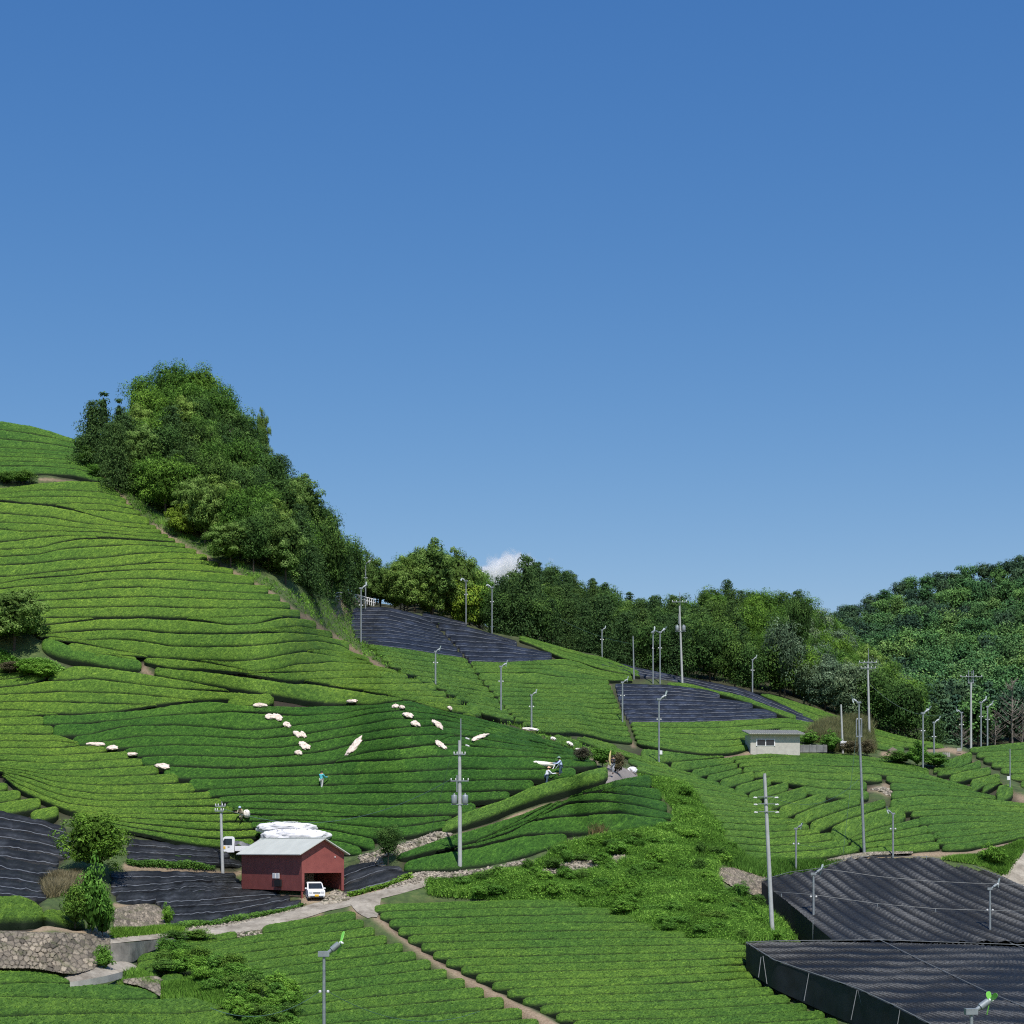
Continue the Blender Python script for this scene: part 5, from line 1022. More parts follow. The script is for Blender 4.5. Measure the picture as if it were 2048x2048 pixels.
# ------------------------------------------------------------------ roads, walls, rubble
def strip_sheet(name,top,bot,mat,label,dz=.05,n=160,m=8,kind='structure',cat=None):
    def res(pl,n):
        p=np.array(pl,float); L_=np.concatenate([[0],np.cumsum(np.hypot(*np.diff(p,axis=0).T))]); t=np.linspace(0,L_[-1],n)
        return np.stack([np.interp(t,L_,p[:,0]),np.interp(t,L_,p[:,1])],1)
    a,b=res(top,n),res(bot,n); s=np.linspace(0,1,m)[:,None,None]; q=a[None]*(1-s)+b[None]*s
    pts=G(q[...,0],q[...,1],dz); ix=np.arange(m*n).reshape(m,n)
    o=mesh_np(name,pts.reshape(-1,3),np.stack([ix[:-1,:-1],ix[1:,:-1],ix[1:,1:],ix[:-1,1:]],-1).reshape(-1,4),mat)
    tag(o,label,cat,kind=kind); return o
def road_mat():
    m,nt,b=new_mat('worn_concrete'); b.inputs['Roughness'].default_value=.9
    n1=noise(nt,.7,5,.7,'World'); n2=noise(nt,7,4,.6,'World')
    c=ramp(nt,n1,[(.3,(.17,.145,.11)),(.5,(.31,.275,.22)),(.7,(.44,.395,.32))])
    nt.links.new(mixc(nt,.5,c,ramp(nt,n2,[(.3,(.65,.62,.6)),(.7,(1.2,1.2,1.2))]),'MULTIPLY'),b.inputs['Base Color']); bump(nt,b,n2,.4,.05); return m
M['road']=road_mat()
strip_sheet('concrete_lane',px('p',[(190,1884),(220,1878),(285,1869),(362,1861),(430,1852),(478,1843),(560,1823),(626,1808),(700,1795),(770,1779),(840,1762),(880,1752)]),
  px('p',[(190,1894),(220,1889),(285,1882),(360,1873),(433,1868),(520,1854),(565,1844),(640,1824),(700,1812),(752,1799),(800,1789),(845,1776),(880,1764)]),M['road'],'worn concrete lane passing in front of the red shed')
strip_sheet('concrete_apron',px('p',[(700,1809),(730,1803),(762,1797)]),px('p',[(714,1822),(736,1836),(754,1832)]),M['road'],'concrete apron where the dirt path meets the lane',dz=.07,n=30)
strip_sheet('lower_lane',px('p',[(120,1951),(160,1943),(200,1935),(232,1925),(270,1924),(330,1928)]),px('p',[(125,1966),(170,1959),(210,1952),(250,1943),(290,1935),(332,1931)]),M['road'],'lower concrete lane below the stone wall',dz=.06,n=60)
strip_sheet('right_lane',px('p',[(2110,1650),(2048,1698),(2026,1722),(2004,1753)]),px('p',[(2150,1700),(2075,1760),(2048,1776),(2040,1771)]),M['road'],'concrete lane at the right edge above the big black net',dz=.06,n=40)
strip_sheet('footpath',px('p',[(1212,1535),(1218,1522),(1232,1520),(1245,1535),(1275,1543)]),px('p',[(1200,1566),(1215,1562),(1235,1558),(1255,1552),(1276,1545)]),plain('grey_gravel',(.24,.21,.19),.95,nscale=3,coord='World'),'grey gravel spot where the footpath meets the diagonal path',dz=.05,n=20)
def rocks(cs,rad,r,flat=.7):
    """cs (n,3), rad (n,) -> verts, faces of angular stones"""
    bm=bmesh.new(); bmesh.ops.create_icosphere(bm,subdivisions=1,radius=1); V=np.array([v.co[:] for v in bm.verts]); Fc=np.array([[v.index for v in f.verts] for f in bm.faces]); bm.free()
    n=len(cs); sc=r.uniform(.6,1.25,(n,1,3)); sc[...,2]*=flat; A=r.uniform(0,6.28,n); ca,sa=np.cos(A),np.sin(A)
    v=V[None]*sc*(1+r.normal(size=(n,len(V),1))*.14); x=v[...,0]*ca[:,None]-v[...,1]*sa[:,None]; y=v[...,0]*sa[:,None]+v[...,1]*ca[:,None]
    v=np.stack([x,y,v[...,2]],-1)*rad[:,None,None]+cs[:,None]
    f=(Fc[None]+(np.arange(n)*len(V))[:,None,None]).reshape(-1,3); t=np.repeat(r.random(n),len(V)); return v.reshape(-1,3),f,t
def stone_mat(name,c,moss=.3):
    m,nt,b=new_mat(name); b.inputs['Roughness'].default_value=.95
    n1=noise(nt,9,4,.7,'World'); n2=noise(nt,1.0,3,.6,'World')
    c1=ramp(nt,attr(nt,'tone'),[(0,tuple(x*.16 for x in c)),(.25,tuple(x*.6 for x in c)),(.6,c),(1,tuple(min(1,x*1.5) for x in c))])
    c2=mixc(nt,.7,c1,ramp(nt,n1,[(.3,(.6,.6,.6)),(.7,(1.25,1.25,1.25))]),'MULTIPLY')
    f=ramp(nt,n2,[(.5,(0,0,0)),(.72,(moss*2,)*3)]); nt.links.new(mixc(nt,f,c2,(.10,.11,.04)),b.inputs['Base Color']); bump(nt,b,n1,.7,.06); return m
M['stone']=stone_mat('field_stone',(.27,.225,.165),.35); M['rubble']=stone_mat('rubble_stone',(.33,.285,.22),.25)
def stone_wall(label,top,bot,size,seed,mat='stone',step=None):
    """fitted field stones: a bulged cell per stone, dark joints between"""
    r=np.random.default_rng(seed); f,g=curve(top),curve(bot); u0,u1=max(f.lo,g.lo,-150),min(f.hi,g.hi)
    mid=(u0+u1)/2; dm=float(D(mid,(f(mid)+g(mid))/2)); L_=(u1-u0)*dm/F; us0=np.linspace(u0,u1,20); Hm=float(np.max(g(us0)-f(us0)))*dm/F
    n=max(20,int(L_/.045)); m=max(8,int(Hm/.045)); us=np.linspace(u0,u1,n); S=np.linspace(0,1,m)[:,None]; a,b=f(us),g(us)
    X=np.repeat(np.linspace(0,L_,n)[None],m,0)+r.normal(0,.01,(m,n)); Y=(b-a)[None]*dm/F*S; sz=size*.55
    gx,gy=np.meshgrid(np.arange(-sz,L_+sz,sz),np.arange(-sz,Hm+sz,sz*.8)); sx=(gx+(np.arange(len(gx))%2)[:,None]*sz*.5+r.normal(0,.26*sz,gx.shape)).ravel(); sy=(gy+r.normal(0,.22*sz,gx.shape)).ravel()
    ct=np.clip(r.normal(.55,.22,len(sx)),.15,1); cb=r.uniform(.4,1.2,len(sx)); d1=np.empty(X.size); d2=np.empty(X.size); c1=np.empty(X.size,int); xr,yr=X.ravel(),Y.ravel()
    for k in range(0,X.size,4000):
        dd=np.hypot(xr[k:k+4000,None]-sx[None],(yr[k:k+4000,None]-sy[None])*1.15); o=np.argpartition(dd,1,1)[:,:2]; v=np.take_along_axis(dd,o,1); sw=v[:,0]>v[:,1]; o[sw]=o[sw][:,::-1]; v[sw]=v[sw][:,::-1]; d1[k:k+4000]=v[:,0]; d2[k:k+4000]=v[:,1]; c1[k:k+4000]=o[:,0]
    e=np.clip((d2-d1)/(sz*.28),0,1).reshape(X.shape); bul=e**.6*(.05+.10*cb[c1].reshape(X.shape))*sz/.25; tone=(e**.8)*ct[c1].reshape(X.shape)
    dt=D(us,a); db=D(us,b); v=a+(b-a)*S; d=np.minimum(dt+(db-dt)*S,np.minimum(D(np.repeat(us[None],m,0),v),1e9))-.30-bul; p=PX(np.repeat(us[None],m,0),v,d)+r.normal(0,.012,(m,n,3))
    bk=p[:1].copy(); bk[...,1]+=.9; bk[...,2]-=.02; p=np.concatenate([bk,p]); tone=np.concatenate([tone[:1]*0+.3,tone]); m+=1; ix=np.arange(m*n).reshape(m,n)
    o=mesh_np('stone_wall',p.reshape(-1,3),np.stack([ix[:-1,:-1],ix[1:,:-1],ix[1:,1:],ix[:-1,1:]],-1).reshape(-1,4),M[mat],attrs={'tone':tone.ravel()},smooth=False); return tag(o,label,'wall')
stone_wall('rough dry stone wall of big grey blocks at the bottom left',px('c8',[(-700,1215),(0,1215),(200,1222),(450,1228),(650,1235),(850,1250)]),px('c8',[(-700,1500),(0,1500),(250,1500),(420,1528),(560,1548),(700,1515),(770,1480),(850,1400)]),.62,1)
stone_wall('small stone wall above the lane, below the covered rows',px('c8',[(878,1045),(1000,1015),(1120,1000),(1200,1020),(1290,1090)]),px('c8',[(875,1210),(1050,1195),(1290,1180)]),.36,2)
stone_wall('stone retaining wall above the lower lane spit',px('c8',[(950,1590),(1080,1570),(1215,1560),(1240,1600)]),px('c8',[(950,1612),(1080,1635),(1180,1680),(1240,1720)]),.5,3)
stone_wall('weathered stone wall half hidden on the bank, left of the black net',px('c4',[(1245,925),(1350,925),(1480,925),(1560,930)]),px('c4',[(1245,985),(1330,1040),(1450,1095),(1560,1115)]),.32,4)
stone_wall('low stone wall under the tea field, above the large black net',px('c5',[(390,665),(560,625),(740,600),(900,598),(1080,598)]),px('c5',[(390,715),(560,672),(740,628),(900,620),(1080,612)]),.26,5,'rubble')
M['greyconc']=plain('stained_concrete',(.24,.22,.19),.9,nscale=1.2,amt=.45,coord='World')
def concrete_wall(label,top,bot,dback=.35,mat='concrete'):
    f,g=curve(top),curve(bot); u0,u1=max(f.lo,g.lo),min(f.hi,g.hi); us=np.linspace(u0,u1,40); V=[]
    for u in us:
        a,b=float(f(u)),float(g(u)); d=float(D(u,b))-.15
        for (vv,dd) in ((b+4,d),(a,d+.02),(a,d+dback),(b+4,d+dback)): V.append(PX(u,vv,dd))
    V=np.array(V); ix=np.arange(len(V)).reshape(-1,4); fc=[]
    for k in range(4): fc.append(np.stack([ix[:-1,k],ix[:-1,(k+1)%4],ix[1:,(k+1)%4],ix[1:,k]],1))
    fc.append(ix[:1]); fc.append(ix[-1:,::-1]); o=mesh_np('retaining_wall',V,np.concatenate(fc),M[mat],smooth=False); return tag(o,label,'wall')
concrete_wall('stained concrete retaining wall carrying the lane, bottom left',px('c8',[(855,1312),(1000,1302),(1150,1288),(1290,1272),(1395,1258)]),px('c8',[(855,1440),(900,1450),(1030,1445),(1120,1370),(1300,1305),(1395,1275)]),mat='greyconc')
concrete_wall('low concrete kerb wall below the lower lane',px('p',[(140,1964),(180,1958),(215,1951),(247,1943)]),px('p',[(140,1972),(180,1967),(215,1961),(247,1952)]))
def rubble(poly,n,size,label,seed,mat='rubble'):
    r=np.random.default_rng(seed); p=np.array(poly); lo,hi=p.min(0),p.max(0); U=r.uniform(lo[0],hi[0],n*6); V=r.uniform(lo[1],hi[1],n*6); ok=inpoly(poly,U,V); U,V=U[ok][:n],V[ok][:n]
    v,f,t=rocks(G(U,V,.02),size*r.uniform(.4,1.2,len(U)),r,.7); o=mesh_np('rubble',v,f,M[mat],attrs={'tone':t},smooth=False); tag(o,label,'stones',kind='stuff')
rubble(px('p',[(718,1710),(760,1700),(790,1693),(840,1672),(880,1652),(897,1645),(903,1662),(880,1680),(840,1695),(798,1705),(740,1722),(720,1722)]),1300,.17,'pale rubble slope below the dark field, right of the red shed',1)
rubble(px('p',[(1082,1741),(1120,1727),(1160,1720),(1250,1711),(1264,1720),(1180,1738),(1100,1748)]),700,.18,'strip of pale stones across the overgrown bank',2)
rubble(px('p',[(815,1742),(850,1738),(900,1742),(960,1738),(1030,1722),(1050,1716),(1060,1724),(1000,1742),(900,1756),(840,1762),(805,1765)]),900,.15,'stones along the foot of the wedge plot',3)
rubble(px('p',[(330,1854),(400,1852),(480,1840),(560,1822),(600,1812),(605,1817),(560,1828),(480,1848),(430,1856),(335,1864)]),700,.12,'small stones edging the lane below the covered rows',4)
rubble(px('p',[(640,1806),(655,1792),(672,1780),(690,1786),(700,1798),(690,1806),(650,1810)]),260,.2,'heap of broken earth clods beside the parked van',5)
rubble(px('c7',[(250,1210),(420,1190),(620,1155),(900,1085),(1040,1085),(900,1120),(640,1180),(450,1215),(260,1235)]),350,.12,'stones along the lower edge of the lane',6)
rubble(px('c7',[(1270,640),(1400,650),(1420,690),(1330,670)]),120,.2,'pale stones at the foot of the young conifer',7)
rubble(px('c5',[(800,95),(910,100),(915,150),(850,140),(740,100)]),200,.2,'pale stones on the bare soil gap in the right field',8)
rubble(px('c7',[(1640,760),(1700,740),(1932,740),(1932,800),(1800,800),(1650,860),(1500,880),(1400,900)]),500,.13,'stones and clods between the covered rows and the lane',9)
# boulder, low grey block wall by the hut
v,f,t=rocks(np.array([G(1785,1503,.1)]),np.array([.95]),np.random.default_rng(3),.6); tag(mesh_np('boulder',v,f,M['stone'],attrs={'tone':t},smooth=False),'flat brown boulder between the shrubs at right','boulder')
def box_wall(label,u0,u1,vt,vb,mat='concrete',th=.3):
    a,b=Pv(u0,vb),Pv(u1,vb); d=(b-a); d.z=0; L_=d.length; h=(vb-vt)*float(D((u0+u1)/2,vb))/F; mb=MB(); mb.box((L_/2,0,h/2),(L_,th,h))
    for k in range(4): mb.box((L_*(k+.5)/4,-.17,h/2+.03),(.12,.06,h+.06))
    o=mb.build('block_wall',M[mat],bevel=.01); o.location=a; o.rotation_euler=(0,0,math.atan2(d.y,d.x)); tag(o,label,'wall')
M['greyblock']=plain('dark_concrete',(.20,.20,.20),.9,nscale=2,amt=.3)
box_wall('low dark grey block wall right of the white hut',1600,1654,1490,1505,'greyblock')
box_wall('pale low concrete wall by the path end at right',1884,1900,1506,1514,'concrete')
box_wall('pale concrete block at the head of the right dirt path',1914,1923,1497,1503,'concrete')
# white railing at the right end of the ridge wood
def railing():
    mb=MB(); pts=[(672,1196),(690,1194),(710,1198),(730,1203),(752,1209)]
    P0=[Pv(u,v+4) for u,v in pts]; P1=[p+Vector((0,0,.9)) for p in P0]
    t=empty('railing',P0[0],0,'white panel railing at the right end of the ridge wood','railing')
    r=MB(); r.tube([p-P0[0] for p in P1],.06,6); r.tube([p-P0[0]+Vector((0,0,.45)) for p in P0],.05,6); r.build('rail',M['white'],t)
    for a,b in zip(P0[:-1],P0[1:]):
        for k in range(5):
            p=a.lerp(b,k/5)-P0[0]; m_=MB(); m_.box((p.x,p.y,p.z+.45),(.09,.06,.95)); m_.build('post',M['white'],t)
railing()
# ------------------------------------------------------------------ overhead net canopies
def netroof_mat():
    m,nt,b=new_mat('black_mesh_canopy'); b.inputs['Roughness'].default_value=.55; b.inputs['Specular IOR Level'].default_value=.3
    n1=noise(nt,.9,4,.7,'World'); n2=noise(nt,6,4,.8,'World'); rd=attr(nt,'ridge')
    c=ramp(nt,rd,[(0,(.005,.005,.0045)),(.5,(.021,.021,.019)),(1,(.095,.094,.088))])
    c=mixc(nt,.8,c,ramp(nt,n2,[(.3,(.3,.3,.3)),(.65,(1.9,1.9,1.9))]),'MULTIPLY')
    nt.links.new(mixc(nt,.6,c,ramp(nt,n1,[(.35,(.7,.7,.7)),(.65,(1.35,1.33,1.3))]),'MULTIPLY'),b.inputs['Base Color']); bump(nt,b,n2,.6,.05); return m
M['rail']=plain('dull_pipe',(.17,.18,.18),.6,.2,nscale=3); M['roofnet']=netroof_mat(); M['sidenet']=plain('black_side_net',(.012,.014,.019),.7,nscale=.8,amt=.6,coord='World')
f5=tps_fit(*[np.array(x,float) for x in ([(1523,1762),(1580,1746),(1703,1716),(1853,1715),(1936,1729),(2040,1771),(1664,1878),(1850,1882),(2048,1885),(2300,1850),(2300,1885),(1600,1822)],[138,143,150,152,150,146,126,130,131,143,132,133])])
f6=tps_fit(*[np.array(x,float) for x in ([(1492,1887),(1760,1883),(2048,1893),(2300,1901),(1618,1946),(1714,1979),(1856,2048),(1990,2120),(2200,2200),(2048,2048),(2300,2048)],[118,124,129,131,110,104.5,96.5,90,84,99,102])])
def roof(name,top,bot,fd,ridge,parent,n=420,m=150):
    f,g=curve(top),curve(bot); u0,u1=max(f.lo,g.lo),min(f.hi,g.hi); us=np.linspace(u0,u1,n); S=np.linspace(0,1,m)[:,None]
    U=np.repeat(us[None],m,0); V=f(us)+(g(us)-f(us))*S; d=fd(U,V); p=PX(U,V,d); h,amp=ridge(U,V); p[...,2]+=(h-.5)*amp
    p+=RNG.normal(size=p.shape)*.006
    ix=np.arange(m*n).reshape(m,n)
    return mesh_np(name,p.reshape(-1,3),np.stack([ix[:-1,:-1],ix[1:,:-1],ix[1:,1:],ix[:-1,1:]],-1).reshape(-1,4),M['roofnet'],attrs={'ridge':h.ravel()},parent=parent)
def sidewall(edge,bot,fd,parent,n=90):
    f,g=curve(edge),curve(bot); u0,u1=max(f.lo,g.lo),min(f.hi,g.hi); us=np.linspace(u0,u1,n); S=np.linspace(0,1,12)[:,None]; U=np.repeat(us[None],12,0); V=f(us)+(g(us)-f(us))*S
    d=np.repeat(fd(us,f(us))[None],12,0); p=PX(U,V,d); p[...,1]+=.06*np.sin(U*.23)*S; ix=np.arange(12*n).reshape(12,n)
    return mesh_np('side_net',p.reshape(-1,3),np.stack([ix[:-1,:-1],ix[1:,:-1],ix[1:,1:],ix[:-1,1:]],-1).reshape(-1,4),M['sidenet'],parent=parent)
def pipe(pts,fd,parent,r=.024,dz=.08,name='rail',sag=0):
    mb=MB(); P_=[]
    for (a,b) in zip(pts[:-1],pts[1:]):
        for k in range(6): u=a[0]+(b[0]-a[0])*k/6; v=a[1]+(b[1]-a[1])*k/6; P_.append((u,v))
    P_.append(pts[-1]); mb.tube([Vector(PX(u,v,float(fd(np.array([u]),np.array([v]))[0]),dz).tolist()) for u,v in P_],r,6); return mb.build(name,M['rail'],parent,smooth=True)
K1=tag(empty('shade_net_canopy',(0,0,0)),'large black hillside shade net on poles with diagonal folds, lower right','shade canopy')
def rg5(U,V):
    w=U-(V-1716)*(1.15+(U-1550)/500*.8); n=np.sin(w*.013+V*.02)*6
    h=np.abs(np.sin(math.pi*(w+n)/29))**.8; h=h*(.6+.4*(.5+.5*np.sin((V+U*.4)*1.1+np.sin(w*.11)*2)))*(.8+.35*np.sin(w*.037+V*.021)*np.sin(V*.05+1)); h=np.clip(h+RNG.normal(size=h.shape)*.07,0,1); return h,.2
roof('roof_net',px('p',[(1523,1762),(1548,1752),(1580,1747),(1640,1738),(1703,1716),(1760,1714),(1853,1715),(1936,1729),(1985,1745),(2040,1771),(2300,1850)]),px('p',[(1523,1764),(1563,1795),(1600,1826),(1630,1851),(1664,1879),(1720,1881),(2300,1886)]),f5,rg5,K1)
sidewall(px('p',[(1523,1764),(1563,1795),(1600,1826),(1630,1851),(1664,1879)]),px('p',[(1523,1800),(1563,1842),(1600,1880),(1630,1895),(1664,1900)]),f5,K1)
pipe(px('p',[(1523,1762),(1580,1746),(1640,1738),(1703,1716),(1760,1714),(1853,1715),(1936,1729),(2040,1771)]),f5,K1)
pipe(px('p',[(1646,1744),(1700,1751),(1763,1760),(1853,1768),(1950,1773),(2060,1776)]),f5,K1,dz=.25)
pipe(px('p',[(1548,1790),(1626,1796),(1755,1814),(1871,1824),(1960,1827),(2060,1829)]),f5,K1,dz=.25)
for u,v in ((1563,1794),(1703,1718),(1853,1717),(1755,1814),(1871,1824),(1626,1848)):
    d=float(f5(np.array([float(u)]),np.array([float(v)]))[0]); p=Vector(PX(u,v,d,.25).tolist()); mb=MB(); mb.tube([p,p-Vector((0,0,2.4))],.03,6); mb.build('support_post',M['steel'],K1)
K2=tag(empty('shade_net_canopy',(0,0,0)),'near black shade net with scalloped level folds and a hanging black side, bottom right corner','shade canopy')
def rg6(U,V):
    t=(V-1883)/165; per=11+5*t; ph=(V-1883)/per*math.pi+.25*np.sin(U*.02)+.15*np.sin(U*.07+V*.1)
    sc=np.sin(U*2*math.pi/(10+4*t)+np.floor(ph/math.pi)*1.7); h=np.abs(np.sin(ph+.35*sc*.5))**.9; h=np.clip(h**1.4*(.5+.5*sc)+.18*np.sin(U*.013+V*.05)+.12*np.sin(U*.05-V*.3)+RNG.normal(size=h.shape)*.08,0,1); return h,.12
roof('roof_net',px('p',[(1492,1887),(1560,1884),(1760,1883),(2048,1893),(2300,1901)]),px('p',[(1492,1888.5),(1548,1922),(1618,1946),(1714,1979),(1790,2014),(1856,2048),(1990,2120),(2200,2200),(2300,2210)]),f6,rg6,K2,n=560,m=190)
sidewall(px('p',[(1492,1888),(1548,1922),(1618,1946),(1714,1979),(1790,2014),(1856,2048),(1990,2120),(2200,2200)]),px('p',[(1492,1940),(1548,1978),(1640,2020),(1714,2052),(1790,2092),(1856,2130),(1990,2205),(2200,2290)]),f6,K2)
for pl in ([(1492,1887),(1560,1884),(1760,1882),(2048,1892),(2300,1900)],[(1492,1887),(1548,1922),(1618,1946),(1714,1979),(1790,2014),(1856,2048),(1990,2120)],[(1760,1882),(1840,1922),(1905,1953),(1972,1985),(2060,2021),(2160,2060)],[(2020,1888),(2060,1902),(2200,1950)]): pipe(px('p',pl),f6,K2,.03)
def brace(u0,v0,u1,v1,parent):
    d=float(f6(np.array([float(u0)]),np.array([float(v0)]))[0]); mb=MB(); mb.tube([PX(u0,v0,d-.05),PX(u1,v1,d-.9)],.022,6); mb.build('brace',M['rail'],parent)
for b in ((1526,1912,1534,1968),(1522,1914,1517,1955),(1618,1946,1608,2002),(1714,1980,1702,2040),(1716,1980,1733,2050),(1800,2019,1790,2080)): brace(*b,K2)
# ------------------------------------------------------------------ poles and frost fans
M['blade']=plain('green_plastic_blade',(.22,.62,.08),.4,nscale=3,amt=.1); M['bladepale']=plain('pale_fan_blade',(.40,.47,.45),.4,nscale=3,amt=.1)
def fan(u,vt,vb,yaw,label,big=False,green=False,tiltdeg=35,th=None,box=False,dd=0):
    d=float(D(u,vb))+dd; b=PX(u,vb,d); zt=(VH-vt)*d/F; zb=float(b[2])-.8; s=max(.55,min(.85,(zt-zb)/8)) if not big else 1.1
    t=empty('frost_fan',(float(b[0]),float(b[1]),zb),yaw,label,'frost fan','frost fans on poles among the tea'); H=zt-zb-.45*s
    r=th or .085; mb=MB(); mb.tube([(0,0,0),(0,0,H*.6),(0,0,H)],[r,r,r*.85],12); mb.build('pole',M['steel'],t,smooth=True)
    mb=MB(); mb.box((-.02,0,H+.04),(.52*s,.26*s,.26*s)); mb.build('bracket',M['steel'],t,bevel=.015)
    a=math.radians(tiltdeg); ax=Vector((math.cos(a),0,math.sin(a))); R=ax.to_track_quat('Z','Y').to_matrix(); o=Vector((.2*s,0,H+.1))
    mb=MB(); mb.lathe([(.09*s,0),(.10*s,.2*s),(.15*s,.22*s),(.15*s,.62*s),(.10*s,.66*s)],o,14,axis=R); mb.build('motor',M['steel'],t,smooth=True)
    R2=Vector((math.cos(-.25),0,math.sin(-.25))).to_track_quat('Z','Y').to_matrix(); hub=o+ax*.72*s
    mb=MB(); mb.lathe([(.05*s,-.05*s),(.075*s,0),(.06*s,.1*s),(.01*s,.16*s)],hub,12,axis=R2); h=mb.build('hub',M['white'],t,smooth=True)
    for k in range(3):
        an=k*2.094+u*.37; e=R2@Vector((math.cos(an),math.sin(an),0)); f=R2@Vector((-math.sin(an),math.cos(an),.45)).normalized(); mb=MB(); L_=.62*s; prof=[(.0,.05),(.25,.11),(.6,.15),(.88,.13),(1,.05)]
        v=[]; 
        for q,(tt,w) in enumerate(prof):
            c=hub+e*(L_*tt); v+=[c-f*w*s*.7,c+f*w*s*.7+R2@Vector((0,0,.03))]
        nrm=R2@Vector((0,0,.012)); v2=[x+nrm for x in v]; n=len(v); mb.add(v+v2,[(2*i,2*i+1,2*i+3,2*i+2) for i in range(4)]+[(n+2*i+2,n+2*i+3,n+2*i+1,n+2*i) for i in range(4)]+[(0,2,n+2,n),(2,4,n+4,n+2),(4,6,n+6,n+4),(6,8,n+8,n+6),(n+1,n+3,3,1),(n+3,n+5,5,3),(n+5,n+7,7,5),(n+7,n+9,9,7),(0,n,n+1,1),(8,9,n+9,n+8)])
        mb.build('blade',M['blade'] if green else M['bladepale'],t)
    if box: mb=MB(); mb.box((.14,-.1,1.7),(.28,.2,.4)); mb.build('control_box',M['white'],t,bevel=.01)
    ins=MB(); 
    for sx in(-1,1): ins=MB(); ins.lathe([(.03,-.07),(.075,-.04),(.075,.04),(.03,.07)],(sx*.2,0,H*.72),10); ins.build('insulator',M['ceramic'],t,smooth=True)
    return t,Vector((float(b[0]),float(b[1]),zb+H*.72))
FP={}
for key,a in {'n1':(648,1890,2140,0.1,'near frost fan with green blades in front of the tea rows left of the path',True,True,40,.085),'n2':(1943,2003,2230,0.1,'near frost fan with bright green blades before the near black net',True,True,35,.09)}.items():
    FP[key]=fan(*a[:5],big=a[5],green=a[6],tiltdeg=a[7],th=a[8])[1]
FL=[('f1',1592,1652,1743,0,'frost fan pole standing above the left end of the large black net',1),('f2',1627,1740,1884,0,'frost fan pole at the left side of the large black net',1),('f3',1980,1770,1904,0,'frost fan pole rising through the right side of the large black net',1),
 ('f4',1786,1622,1714,3.1,'frost fan above the large black net, right of the tall slim pole',1),('f5',1318,1392,1523,.3,'frost fan with a white box, in the tea left of the white hut',0),('f6',1245,1360,1443,.2,'frost fan at the left edge of the striped black cover, by the dirt path',0),
 ('f7',871,1299,1365,.3,'leftmost frost fan of the three below the upper black net',0),('f8',1002,1328,1420,.3,'middle frost fan of the three, beside the dark diagonal gap',0),('f9',1063,1386,1454,.3,'lowest frost fan of the three, by the weedy diagonal strip',0),
 ('g1',722,1171,1282,.5,'frost fan pole at the lower left corner of the upper black net',0),('g2',731,1122,1216,.5,'frost fan at the white railing on top of the upper black net',0),('g3',932,1157,1246,2.6,'frost fan in front of the light green tree',0),('g4',984,1170,1264,2.8,'frost fan at the right end of the light green tree',0),
 ('g5',1204,1257,1314,.4,'small frost fan before the dark conifers, left of the plain post',0),('g6',1306,1260,1363,1.2,'left one of two slim frost fans next to the utility pole',0),('g7',1320,1259,1363,.4,'right one of two slim frost fans next to the utility pole',0),
 ('g8',1505,1316,1380,.4,'small frost fan by the right half of the conifer wood',0),('h1',1718,1399,1506,2.8,'frost fan pole on the dry mound beside the tall slim pole',0),('h2',1846,1420,1535,.3,'frost fan on the right dark diagonal gap, left of another',0),('h3',1868,1440,1530,.3,'frost fan in the shrubs left of the right dirt path',0),
 ('h4',1923,1421,1496,2.9,'small frost fan just left of the double-tipped pole',0),('h5',1962,1400,1490,.2,'left frost fan of the pair right of the double-tipped pole',0),('h6',1975,1409,1489,.2,'right frost fan of the pair right of the double-tipped pole',0)]
for k,u,vt,vb,yaw,lab,gr in FL: FP[k]=fan(u,vt,vb,yaw,lab,green=bool(gr and False),th=.085 if gr else .095,box=(k=='f5'))[1]
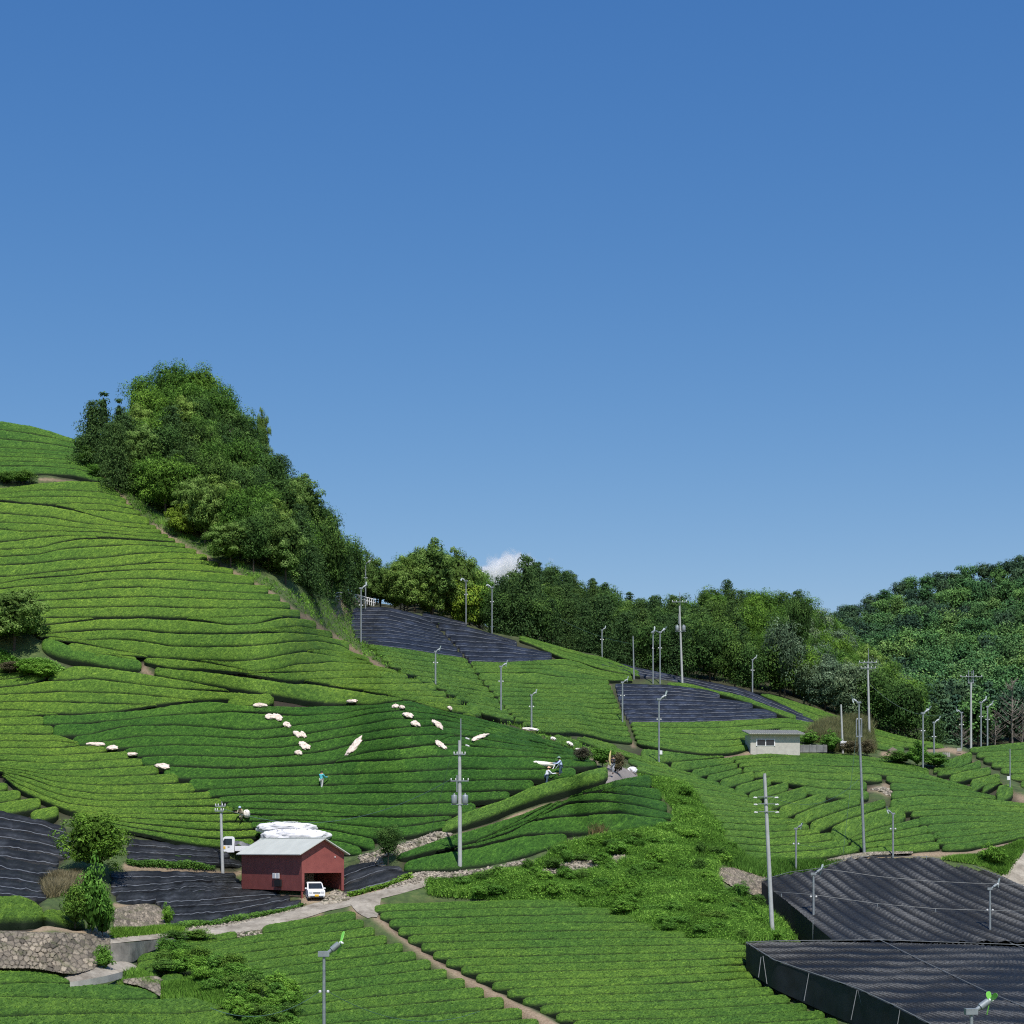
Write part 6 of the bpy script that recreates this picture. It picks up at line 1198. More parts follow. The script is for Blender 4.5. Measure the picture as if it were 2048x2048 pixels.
def upole(u,vt,vb,label,lean=0,arms=(),steps=False,trans=None,r=.16,name='utility_pole',mat='pole',dd=0,twin=None,cat='utility pole'):
    d=float(D(u,vb))+dd; b=PX(u,vb,d); zb=float(b[2])-.8; H=(VH-vt)*d/F-zb; t=empty(name,(float(b[0]),float(b[1]),zb),0,label,cat)
    k=lean*d/F; X=lambda z:k*z/H; tp=H*.86 if arms else H
    mb=MB(); mb.tube([(0,0,0),(X(H*.5),0,H*.5),(X(tp),0,tp)],[r,r*.85,r*.68],14); mb.build('pole',M[mat],t,smooth=True)
    if arms: mb=MB(); mb.tube([(X(tp)+.1,0,tp-.6),(X(H)+.1,0,H)],.045,8); mb.build('top_rod',M['steel'],t,smooth=True)
    for z,w,off in arms:
        z*=H; mb=MB(); mb.box((X(z)+off,-.15,z),(w,.09,.09)); mb.build('crossarm',M['steel'],t,bevel=.01)
        for sx in (-1,-.45,.45,1):
            mb=MB(); mb.lathe([(.02,0),(.05,.03),(.035,.07),(.05,.10),(.03,.15),(.015,.17)],(X(z)+off+sx*w*.47,-.15,z+.04),10); mb.build('insulator',M['ceramic'],t,smooth=True)
    if trans:
        for sx in (-1,1):
            z=trans*H; mb=MB(); mb.lathe([(.05,-.02),(.20,0),(.23,.06),(.23,.62),(.20,.66),(.07,.7),(.04,.82)],(X(z)+sx*.42,-.1,z),14); mb.build('transformer',M['steel'],t,smooth=True)
        mb=MB(); mb.box((X(z),-.1,z-.06),(1.3,.12,.08)); mb.build('bracket',M['steel'],t)
        mb=MB(); mb.tube([(X(z)-.22,-.2,z+.9),(X(z)-.22,-.2,z+2.2)],.05,8); mb.build('cutout_switch',M['steel'],t,smooth=True)
    if twin:
        for sx in (-1,1): mb=MB(); mb.tube([(X(H)+sx*twin,0,H-1.4),(X(H)+sx*twin,0,H+.1)],.05,8); mb.build('tip_rod',M['steel'],t,smooth=True)
        mb=MB(); mb.box((X(H),0,H-1.4),(twin*2.4,.1,.1)); mb.build('yoke',M['steel'],t)
    return Vector((float(b[0])+k,float(b[1]),zb+H)),t
U1,T1=upole(920,1437,1729,'tall concrete utility pole with two grey transformers, in front of the dark field',arms=((.77,.9,.0),(.60,1.4,0)),trans=.455,lean=-1,r=.17)
# dead-end insulator strings
for dz in (.83,.875):
    mb=MB(); z=dz*((VH-1437)*float(D(920,1729))/F-float(P(920,1729)[2])+.8)
    mb.lathe([(.03,0),(.08,.05),(.05,.1),(.08,.16),(.05,.2),(.08,.26),(.03,.34)],(.42,-.1,z),10,axis=Matrix.Rotation(1.9,3,'Y')); mb.build('insulator',M['ceramic'],T1,smooth=True)
U2,_=upole(1365,1185,1365,'utility pole with transformers standing before the dark conifer wood',lean=-7,arms=((.90,1.9,0),),trans=.60,r=.15)
U3,_=upole(1739,1297,1472,'utility pole with crossarms behind the dry mound, right of the white hut',lean=-4,arms=((.85,2.2,0),(.79,1.8,0)),r=.15)
U4,_=upole(1942,1342,1495,'double-tipped utility pole with a wide crossarm near the bare trees',lean=0,arms=((.93,2.6,0),),r=.14,twin=.28)
U5,_=upole(446,1603,1742,'slim utility pole with small insulators, left of the red shed',lean=-5,arms=((.94,.8,0),(.88,.7,-.1)),r=.14)
U6,T6=upole(1546,1547,1872,'old leaning concrete pole on the overgrown bank, left of the large black net',lean=-17,r=.17)
for dz,sx in ((.86,-1),(.86,1),(.82,-1),(.82,1),(.775,-1),(.775,1)):
    d6=float(D(1546,1872)); H6=(VH-1547)*d6/F-float(P(1546,1872)[2])+.8; z=H6*dz; mb=MB(); x=-17*d6/F*dz
    mb.lathe([(.03,0),(.075,.06),(.05,.12),(.075,.18),(.03,.28)],(x+sx*.62,-.1,z),10,axis=Matrix.Rotation(sx*1.5,3,'Y')); mb.build('insulator',M['ceramic'],T6,smooth=True)
    if sx>0: mb=MB(); mb.box((x,-.16,z+.06),(1.15,.05,.05)); mb.build('crossarm',M['steel'],T6)
U7,_=upole(1729,1440,1702,'tall slim steel pole with a forked tip, in the tea field below the hut',lean=-11,r=.13,mat='steel',twin=.22)
U8,_=upole(1268,1272,1351,'plain post before the dark conifers, with a thin wire',lean=-2,r=.11,mat='steel',name='wooden_post' if False else 'utility_post',cat='post')
U9,t9=upole(1686,1409,1502,'pale post with a white box at its foot, on the dry mound',lean=-4,r=.13,name='utility_post',cat='post')
mb=MB(); mb.box((0,-.2,1.6),(.7,.35,.5)); mb.build('meter_box',M['white'],t9,bevel=.02)
U10,t10=upole(2020,1498,1574,'slim post with a small meter box beside the right dirt path',r=.08,mat='steel',name='utility_post',cat='post')
mb=MB(); mb.box((-.2,-.12,1.7),(.3,.2,.4)); mb.build('meter_box',M['white'],t10,bevel=.02)
def wire(a,b,sag,label,r=.018,mat='wire'):
    a,b=Vector(a),Vector(b); pts=[a.lerp(b,k/24)-Vector((0,0,sag*4*(k/24)*(1-k/24))) for k in range(25)]; mb=MB(); o0=a.copy(); mb.tube([p-o0 for p in pts],r,5,cap=False); o=mb.build('overhead_wire',M[mat],smooth=True); o.location=o0; tag(o,label,'wire')
wire(U5+Vector((0,0,-.5)),U1+Vector((-.5,0,-4.6)),2.2,'thin green wire sagging between the left pole and the transformer pole',.022)
wire(FP['n1']+Vector((.2,0,0)),P(960,2075,1.5),1.0,'thin wire running right from the near green-bladed fan',.016)
wire(FP['n1']+Vector((-.2,0,0)),P(420,2075,1.5),.8,'thin wire running left from the near green-bladed fan',.016)
wire(U1+Vector((-.7,0,-3.0)),P(857,1688,.2),.05,'guy wire from the transformer pole down to the left',.014)
wire(U7+Vector((-.2,0,-1)),P(1686,1710,.1),.05,'yellow sleeved guy wire left of the tall slim pole',.014)
wire(U8+Vector((0,0,-1)),P(1120,1284,3.2),.5,'thin wire along the edge of the conifer wood',.016)
wire(U3+Vector((0,0,-4)),U4+Vector((0,0,-4)),2.5,'long thin wire between the two poles before the far hill',.016)

wire(FP['h2'],FP['h3'],.25,'thin wire between two frost fans by the right dark gap',.014)
wire(FP['f1'],P(1640,1716,1.0),.1,'thin wire from the frost fan left of the net down to its edge',.012)
wire(U6+Vector((.6,0,-1.7)),U7+Vector((0,0,-5)),1.2,'thin wire from the leaning pole to the tall slim pole',.012)
# ------------------------------------------------------------------ red shed
M['red']=None
def red_mat():
    m,nt,b=new_mat('red_sheet_metal'); b.inputs['Roughness'].default_value=.6
    n1=noise(nt,1.5,4,.6); w=nt.nodes.new('ShaderNodeTexWave'); w.inputs['Scale'].default_value=2.2; w.bands_direction='X'
    tc=nt.nodes.new('ShaderNodeTexCoord'); nt.links.new(tc.outputs['Object'],w.inputs['Vector'])
    nt.links.new(ramp(nt,n1,[(.3,(.225,.058,.050)),(.7,(.30,.082,.068))]),b.inputs['Base Color']); bump(nt,b,w.outputs['Fac'],.06,.02); return m
M['red']=red_mat(); M['roofmetal']=plain('pale_green_roof_metal',(.56,.57,.52),.45,nscale=.8,amt=.08)
dS=135.3; c0=PX(603,1794,dS); SW,SL,SZ,PH=3.62,10.0,3.36,math.radians(35)
S=empty('red_shed',(float(c0[0]),float(c0[1]),float(c0[2])),PH,'dark red metal shed with pale gabled roof and open front, beside the lane','shed')
RH=1.02; ext=.0; th=.05
mb=MB(); mb.box((th/2,SL/2,.45+(SZ-.45)/2),(th,SL,SZ-.45)); mb.build('side_wall',M['red'],S)
mb=MB(); mb.box((SW-th/2,SL/2,.45+(SZ-.45)/2),(th,SL,SZ-.45)); mb.build('side_wall',M['red'],S)
mb=MB(); mb.prism([(th+.003,.3),(SW-th-.003,.3),(SW-th-.003,SZ),(SW/2,SZ+RH),(th+.003,SZ)],SL-th,SL-.003); mb.build('back_wall',M['red'],S)
OZ=1.80
mb=MB(); mb.prism([(-.01,OZ),(SW+.01,OZ),(SW+.01,SZ),(SW/2,SZ+RH),(-.01,SZ)],-.06,-.004); mb.box((.1,-.033,OZ/2+.22),(.22,.06,OZ-.45)); mb.box((SW-.1,-.033,OZ/2+.22),(.22,.06,OZ-.45)); mb.build('gable_wall',M['red'],S)
for x in (.06,SW-.06): mb=MB(); mb.box((x,.03,.23),(.12,.12,1.0)); mb.build('corner_post',M['red'],S)
ov=.34; sl=RH/(SW/2); mb=MB()
for sx in (0,1):
    x0,x1=(-ov,SW/2) if not sx else (SW+ov,SW/2); z0=SZ-ov*sl+.05; z1=SZ+RH+.05; y0,y1=-.42,SL+.3
    mb.add([(x0,y0,z0),(x1,y0,z1),(x1,y1,z1),(x0,y1,z0),(x0,y0,z0-.07),(x1,y0,z1-.07),(x1,y1,z1-.07),(x0,y1,z0-.07)],[(0,1,2,3),(7,6,5,4),(0,4,5,1),(3,2,6,7),(0,3,7,4)])
rf=mb.build('roof',M['roofmetal'],S)
mb=MB(); mb.tube([(SW/2,-.44,SZ+RH+.07),(SW/2,SL+.32,SZ+RH+.07)],.05,8); mb.build('ridge_cap',M['roofmetal'],rf,smooth=True)
mb=MB(); mb.box((SW*.78,-.09,SZ-.35),(.08,.06,.08)); mb.build('lamp',M['white'],S)
M['inner']=plain('inner_board',(.30,.32,.28),.8); mb=MB(); mb.box((SW*.5,SL*.42,1.25),(SW*.86,.06,1.0)); mb.build('inner_board',M['inner'],S)
mb=MB(); mb.box((SW/2,SL/2,.06),(SW-.12,SL-.1,.1)); mb.build('floor',M['soil'],S)
for k in range(2):
    y=3.9-k*.8*.75+.3; o=MB(); o.box((-.12,y,1.55),(.06,.5,.42)); b_=o.build('meter_box',M['white'],S,bevel=.02)
mb=MB(); mb.box((-.1,3.6,1.0),(.1,1.1,.55)); mb.build('wall_cabinet',M['dark'],S,bevel=.02)
# ------------------------------------------------------------------ white hut
M['plaster']=plain('weathered_plaster',(.50,.475,.42),.9,nscale=2,amt=.12); M['slate']=plain('grey_corrugated_roof',(.33,.33,.30),.8,nscale=3,amt=.2); M['glass']=plain('dark_window_glass',(.02,.025,.03),.1)
dh=float(D(1550,1509))+.2; hp=PX(1501,1509,dh); s_=F/dh; HW=100/s_; HH=47/s_
Hh=empty('hut',(float(hp[0]),float(hp[1]),float(hp[2])-.3),.06,'small cream plastered hut with a grey corrugated roof, right of the striped black cover','hut')
mb=MB(); mb.box((HW/2,1.6,HH/2),(HW,3.2,HH)); mb.build('wall',M['plaster'],Hh,bevel=.01)
mb=MB(); x0,x1=-.3,HW+.45; y0,y1=-.55,3.5; z0,z1=HH+.02,HH+.62; mb.add([(x0,y0,z0),(x1,y0,z0),(x1,y1,z1),(x0,y1,z1),(x0,y0,z0-.1),(x1,y0,z0-.1),(x1,y1,z1-.1),(x0,y1,z1-.1)],[(0,1,2,3),(7,6,5,4),(0,4,5,1),(3,2,6,7),(0,3,7,4),(1,5,6,2)]); rf=mb.build('roof',M['slate'],Hh)
for k in range(14): r_=MB(); 
mb=MB()
for k in range(28): x=x0+(x1-x0)*(k+.5)/28; mb.tube([(x,y0-.02,z0+.02),(x,y1,z1+.02)],.045,5)
mb.build('corrugation',M['slate'],rf,smooth=True)
wx=HW*.13; mb=MB(); mb.box((wx+.95,-.03,HH-.95),(2.1,.08,.78)); wf=mb.build('window',M['white'],Hh,bevel=.01)
for k in range(2): mb=MB(); mb.box((wx+.46+k*.98,-.078,HH-.95),(.88,.02,.64)); mb.build('pane',M['glass'],wf)
mb=MB(); mb.box((HW*.13+.95,-.02,.75),(1.9,.05,1.2)); mb.build('panel',M['plaster'],Hh)
# ------------------------------------------------------------------ van (front towards the viewer and the right)
def van():
    d=135.6; b=PX(628,1802,d); t=empty('parked_van',(float(b[0]),float(b[1]),float(b[2])+.02),math.radians(-90+14),'small white minivan parked nose out under the open front of the red shed','van')
    # local: +x forward, body width along y
    prof=[(-1.65,.32),(1.55,.30),(1.68,.42),(1.68,.78),(1.60,.92),(1.0,1.04),(.42,1.56),(-.2,1.62),(-1.5,1.58),(-1.64,1.3),(-1.68,.7)]
    t.scale=(.9,.88,.88); W=.72; mb=MB(); n=len(prof); V=[]
    def yy(z): return W*(1-.13*max(0,(z-.95)/.65)**1.2)*(1 if z>.35 else .97)
    for sy in (-1,1): V+=[(x,sy*yy(z),z) for x,z in prof]
    mb.add(V,[tuple(range(n)),tuple(range(2*n-1,n-1,-1))]+[(i,i+n,(i+1)%n+n,(i+1)%n) for i in range(n)])
    mb.build('body',M['white'],t,smooth=True,bevel=.04)
    mb=MB(); mb.add([(1.02,-.60,1.055),(1.02,.60,1.055),(.50,.55,1.50),(.50,-.55,1.50),(1.045,-.60,1.07),(1.045,.60,1.07),(.525,.55,1.515),(.525,-.55,1.515)],[(0,1,2,3),(7,6,5,4),(0,4,5,1),(1,5,6,2),(2,6,7,3),(3,7,4,0)]); mb.build('windscreen',M['glass'],t)
    for sy in (-1,1):
        mb=MB(); y1,y2=sy*(yy(1.05)+.012),sy*(yy(1.45)+.012); q=[(.86,y1,1.05),(-.1,y1,1.05),(-.1,y2,1.45),(.42,y2,1.45)]; q2=[(-.2,y1,1.05),(-1.4,y1,1.05),(-1.35,y2,1.45),(-.2,y2,1.45)]
        mb.add(q,[(0,1,2,3)]); mb.build('side_window',M['glass'],t); mb=MB(); mb.add(q2,[(0,1,2,3)]); mb.build('side_window',M['glass'],t)
        mb=MB(); mb.box((1.67,sy*.5,.76),(.07,.30,.17)); mb.build('headlight',M['glassclear'],t,bevel=.02)
        mb=MB(); mb.box((.75,sy*.80,1.08),(.08,.16,.14)); mb.build('mirror',M['white'],t,bevel=.02)
        for x in (-1.08,1.05):
            w_=MB(); w_.lathe([(.10,-.08),(.26,-.09),(.285,-.05),(.285,.05),(.26,.09),(.10,.08)],(x,sy*.64,.27),20,axis=Matrix.Rotation(math.pi/2,3,'X')); wh=w_.build('wheel',M['dark'],t,smooth=True)
            w_=MB(); w_.lathe([(.03,-.1),(.17,-.097),(.17,.097),(.03,.1)],(x,sy*.645,.27),16,axis=Matrix.Rotation(math.pi/2,3,'X')); w_.build('rim',M['steel'],wh,smooth=True)
    mb=MB(); mb.box((1.70,0,.74),(.05,.62,.10)); mb.build('grille',M['steel'],t,bevel=.01)
    mb=MB(); mb.box((1.70,0,.36),(.06,1.1,.10)); mb.build('lower_intake',M['dark'],t,bevel=.01)
    mb=MB(); mb.box((1.72,0,.50),(.03,.34,.17)); pl=mb.build('licence_plate',M['yellow'],t)
    mb=MB(); mb.box((1.72,.22,.5),(.02,.1,.12)); 
M['glassclear']=plain('lamp_glass',(.55,.57,.6),.1); M['yellow']=plain('yellow_plate',(.85,.50,.03),.4,nscale=2,amt=.05)
van()
# ------------------------------------------------------------------ kei truck
def truck():
    d=float(D(480,1706))-.3; b=PX(480,1716,d); t=empty('kei_truck',(float(b[0]),float(b[1]),float(b[2])),math.pi+.12,'small white pickup truck with a covered bed, parked left of the red shed','truck')
    prof=[(.45,.45),(1.70,.42),(1.74,.8),(1.66,1.0),(1.30,1.70),(1.15,1.76),(.52,1.76),(.42,1.6)]; W=.70; mb=MB(); n=len(prof); V=[]
    for sy in (-1,1): V+=[(x,sy*W*(1-.08*max(0,z-1)),z) for x,z in prof]
    mb.add(V,[tuple(range(n)),tuple(range(2*n-1,n-1,-1))]+[(i,i+n,(i+1)%n+n,(i+1)%n) for i in range(n)]); mb.build('cab',M['white'],t,smooth=True,bevel=.03)
    for sy in (-1,1):
        y1,y2=sy*(W+.012),sy*(W*.95+.012); mb=MB(); mb.add([(1.5,y1,1.08),(.62,y1,1.08),(.62,y2,1.58),(1.24,y2,1.58)],[(0,1,2,3)]); mb.build('side_window',M['glass'],t)
        mb=MB(); mb.box((.9,sy*(W+.01),.92),(.16,.02,.04)); mb.build('door_handle',M['dark'],t)
        for x in (-1.1,1.15):
            w_=MB(); w_.lathe([(.10,-.08),(.25,-.09),(.28,-.05),(.28,.05),(.25,.09),(.10,.08)],(x,sy*.62,.28),18,axis=Matrix.Rotation(math.pi/2,3,'X')); w_.build('wheel',M['dark'],t,smooth=True)
    mb=MB(); mb.add([(1.64,-.62,1.08),(1.64,.62,1.08),(1.34,.56,1.62),(1.34,-.56,1.62)],[(0,1,2,3)]); o=mb.build('windscreen',M['glass'],t); o.location=(.02,0,.02)
    mb=MB(); mb.box((1.32,W+.02,.86),(.34,.02,.2)); mb.build('door_sign',M['yellow'],t)
    mb=MB(); mb.box((-.65,0,.62),(2.1,1.40,.1)); mb.box((-.65,.69,.82),(2.1,.04,.34)); mb.box((-.65,-.69,.82),(2.1,.04,.34)); mb.build('bed',M['white'],t,bevel=.01)
    mb=MB(); r=random.Random(4); nx,ny=14,8; V=[]
    for i in range(nx):
        for j in range(ny):
            x=.40-2.1*i/(nx-1); y=-.68+1.36*j/(ny-1); z=1.02+(.34*math.exp(-((x-.2)/.7)**2))+.08*math.sin(j*1.7+i)+r.uniform(-.02,.02); z=min(z,1.5); V.append((x,y,z if 0<j<ny-1 else z-.3))
    mb.add(V,[(i*ny+j,i*ny+j+1,(i+1)*ny+j+1,(i+1)*ny+j) for i in range(nx-1) for j in range(ny-1)]); mb.build('bed_cover',M['cover'],t,smooth=True)
M['cover']=plain('dark_grey_tarp',(.10,.105,.115),.5,nscale=2,amt=.4)
truck()
# ------------------------------------------------------------------ cloth sacks
M['cloth']=plain('pinkish_cotton_sack',(.70,.58,.49),.9,nscale=5,amt=.28); M['whitesack']=plain('white_sack',(.72,.71,.73),.6,nscale=2,amt=.12); M['cream']=plain('cream_bag',(.80,.75,.66),.8,nscale=2,amt=.06)
def blob(name,c,dims,mat,label,cat,group=None,rz=0,seed=1,wr=.16,drape=False,n=36,m=18):
    r=np.random.default_rng(seed); th=np.linspace(0,2*math.pi,n,endpoint=False); ph=np.linspace(-math.pi/2,math.pi/2,m); T,Ph=np.meshgrid(th,ph)
    k=1+wr*np.sin(3*T+r.uniform(0,6))*np.cos(Ph)+wr*.8*np.sin(5*T+4*Ph+r.uniform(0,6))+wr*.5*np.sin(9*T-6*Ph+r.uniform(0,6))
    x=np.cos(T)*np.cos(Ph)*k; y=np.sin(T)*np.cos(Ph)*k; z=np.sign(np.sin(Ph))*np.abs(np.sin(Ph))**.8*(1+wr*np.sin(7*T+3*Ph))
    x=np.sign(x)*np.abs(x)**.85; p=np.stack([x*dims[0]/2,y*dims[1]/2,z*dims[2]/2],-1).reshape(-1,3)
    p+=r.normal(size=p.shape)*min(dims)*.03
    ix=np.arange(m*n).reshape(m,n); jx=np.roll(ix,-1,1); f=np.stack([ix[:-1],jx[:-1],jx[1:],ix[1:]],-1).reshape(-1,4)
    o=mesh_np(name,p,f,mat); o.location=Vector(list(map(float,c))); 
    if isinstance(rz,Matrix): o.rotation_euler=rz.to_euler()
    else: o.rotation_euler=(0,0,rz)
    return tag(o,label,cat,group)
def surf_rot(u,v,roll):
    a,b,c=Pv(u,v),Pv(u+4,v),Pv(u,v-4); x=(b-a).normalized(); n=x.cross(c-a).normalized(); y=n.cross(x); R=Matrix((x,y,n)).transposed(); return R@Matrix.Rotation(roll,3,'Z')
SK=[(704,1405,30,5,0,'flat sack on the upper edge hedge of the dark field, above the middle'),(791,1415,13,9,0,'left one of a pair of small sacks near the top of the dark field'),(804,1417,10,8,0,'right one of a pair of small sacks near the top of the dark field'),(817,1433,18,13,.6,'crumpled sack just below the pair of small sacks'),(831,1450,18,11,.2,'crumpled sack two rows below the pair of small sacks'),
 (876,1452,26,14,-.5,'wide crumpled sack left of the transformer pole top'),(900,1419,19,6,.1,'flat sack at the upper right rim of the dark field'),(709,1494,20,30,0,'tall twisted sack alone in the middle of the dark field'),(881,1492,14,24,0,'upright rectangular sack just left of the transformer pole'),(959,1477,17,28,0,'curved upright sack just right of the transformer pole'),
 (606,1472,11,12,0,'small round sack in the second column of sacks, upper one'),(609,1494,18,16,.4,'crumpled sack in the column of four, third from top'),(597,1508,14,8,.2,'small low sack at the bottom of the column of four'),
 (520,1413,26,5,0,'flat sack at the upper left rim of the dark field'),(541,1436,22,9,0,'left half of a heap of two sacks near the upper left'),(556,1437,16,13,.3,'right half of a heap of two sacks near the upper left'),(574,1452,15,10,0,'small oval sack below the heap of two'),(595,1471,14,12,.3,'crumpled sack above the column, left'),
 (193,1491,36,7,-.1,'long thin sack at the left rim, leftmost of all sacks'),(225,1498,22,11,-.3,'bright sack at the left rim, next to the leftmost one'),(264,1511,19,6,0,'flat small sack at the left rim, third from left'),(326,1535,30,12,-.6,'long slanting sack at the left rim, fourth from left'),
 (1061,1461,44,5,-.3,'long flat sack on the diagonal rim at right'),(1106,1480,14,4,-.2,'tiny flat sack on the diagonal rim at right'),(1140,1490,24,8,0,'pale round-backed sack on the diagonal rim behind the harvesters'),(1160,1503,22,7,-.3,'white sack nearest the footpath at the end of the diagonal rim')]
for i,(u,v,w,h,roll,lab) in enumerate(SK):
    d=float(D(u,v)); ppm=F/d; fac=.55; o=blob('harvest_sack',P(u,v,.12),(w/ppm*1.05,max(h,6)/ppm*1.7,.30),M['cloth'] if i<22 else M['cream'],lab,'sack','harvest sacks lying on the tea rows',surf_rot(u,v,roll),seed=i+5,wr=.13)
def bigsack(u,v,w,h,dz,lab,seed,dd=0):
    d=float(D(u,v))+dd; ppm=F/d; blob('big_sack',PX(u,v,d,dz),(w/ppm,1.1,h/ppm*1.1),M['whitesack'],lab,'sack','',0,seed,.07,n=70,m=26)
bigsack(571,1656,120,21,0,'upper one of two huge white plastic sacks behind the red shed',3,-1.5)
bigsack(594,1672,140,24,0,'lower one of two huge white plastic sacks, right above the shed roof',9,-2.0)
blob('plastic_bag',G(1265,1540,.2),(.9,.5,.6),M['whitesack'],'small white bag left on the path right of the walking person','bag',seed=77,wr=.2)
# ------------------------------------------------------------------ people
def skin_obj(name,parent,pts,edges,rad,mat,sub=2,root=0):
    me=bpy.data.meshes.new(name); me.from_pydata(pts,edges,[]); me.materials.append(mat); o=place(name,me,parent)
    sk=o.modifiers.new('skin','SKIN'); sl=me.skin_vertices[0].data
    for i,r in enumerate(rad): sl[i].radius=(r,r) if not isinstance(r,tuple) else r
    sl[root].use_root=True; ss=o.modifiers.new('s','SUBSURF'); ss.levels=sub; ss.render_levels=sub; sk.use_smooth_shade=True; return o
M['skin']=plain('skin',(.55,.33,.22),.6,nscale=3,amt=.05); M['hair']=plain('hair',(.02,.017,.015),.7)
def cloth_mat(n,c): return plain(n,c,.85,nscale=5,amt=.12)
def person(loc,rz,label,shirt,trousers,hat=None,lean=0,arms=((.2,.35,1.0),(.45,.35,1.0)),crouch=0,hatkind='brim',H=1.62,stride=.12,vest=None):
    t=empty('person',loc,rz,label,'person'); k=H/1.62
    hz=.84-crouch; L_=math.sin(lean); Z=math.cos(lean)
    def up(h,x=0,y=0): return (x*k,(h*L_+y)*k,(hz+h*Z)*k)
    pel=up(0); ch=up(.30); nk=up(.50); hd=up(.56); htop=up(.70,0,.01)
    kx=.5*crouch
    hipL,hipR=(-.09*k,0,(hz-.02)*k),(.09*k,0,(hz-.02)*k); kneeL,kneeR=(-.10*k,(stride+crouch*.6)*k,(hz*.52)*k),(.10*k,(-stride*.2+crouch*.6)*k,(hz*.52)*k)
    anL,anR=(-.10*k,stride*k,.07*k),(.10*k,-stride*1.2*k,.07*k); ftL,ftR=(-.10*k,(stride+.17)*k,.03*k),(.10*k,(-stride*1.2+.17)*k,.03*k)
    shL,shR=up(.43,-.17),up(.43,.17)
    def hand(sh,a,sx):
        dx,dy,L2=a; e=Vector(sh)+Vector((sx*.06,dy*.28,-.24))*k; h=e+Vector((sx*dx*.2-sx*.05,dy*.62,-.02+.08))*k*1.0; return tuple(e),tuple(h)
    eL,hL=hand(shL,arms[0],-1); eR,hR=hand(shR,arms[1],1)
    pts=[pel,ch,nk,hd,htop,shL,eL,hL,shR,eR,hR,hipL,kneeL,anL,ftL,hipR,kneeR,anR,ftR]
    ed=[(0,1),(1,2),(2,3),(3,4),(2,5),(5,6),(6,7),(2,8),(8,9),(9,10),(0,11),(11,12),(12,13),(13,14),(0,15),(15,16),(16,17),(17,18)]
    rad=[.12,.13,.055,.085,.075,.06,.042,.032,.06,.042,.032,.085,.058,.04,.035,.085,.058,.04,.035]
    skin_obj('body',t,pts,ed,[r*k for r in rad],M['skin'])
    # hands: palm and five fingers each
    for hnd,el in ((hL,eL),(hR,eR)):
        dv=(Vector(hnd)-Vector(el)).normalized(); sdv=dv.cross(Vector((0,0,1))).normalized(); P_=[hnd,tuple(Vector(hnd)+dv*.05*k)]; E_=[(0,1)]; R_=[.024,.028]
        for q,(o_,ln) in enumerate(((-.03,.06),(-.01,.075),(.01,.07),(.03,.055))): P_.append(tuple(Vector(P_[1])+sdv*o_+dv*ln+Vector((0,0,-.015)))); E_.append((1,len(P_)-1)); R_.append(.008)
        P_.append(tuple(Vector(hnd)+sdv*-.055+dv*.05)); E_.append((0,len(P_)-1)); R_.append(.010); skin_obj('hand',t,P_,E_,[r*k for r in R_],M['skin'],1)
    g=lambda a,b,s: tuple(Vector(a).lerp(Vector(b),s))
    skin_obj('shirt',t,[up(-.06),ch,g(ch,nk,.85),shL,eL,g(eL,hL,.75),shR,eR,g(eR,hR,.75)],[(0,1),(1,2),(2,3),(3,4),(4,5),(2,6),(6,7),(7,8)],[r*k for r in (.155,.155,.09,.085,.062,.05,.085,.062,.05)],shirt)
    skin_obj('trousers',t,[pel,hipL,kneeL,g(kneeL,anL,.9),hipR,kneeR,g(kneeR,anR,.9)],[(0,1),(1,2),(2,3),(0,4),(4,5),(5,6)],[r*k for r in (.14,.105,.078,.062,.105,.078,.062)],trousers)
    for a,b in ((anL,ftL),(anR,ftR)): skin_obj('shoe',t,[a,b],[(0,1)],[.055*k,.048*k],M['dark'],1)
    mb=MB(); c=Vector(htop)+Vector((0,0,-.03)); mb.lathe([(.10*k,-.07*k),(.108*k,0),(.095*k,.06*k),(.05*k,.10*k)],c,14); mb.build('hair',M['hair'],t,smooth=True)
    f=Vector(hd)+Vector((0,.085*k,.05*k)); mb=MB(); mb.lathe([(.004,-.02),(.014,-.01),(.010,.015)],f+Vector((0,.012,0)),6); mb.build('nose',M['skin'],t)
    for sx in (-1,1): mb=MB(); mb.lathe([(.002,-.008),(.010,0),(.002,.008)],f+Vector((sx*.032,0,.03)),6); mb.build('eye',M['dark'],t)
    if hat:
        mb=MB(); pr=[(.20,-.02),(.19,0),(.115,.02),(.11,.10),(.07,.13),(.01,.135)] if hatkind=='brim' else [(.22,-.03),(.12,.06),(.01,.13)] if hatkind=='cone' else [(.11,-.05),(.115,.02),(.09,.09),(.01,.12)]
        mb.lathe([(a*k,b*k) for a,b in pr],Vector(htop)+Vector((0,0,.02*k)),18); mb.build('hat',hat,t,smooth=True)
    return t
whi=cloth_mat('white_shirt',(.75,.77,.82)); blu=cloth_mat('pale_blue_coat',(.48,.58,.80)); nav=cloth_mat('dark_blue_trousers',(.05,.09,.13)); tur=cloth_mat('turquoise_shirt',(.10,.50,.55)); gry=cloth_mat('grey_trousers',(.30,.30,.32)); blk=cloth_mat('black_shirt',(.02,.02,.025)); khk=cloth_mat('khaki_cloth',(.30,.27,.18)); strw=cloth_mat('straw_hat',(.62,.52,.34)); orn=cloth_mat('peach_hat',(.75,.48,.32)); grn=cloth_mat('green_hat',(.20,.30,.24)); lbl=cloth_mat('light_blue_cap',(.45,.58,.72))
def at_feet(u,v,dd=0): d=float(D(u,v))+dd; p=PX(u,v,d); return Vector((float(p[0]),float(p[1]),float(p[2])))
ph=at_feet(1122,1547); ph.z=float((VH-1530)*float(D(1122,1540))/F)-.95
person(ph,math.radians(100),'harvester in pale blue coat and green hat at the upper end of the picking machine',blu,nav,hat=grn,lean=.25,arms=((.2,.9,1),(.2,.9,1)))
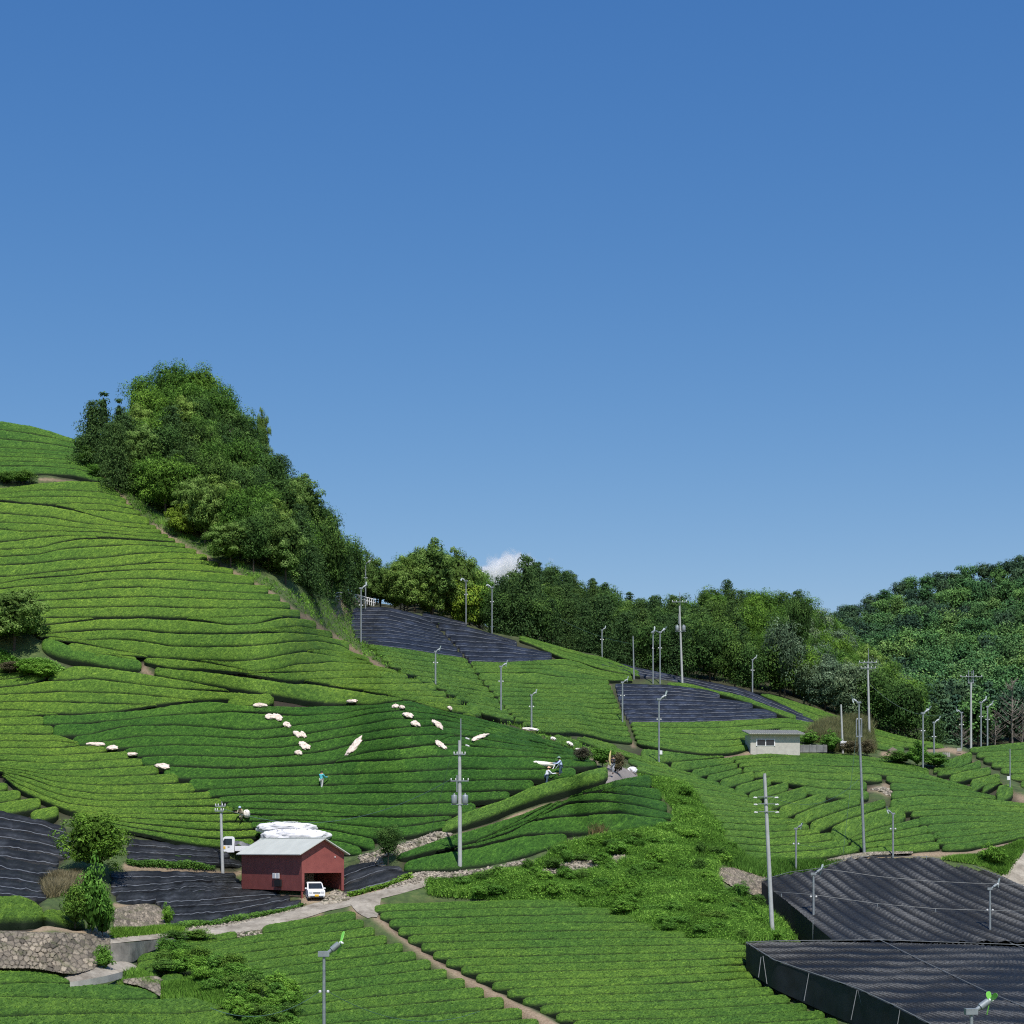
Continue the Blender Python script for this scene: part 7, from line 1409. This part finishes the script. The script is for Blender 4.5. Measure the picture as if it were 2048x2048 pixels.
ph2=at_feet(1093,1556); ph2.z=float((VH-1549)*float(D(1093,1552))/F)-.95
person(ph2,math.radians(-60),'harvester in white shirt and peach hat at the lower end of the picking machine',whi,nav,hat=orn,lean=.35,arms=((.2,.9,1),(.3,.9,1)))
pt=at_feet(643,1571); pt.z=float((VH-1566)*float(D(643,1566))/F)-.55
person(pt,math.radians(-30),'worker in a turquoise shirt standing between rows of the dark field',tur,cloth_mat('light_trousers',(.5,.5,.48)),hat=None,arms=((.1,.3,1),(.2,.8,1)))
pw=at_feet(1226,1549); pw.z+=.02
W_=person(pw,math.radians(150),'person in black top and grey trousers walking on the footpath',blk,gry,hat=None,arms=((.1,.6,1),(.2,.9,1)),stride=.22)
mb=MB(); q=pw+Vector((-.24,-.28,.75)); mb.tube([(0,0,0),(-.08,-.02,.45),(-.02,0,.95),(.05,.02,1.25)],[.05,.09,.08,.03],8); bd=mb.build('bundle',cloth_mat('yellow_cloth',(.62,.52,.22)),smooth=True); bd.location=q; tag(bd,'long pale yellow bundle carried by the person on the footpath','bundle')
pc=at_feet(483,1640); 
person(pc,math.radians(170),'worker in khaki with a light blue cap crouching beside a basket above the left pole',khk,khk,hat=lbl,hatkind='cap',lean=.7,crouch=.35,arms=((.1,.8,1),(.1,.8,1)))
blob('basket_sack',at_feet(490,1636)+Vector((.15,-.1,.35)),(.55,.5,.65),M['cream'],'tan carrying sack beside the crouching worker','sack',seed=31,wr=.08)
# picking machine with its long bag, carried between the two harvesters
dm=float(D(1105,1535)); c=PX(1108,1533,dm)
Mc=empty('picking_machine',(float(c[0]),float(c[1]),float(c[2])+.15),math.radians(0),'two-person tea picking machine with a long cream catch bag trailing to the left','picking machine')
e0=Vector(PX(1103,1543,dm-.3).tolist())-Mc.location; e1=Vector(PX(1117,1524,dm+.6).tolist())-Mc.location
mb=MB(); mb.tube([e0,e0.lerp(e1,.5)+Vector((0,0,.18)),e1],.035,8); mb.build('frame_bar',M['white'],Mc,smooth=True)
mb=MB(); mb.tube([e0+Vector((.18,0,0)),e1+Vector((.18,0,.02))],.03,8); mb.build('cutter_bar',M['steel'],Mc,smooth=True)
mb=MB(); m_=e0.lerp(e1,.72); mb.box(m_+Vector((0,0,.18)),(.3,.3,.26)); mb.build('engine',M['dark'],Mc,bevel=.03)
for e in (e0,e1): mb=MB(); mb.tube([e,e+Vector((.05,-.02,.22))],.022,6); mb.build('handle',M['dark'],Mc)
bg_=blob('catch_bag',(0,0,0),(68*dm/F,.75,11.5*dm/F),M['cream'],None,None,seed=12,wr=.035,n=40,m=20); bg_.parent=Mc; bg_.location=Vector(PX(1075,1528,dm+.1).tolist())-Mc.location; bg_.rotation_euler=(0,.05,0)
# ------------------------------------------------------------------ cloud: a cluster of soft white puffs far behind the hills
def cloud():
    m=bpy.data.materials.new('cloud'); m.use_nodes=True; nt=m.node_tree; nt.nodes.clear(); out=nt.nodes.new('ShaderNodeOutputMaterial'); v=nt.nodes.new('ShaderNodeVolumePrincipled')
    v.inputs['Color'].default_value=(1,1,1,1); v.inputs['Anisotropy'].default_value=.2
    tc=nt.nodes.new('ShaderNodeTexCoord'); n=nt.nodes.new('ShaderNodeTexNoise'); n.inputs['Scale'].default_value=.009; n.inputs['Detail'].default_value=6; n.inputs['Roughness'].default_value=.62
    nt.links.new(tc.outputs['Object'],n.inputs['Vector'])
    ln=nt.nodes.new('ShaderNodeVectorMath'); ln.operation='MULTIPLY'; ln.inputs[1].default_value=(1/190,1/150,1/105); nt.links.new(tc.outputs['Object'],ln.inputs[0])
    le=nt.nodes.new('ShaderNodeVectorMath'); le.operation='LENGTH'; nt.links.new(ln.outputs[0],le.inputs[0])
    a=nt.nodes.new('ShaderNodeMath'); a.operation='MULTIPLY_ADD'; a.inputs[1].default_value=2.2; nt.links.new(n.outputs['Fac'],a.inputs[0]); sb=nt.nodes.new('ShaderNodeMath'); sb.operation='SUBTRACT'
    a.inputs[2].default_value=-.68; nt.links.new(a.outputs[0],sb.inputs[0]); nt.links.new(le.outputs['Value'],sb.inputs[1])
    mu=nt.nodes.new('ShaderNodeMath'); mu.operation='MULTIPLY'; mu.inputs[1].default_value=.2; mu.use_clamp=True; nt.links.new(sb.outputs[0],mu.inputs[0])
    v.inputs['Emission Color'].default_value=(.8,.9,1,1); v.inputs['Emission Strength'].default_value=.0
    nt.links.new(mu.outputs[0],v.inputs['Density']); nt.links.new(v.outputs[0],out.inputs['Volume'])
    dd=5200.; c=PX(1005,1140,dd); mb=MB(); mb.box((0,0,0),(560,400,300)); o=mb.build('cloud',m); o.location=Vector(c.tolist()); tag(o,'small white cumulus cloud behind the trees',kind='structure')
cloud()
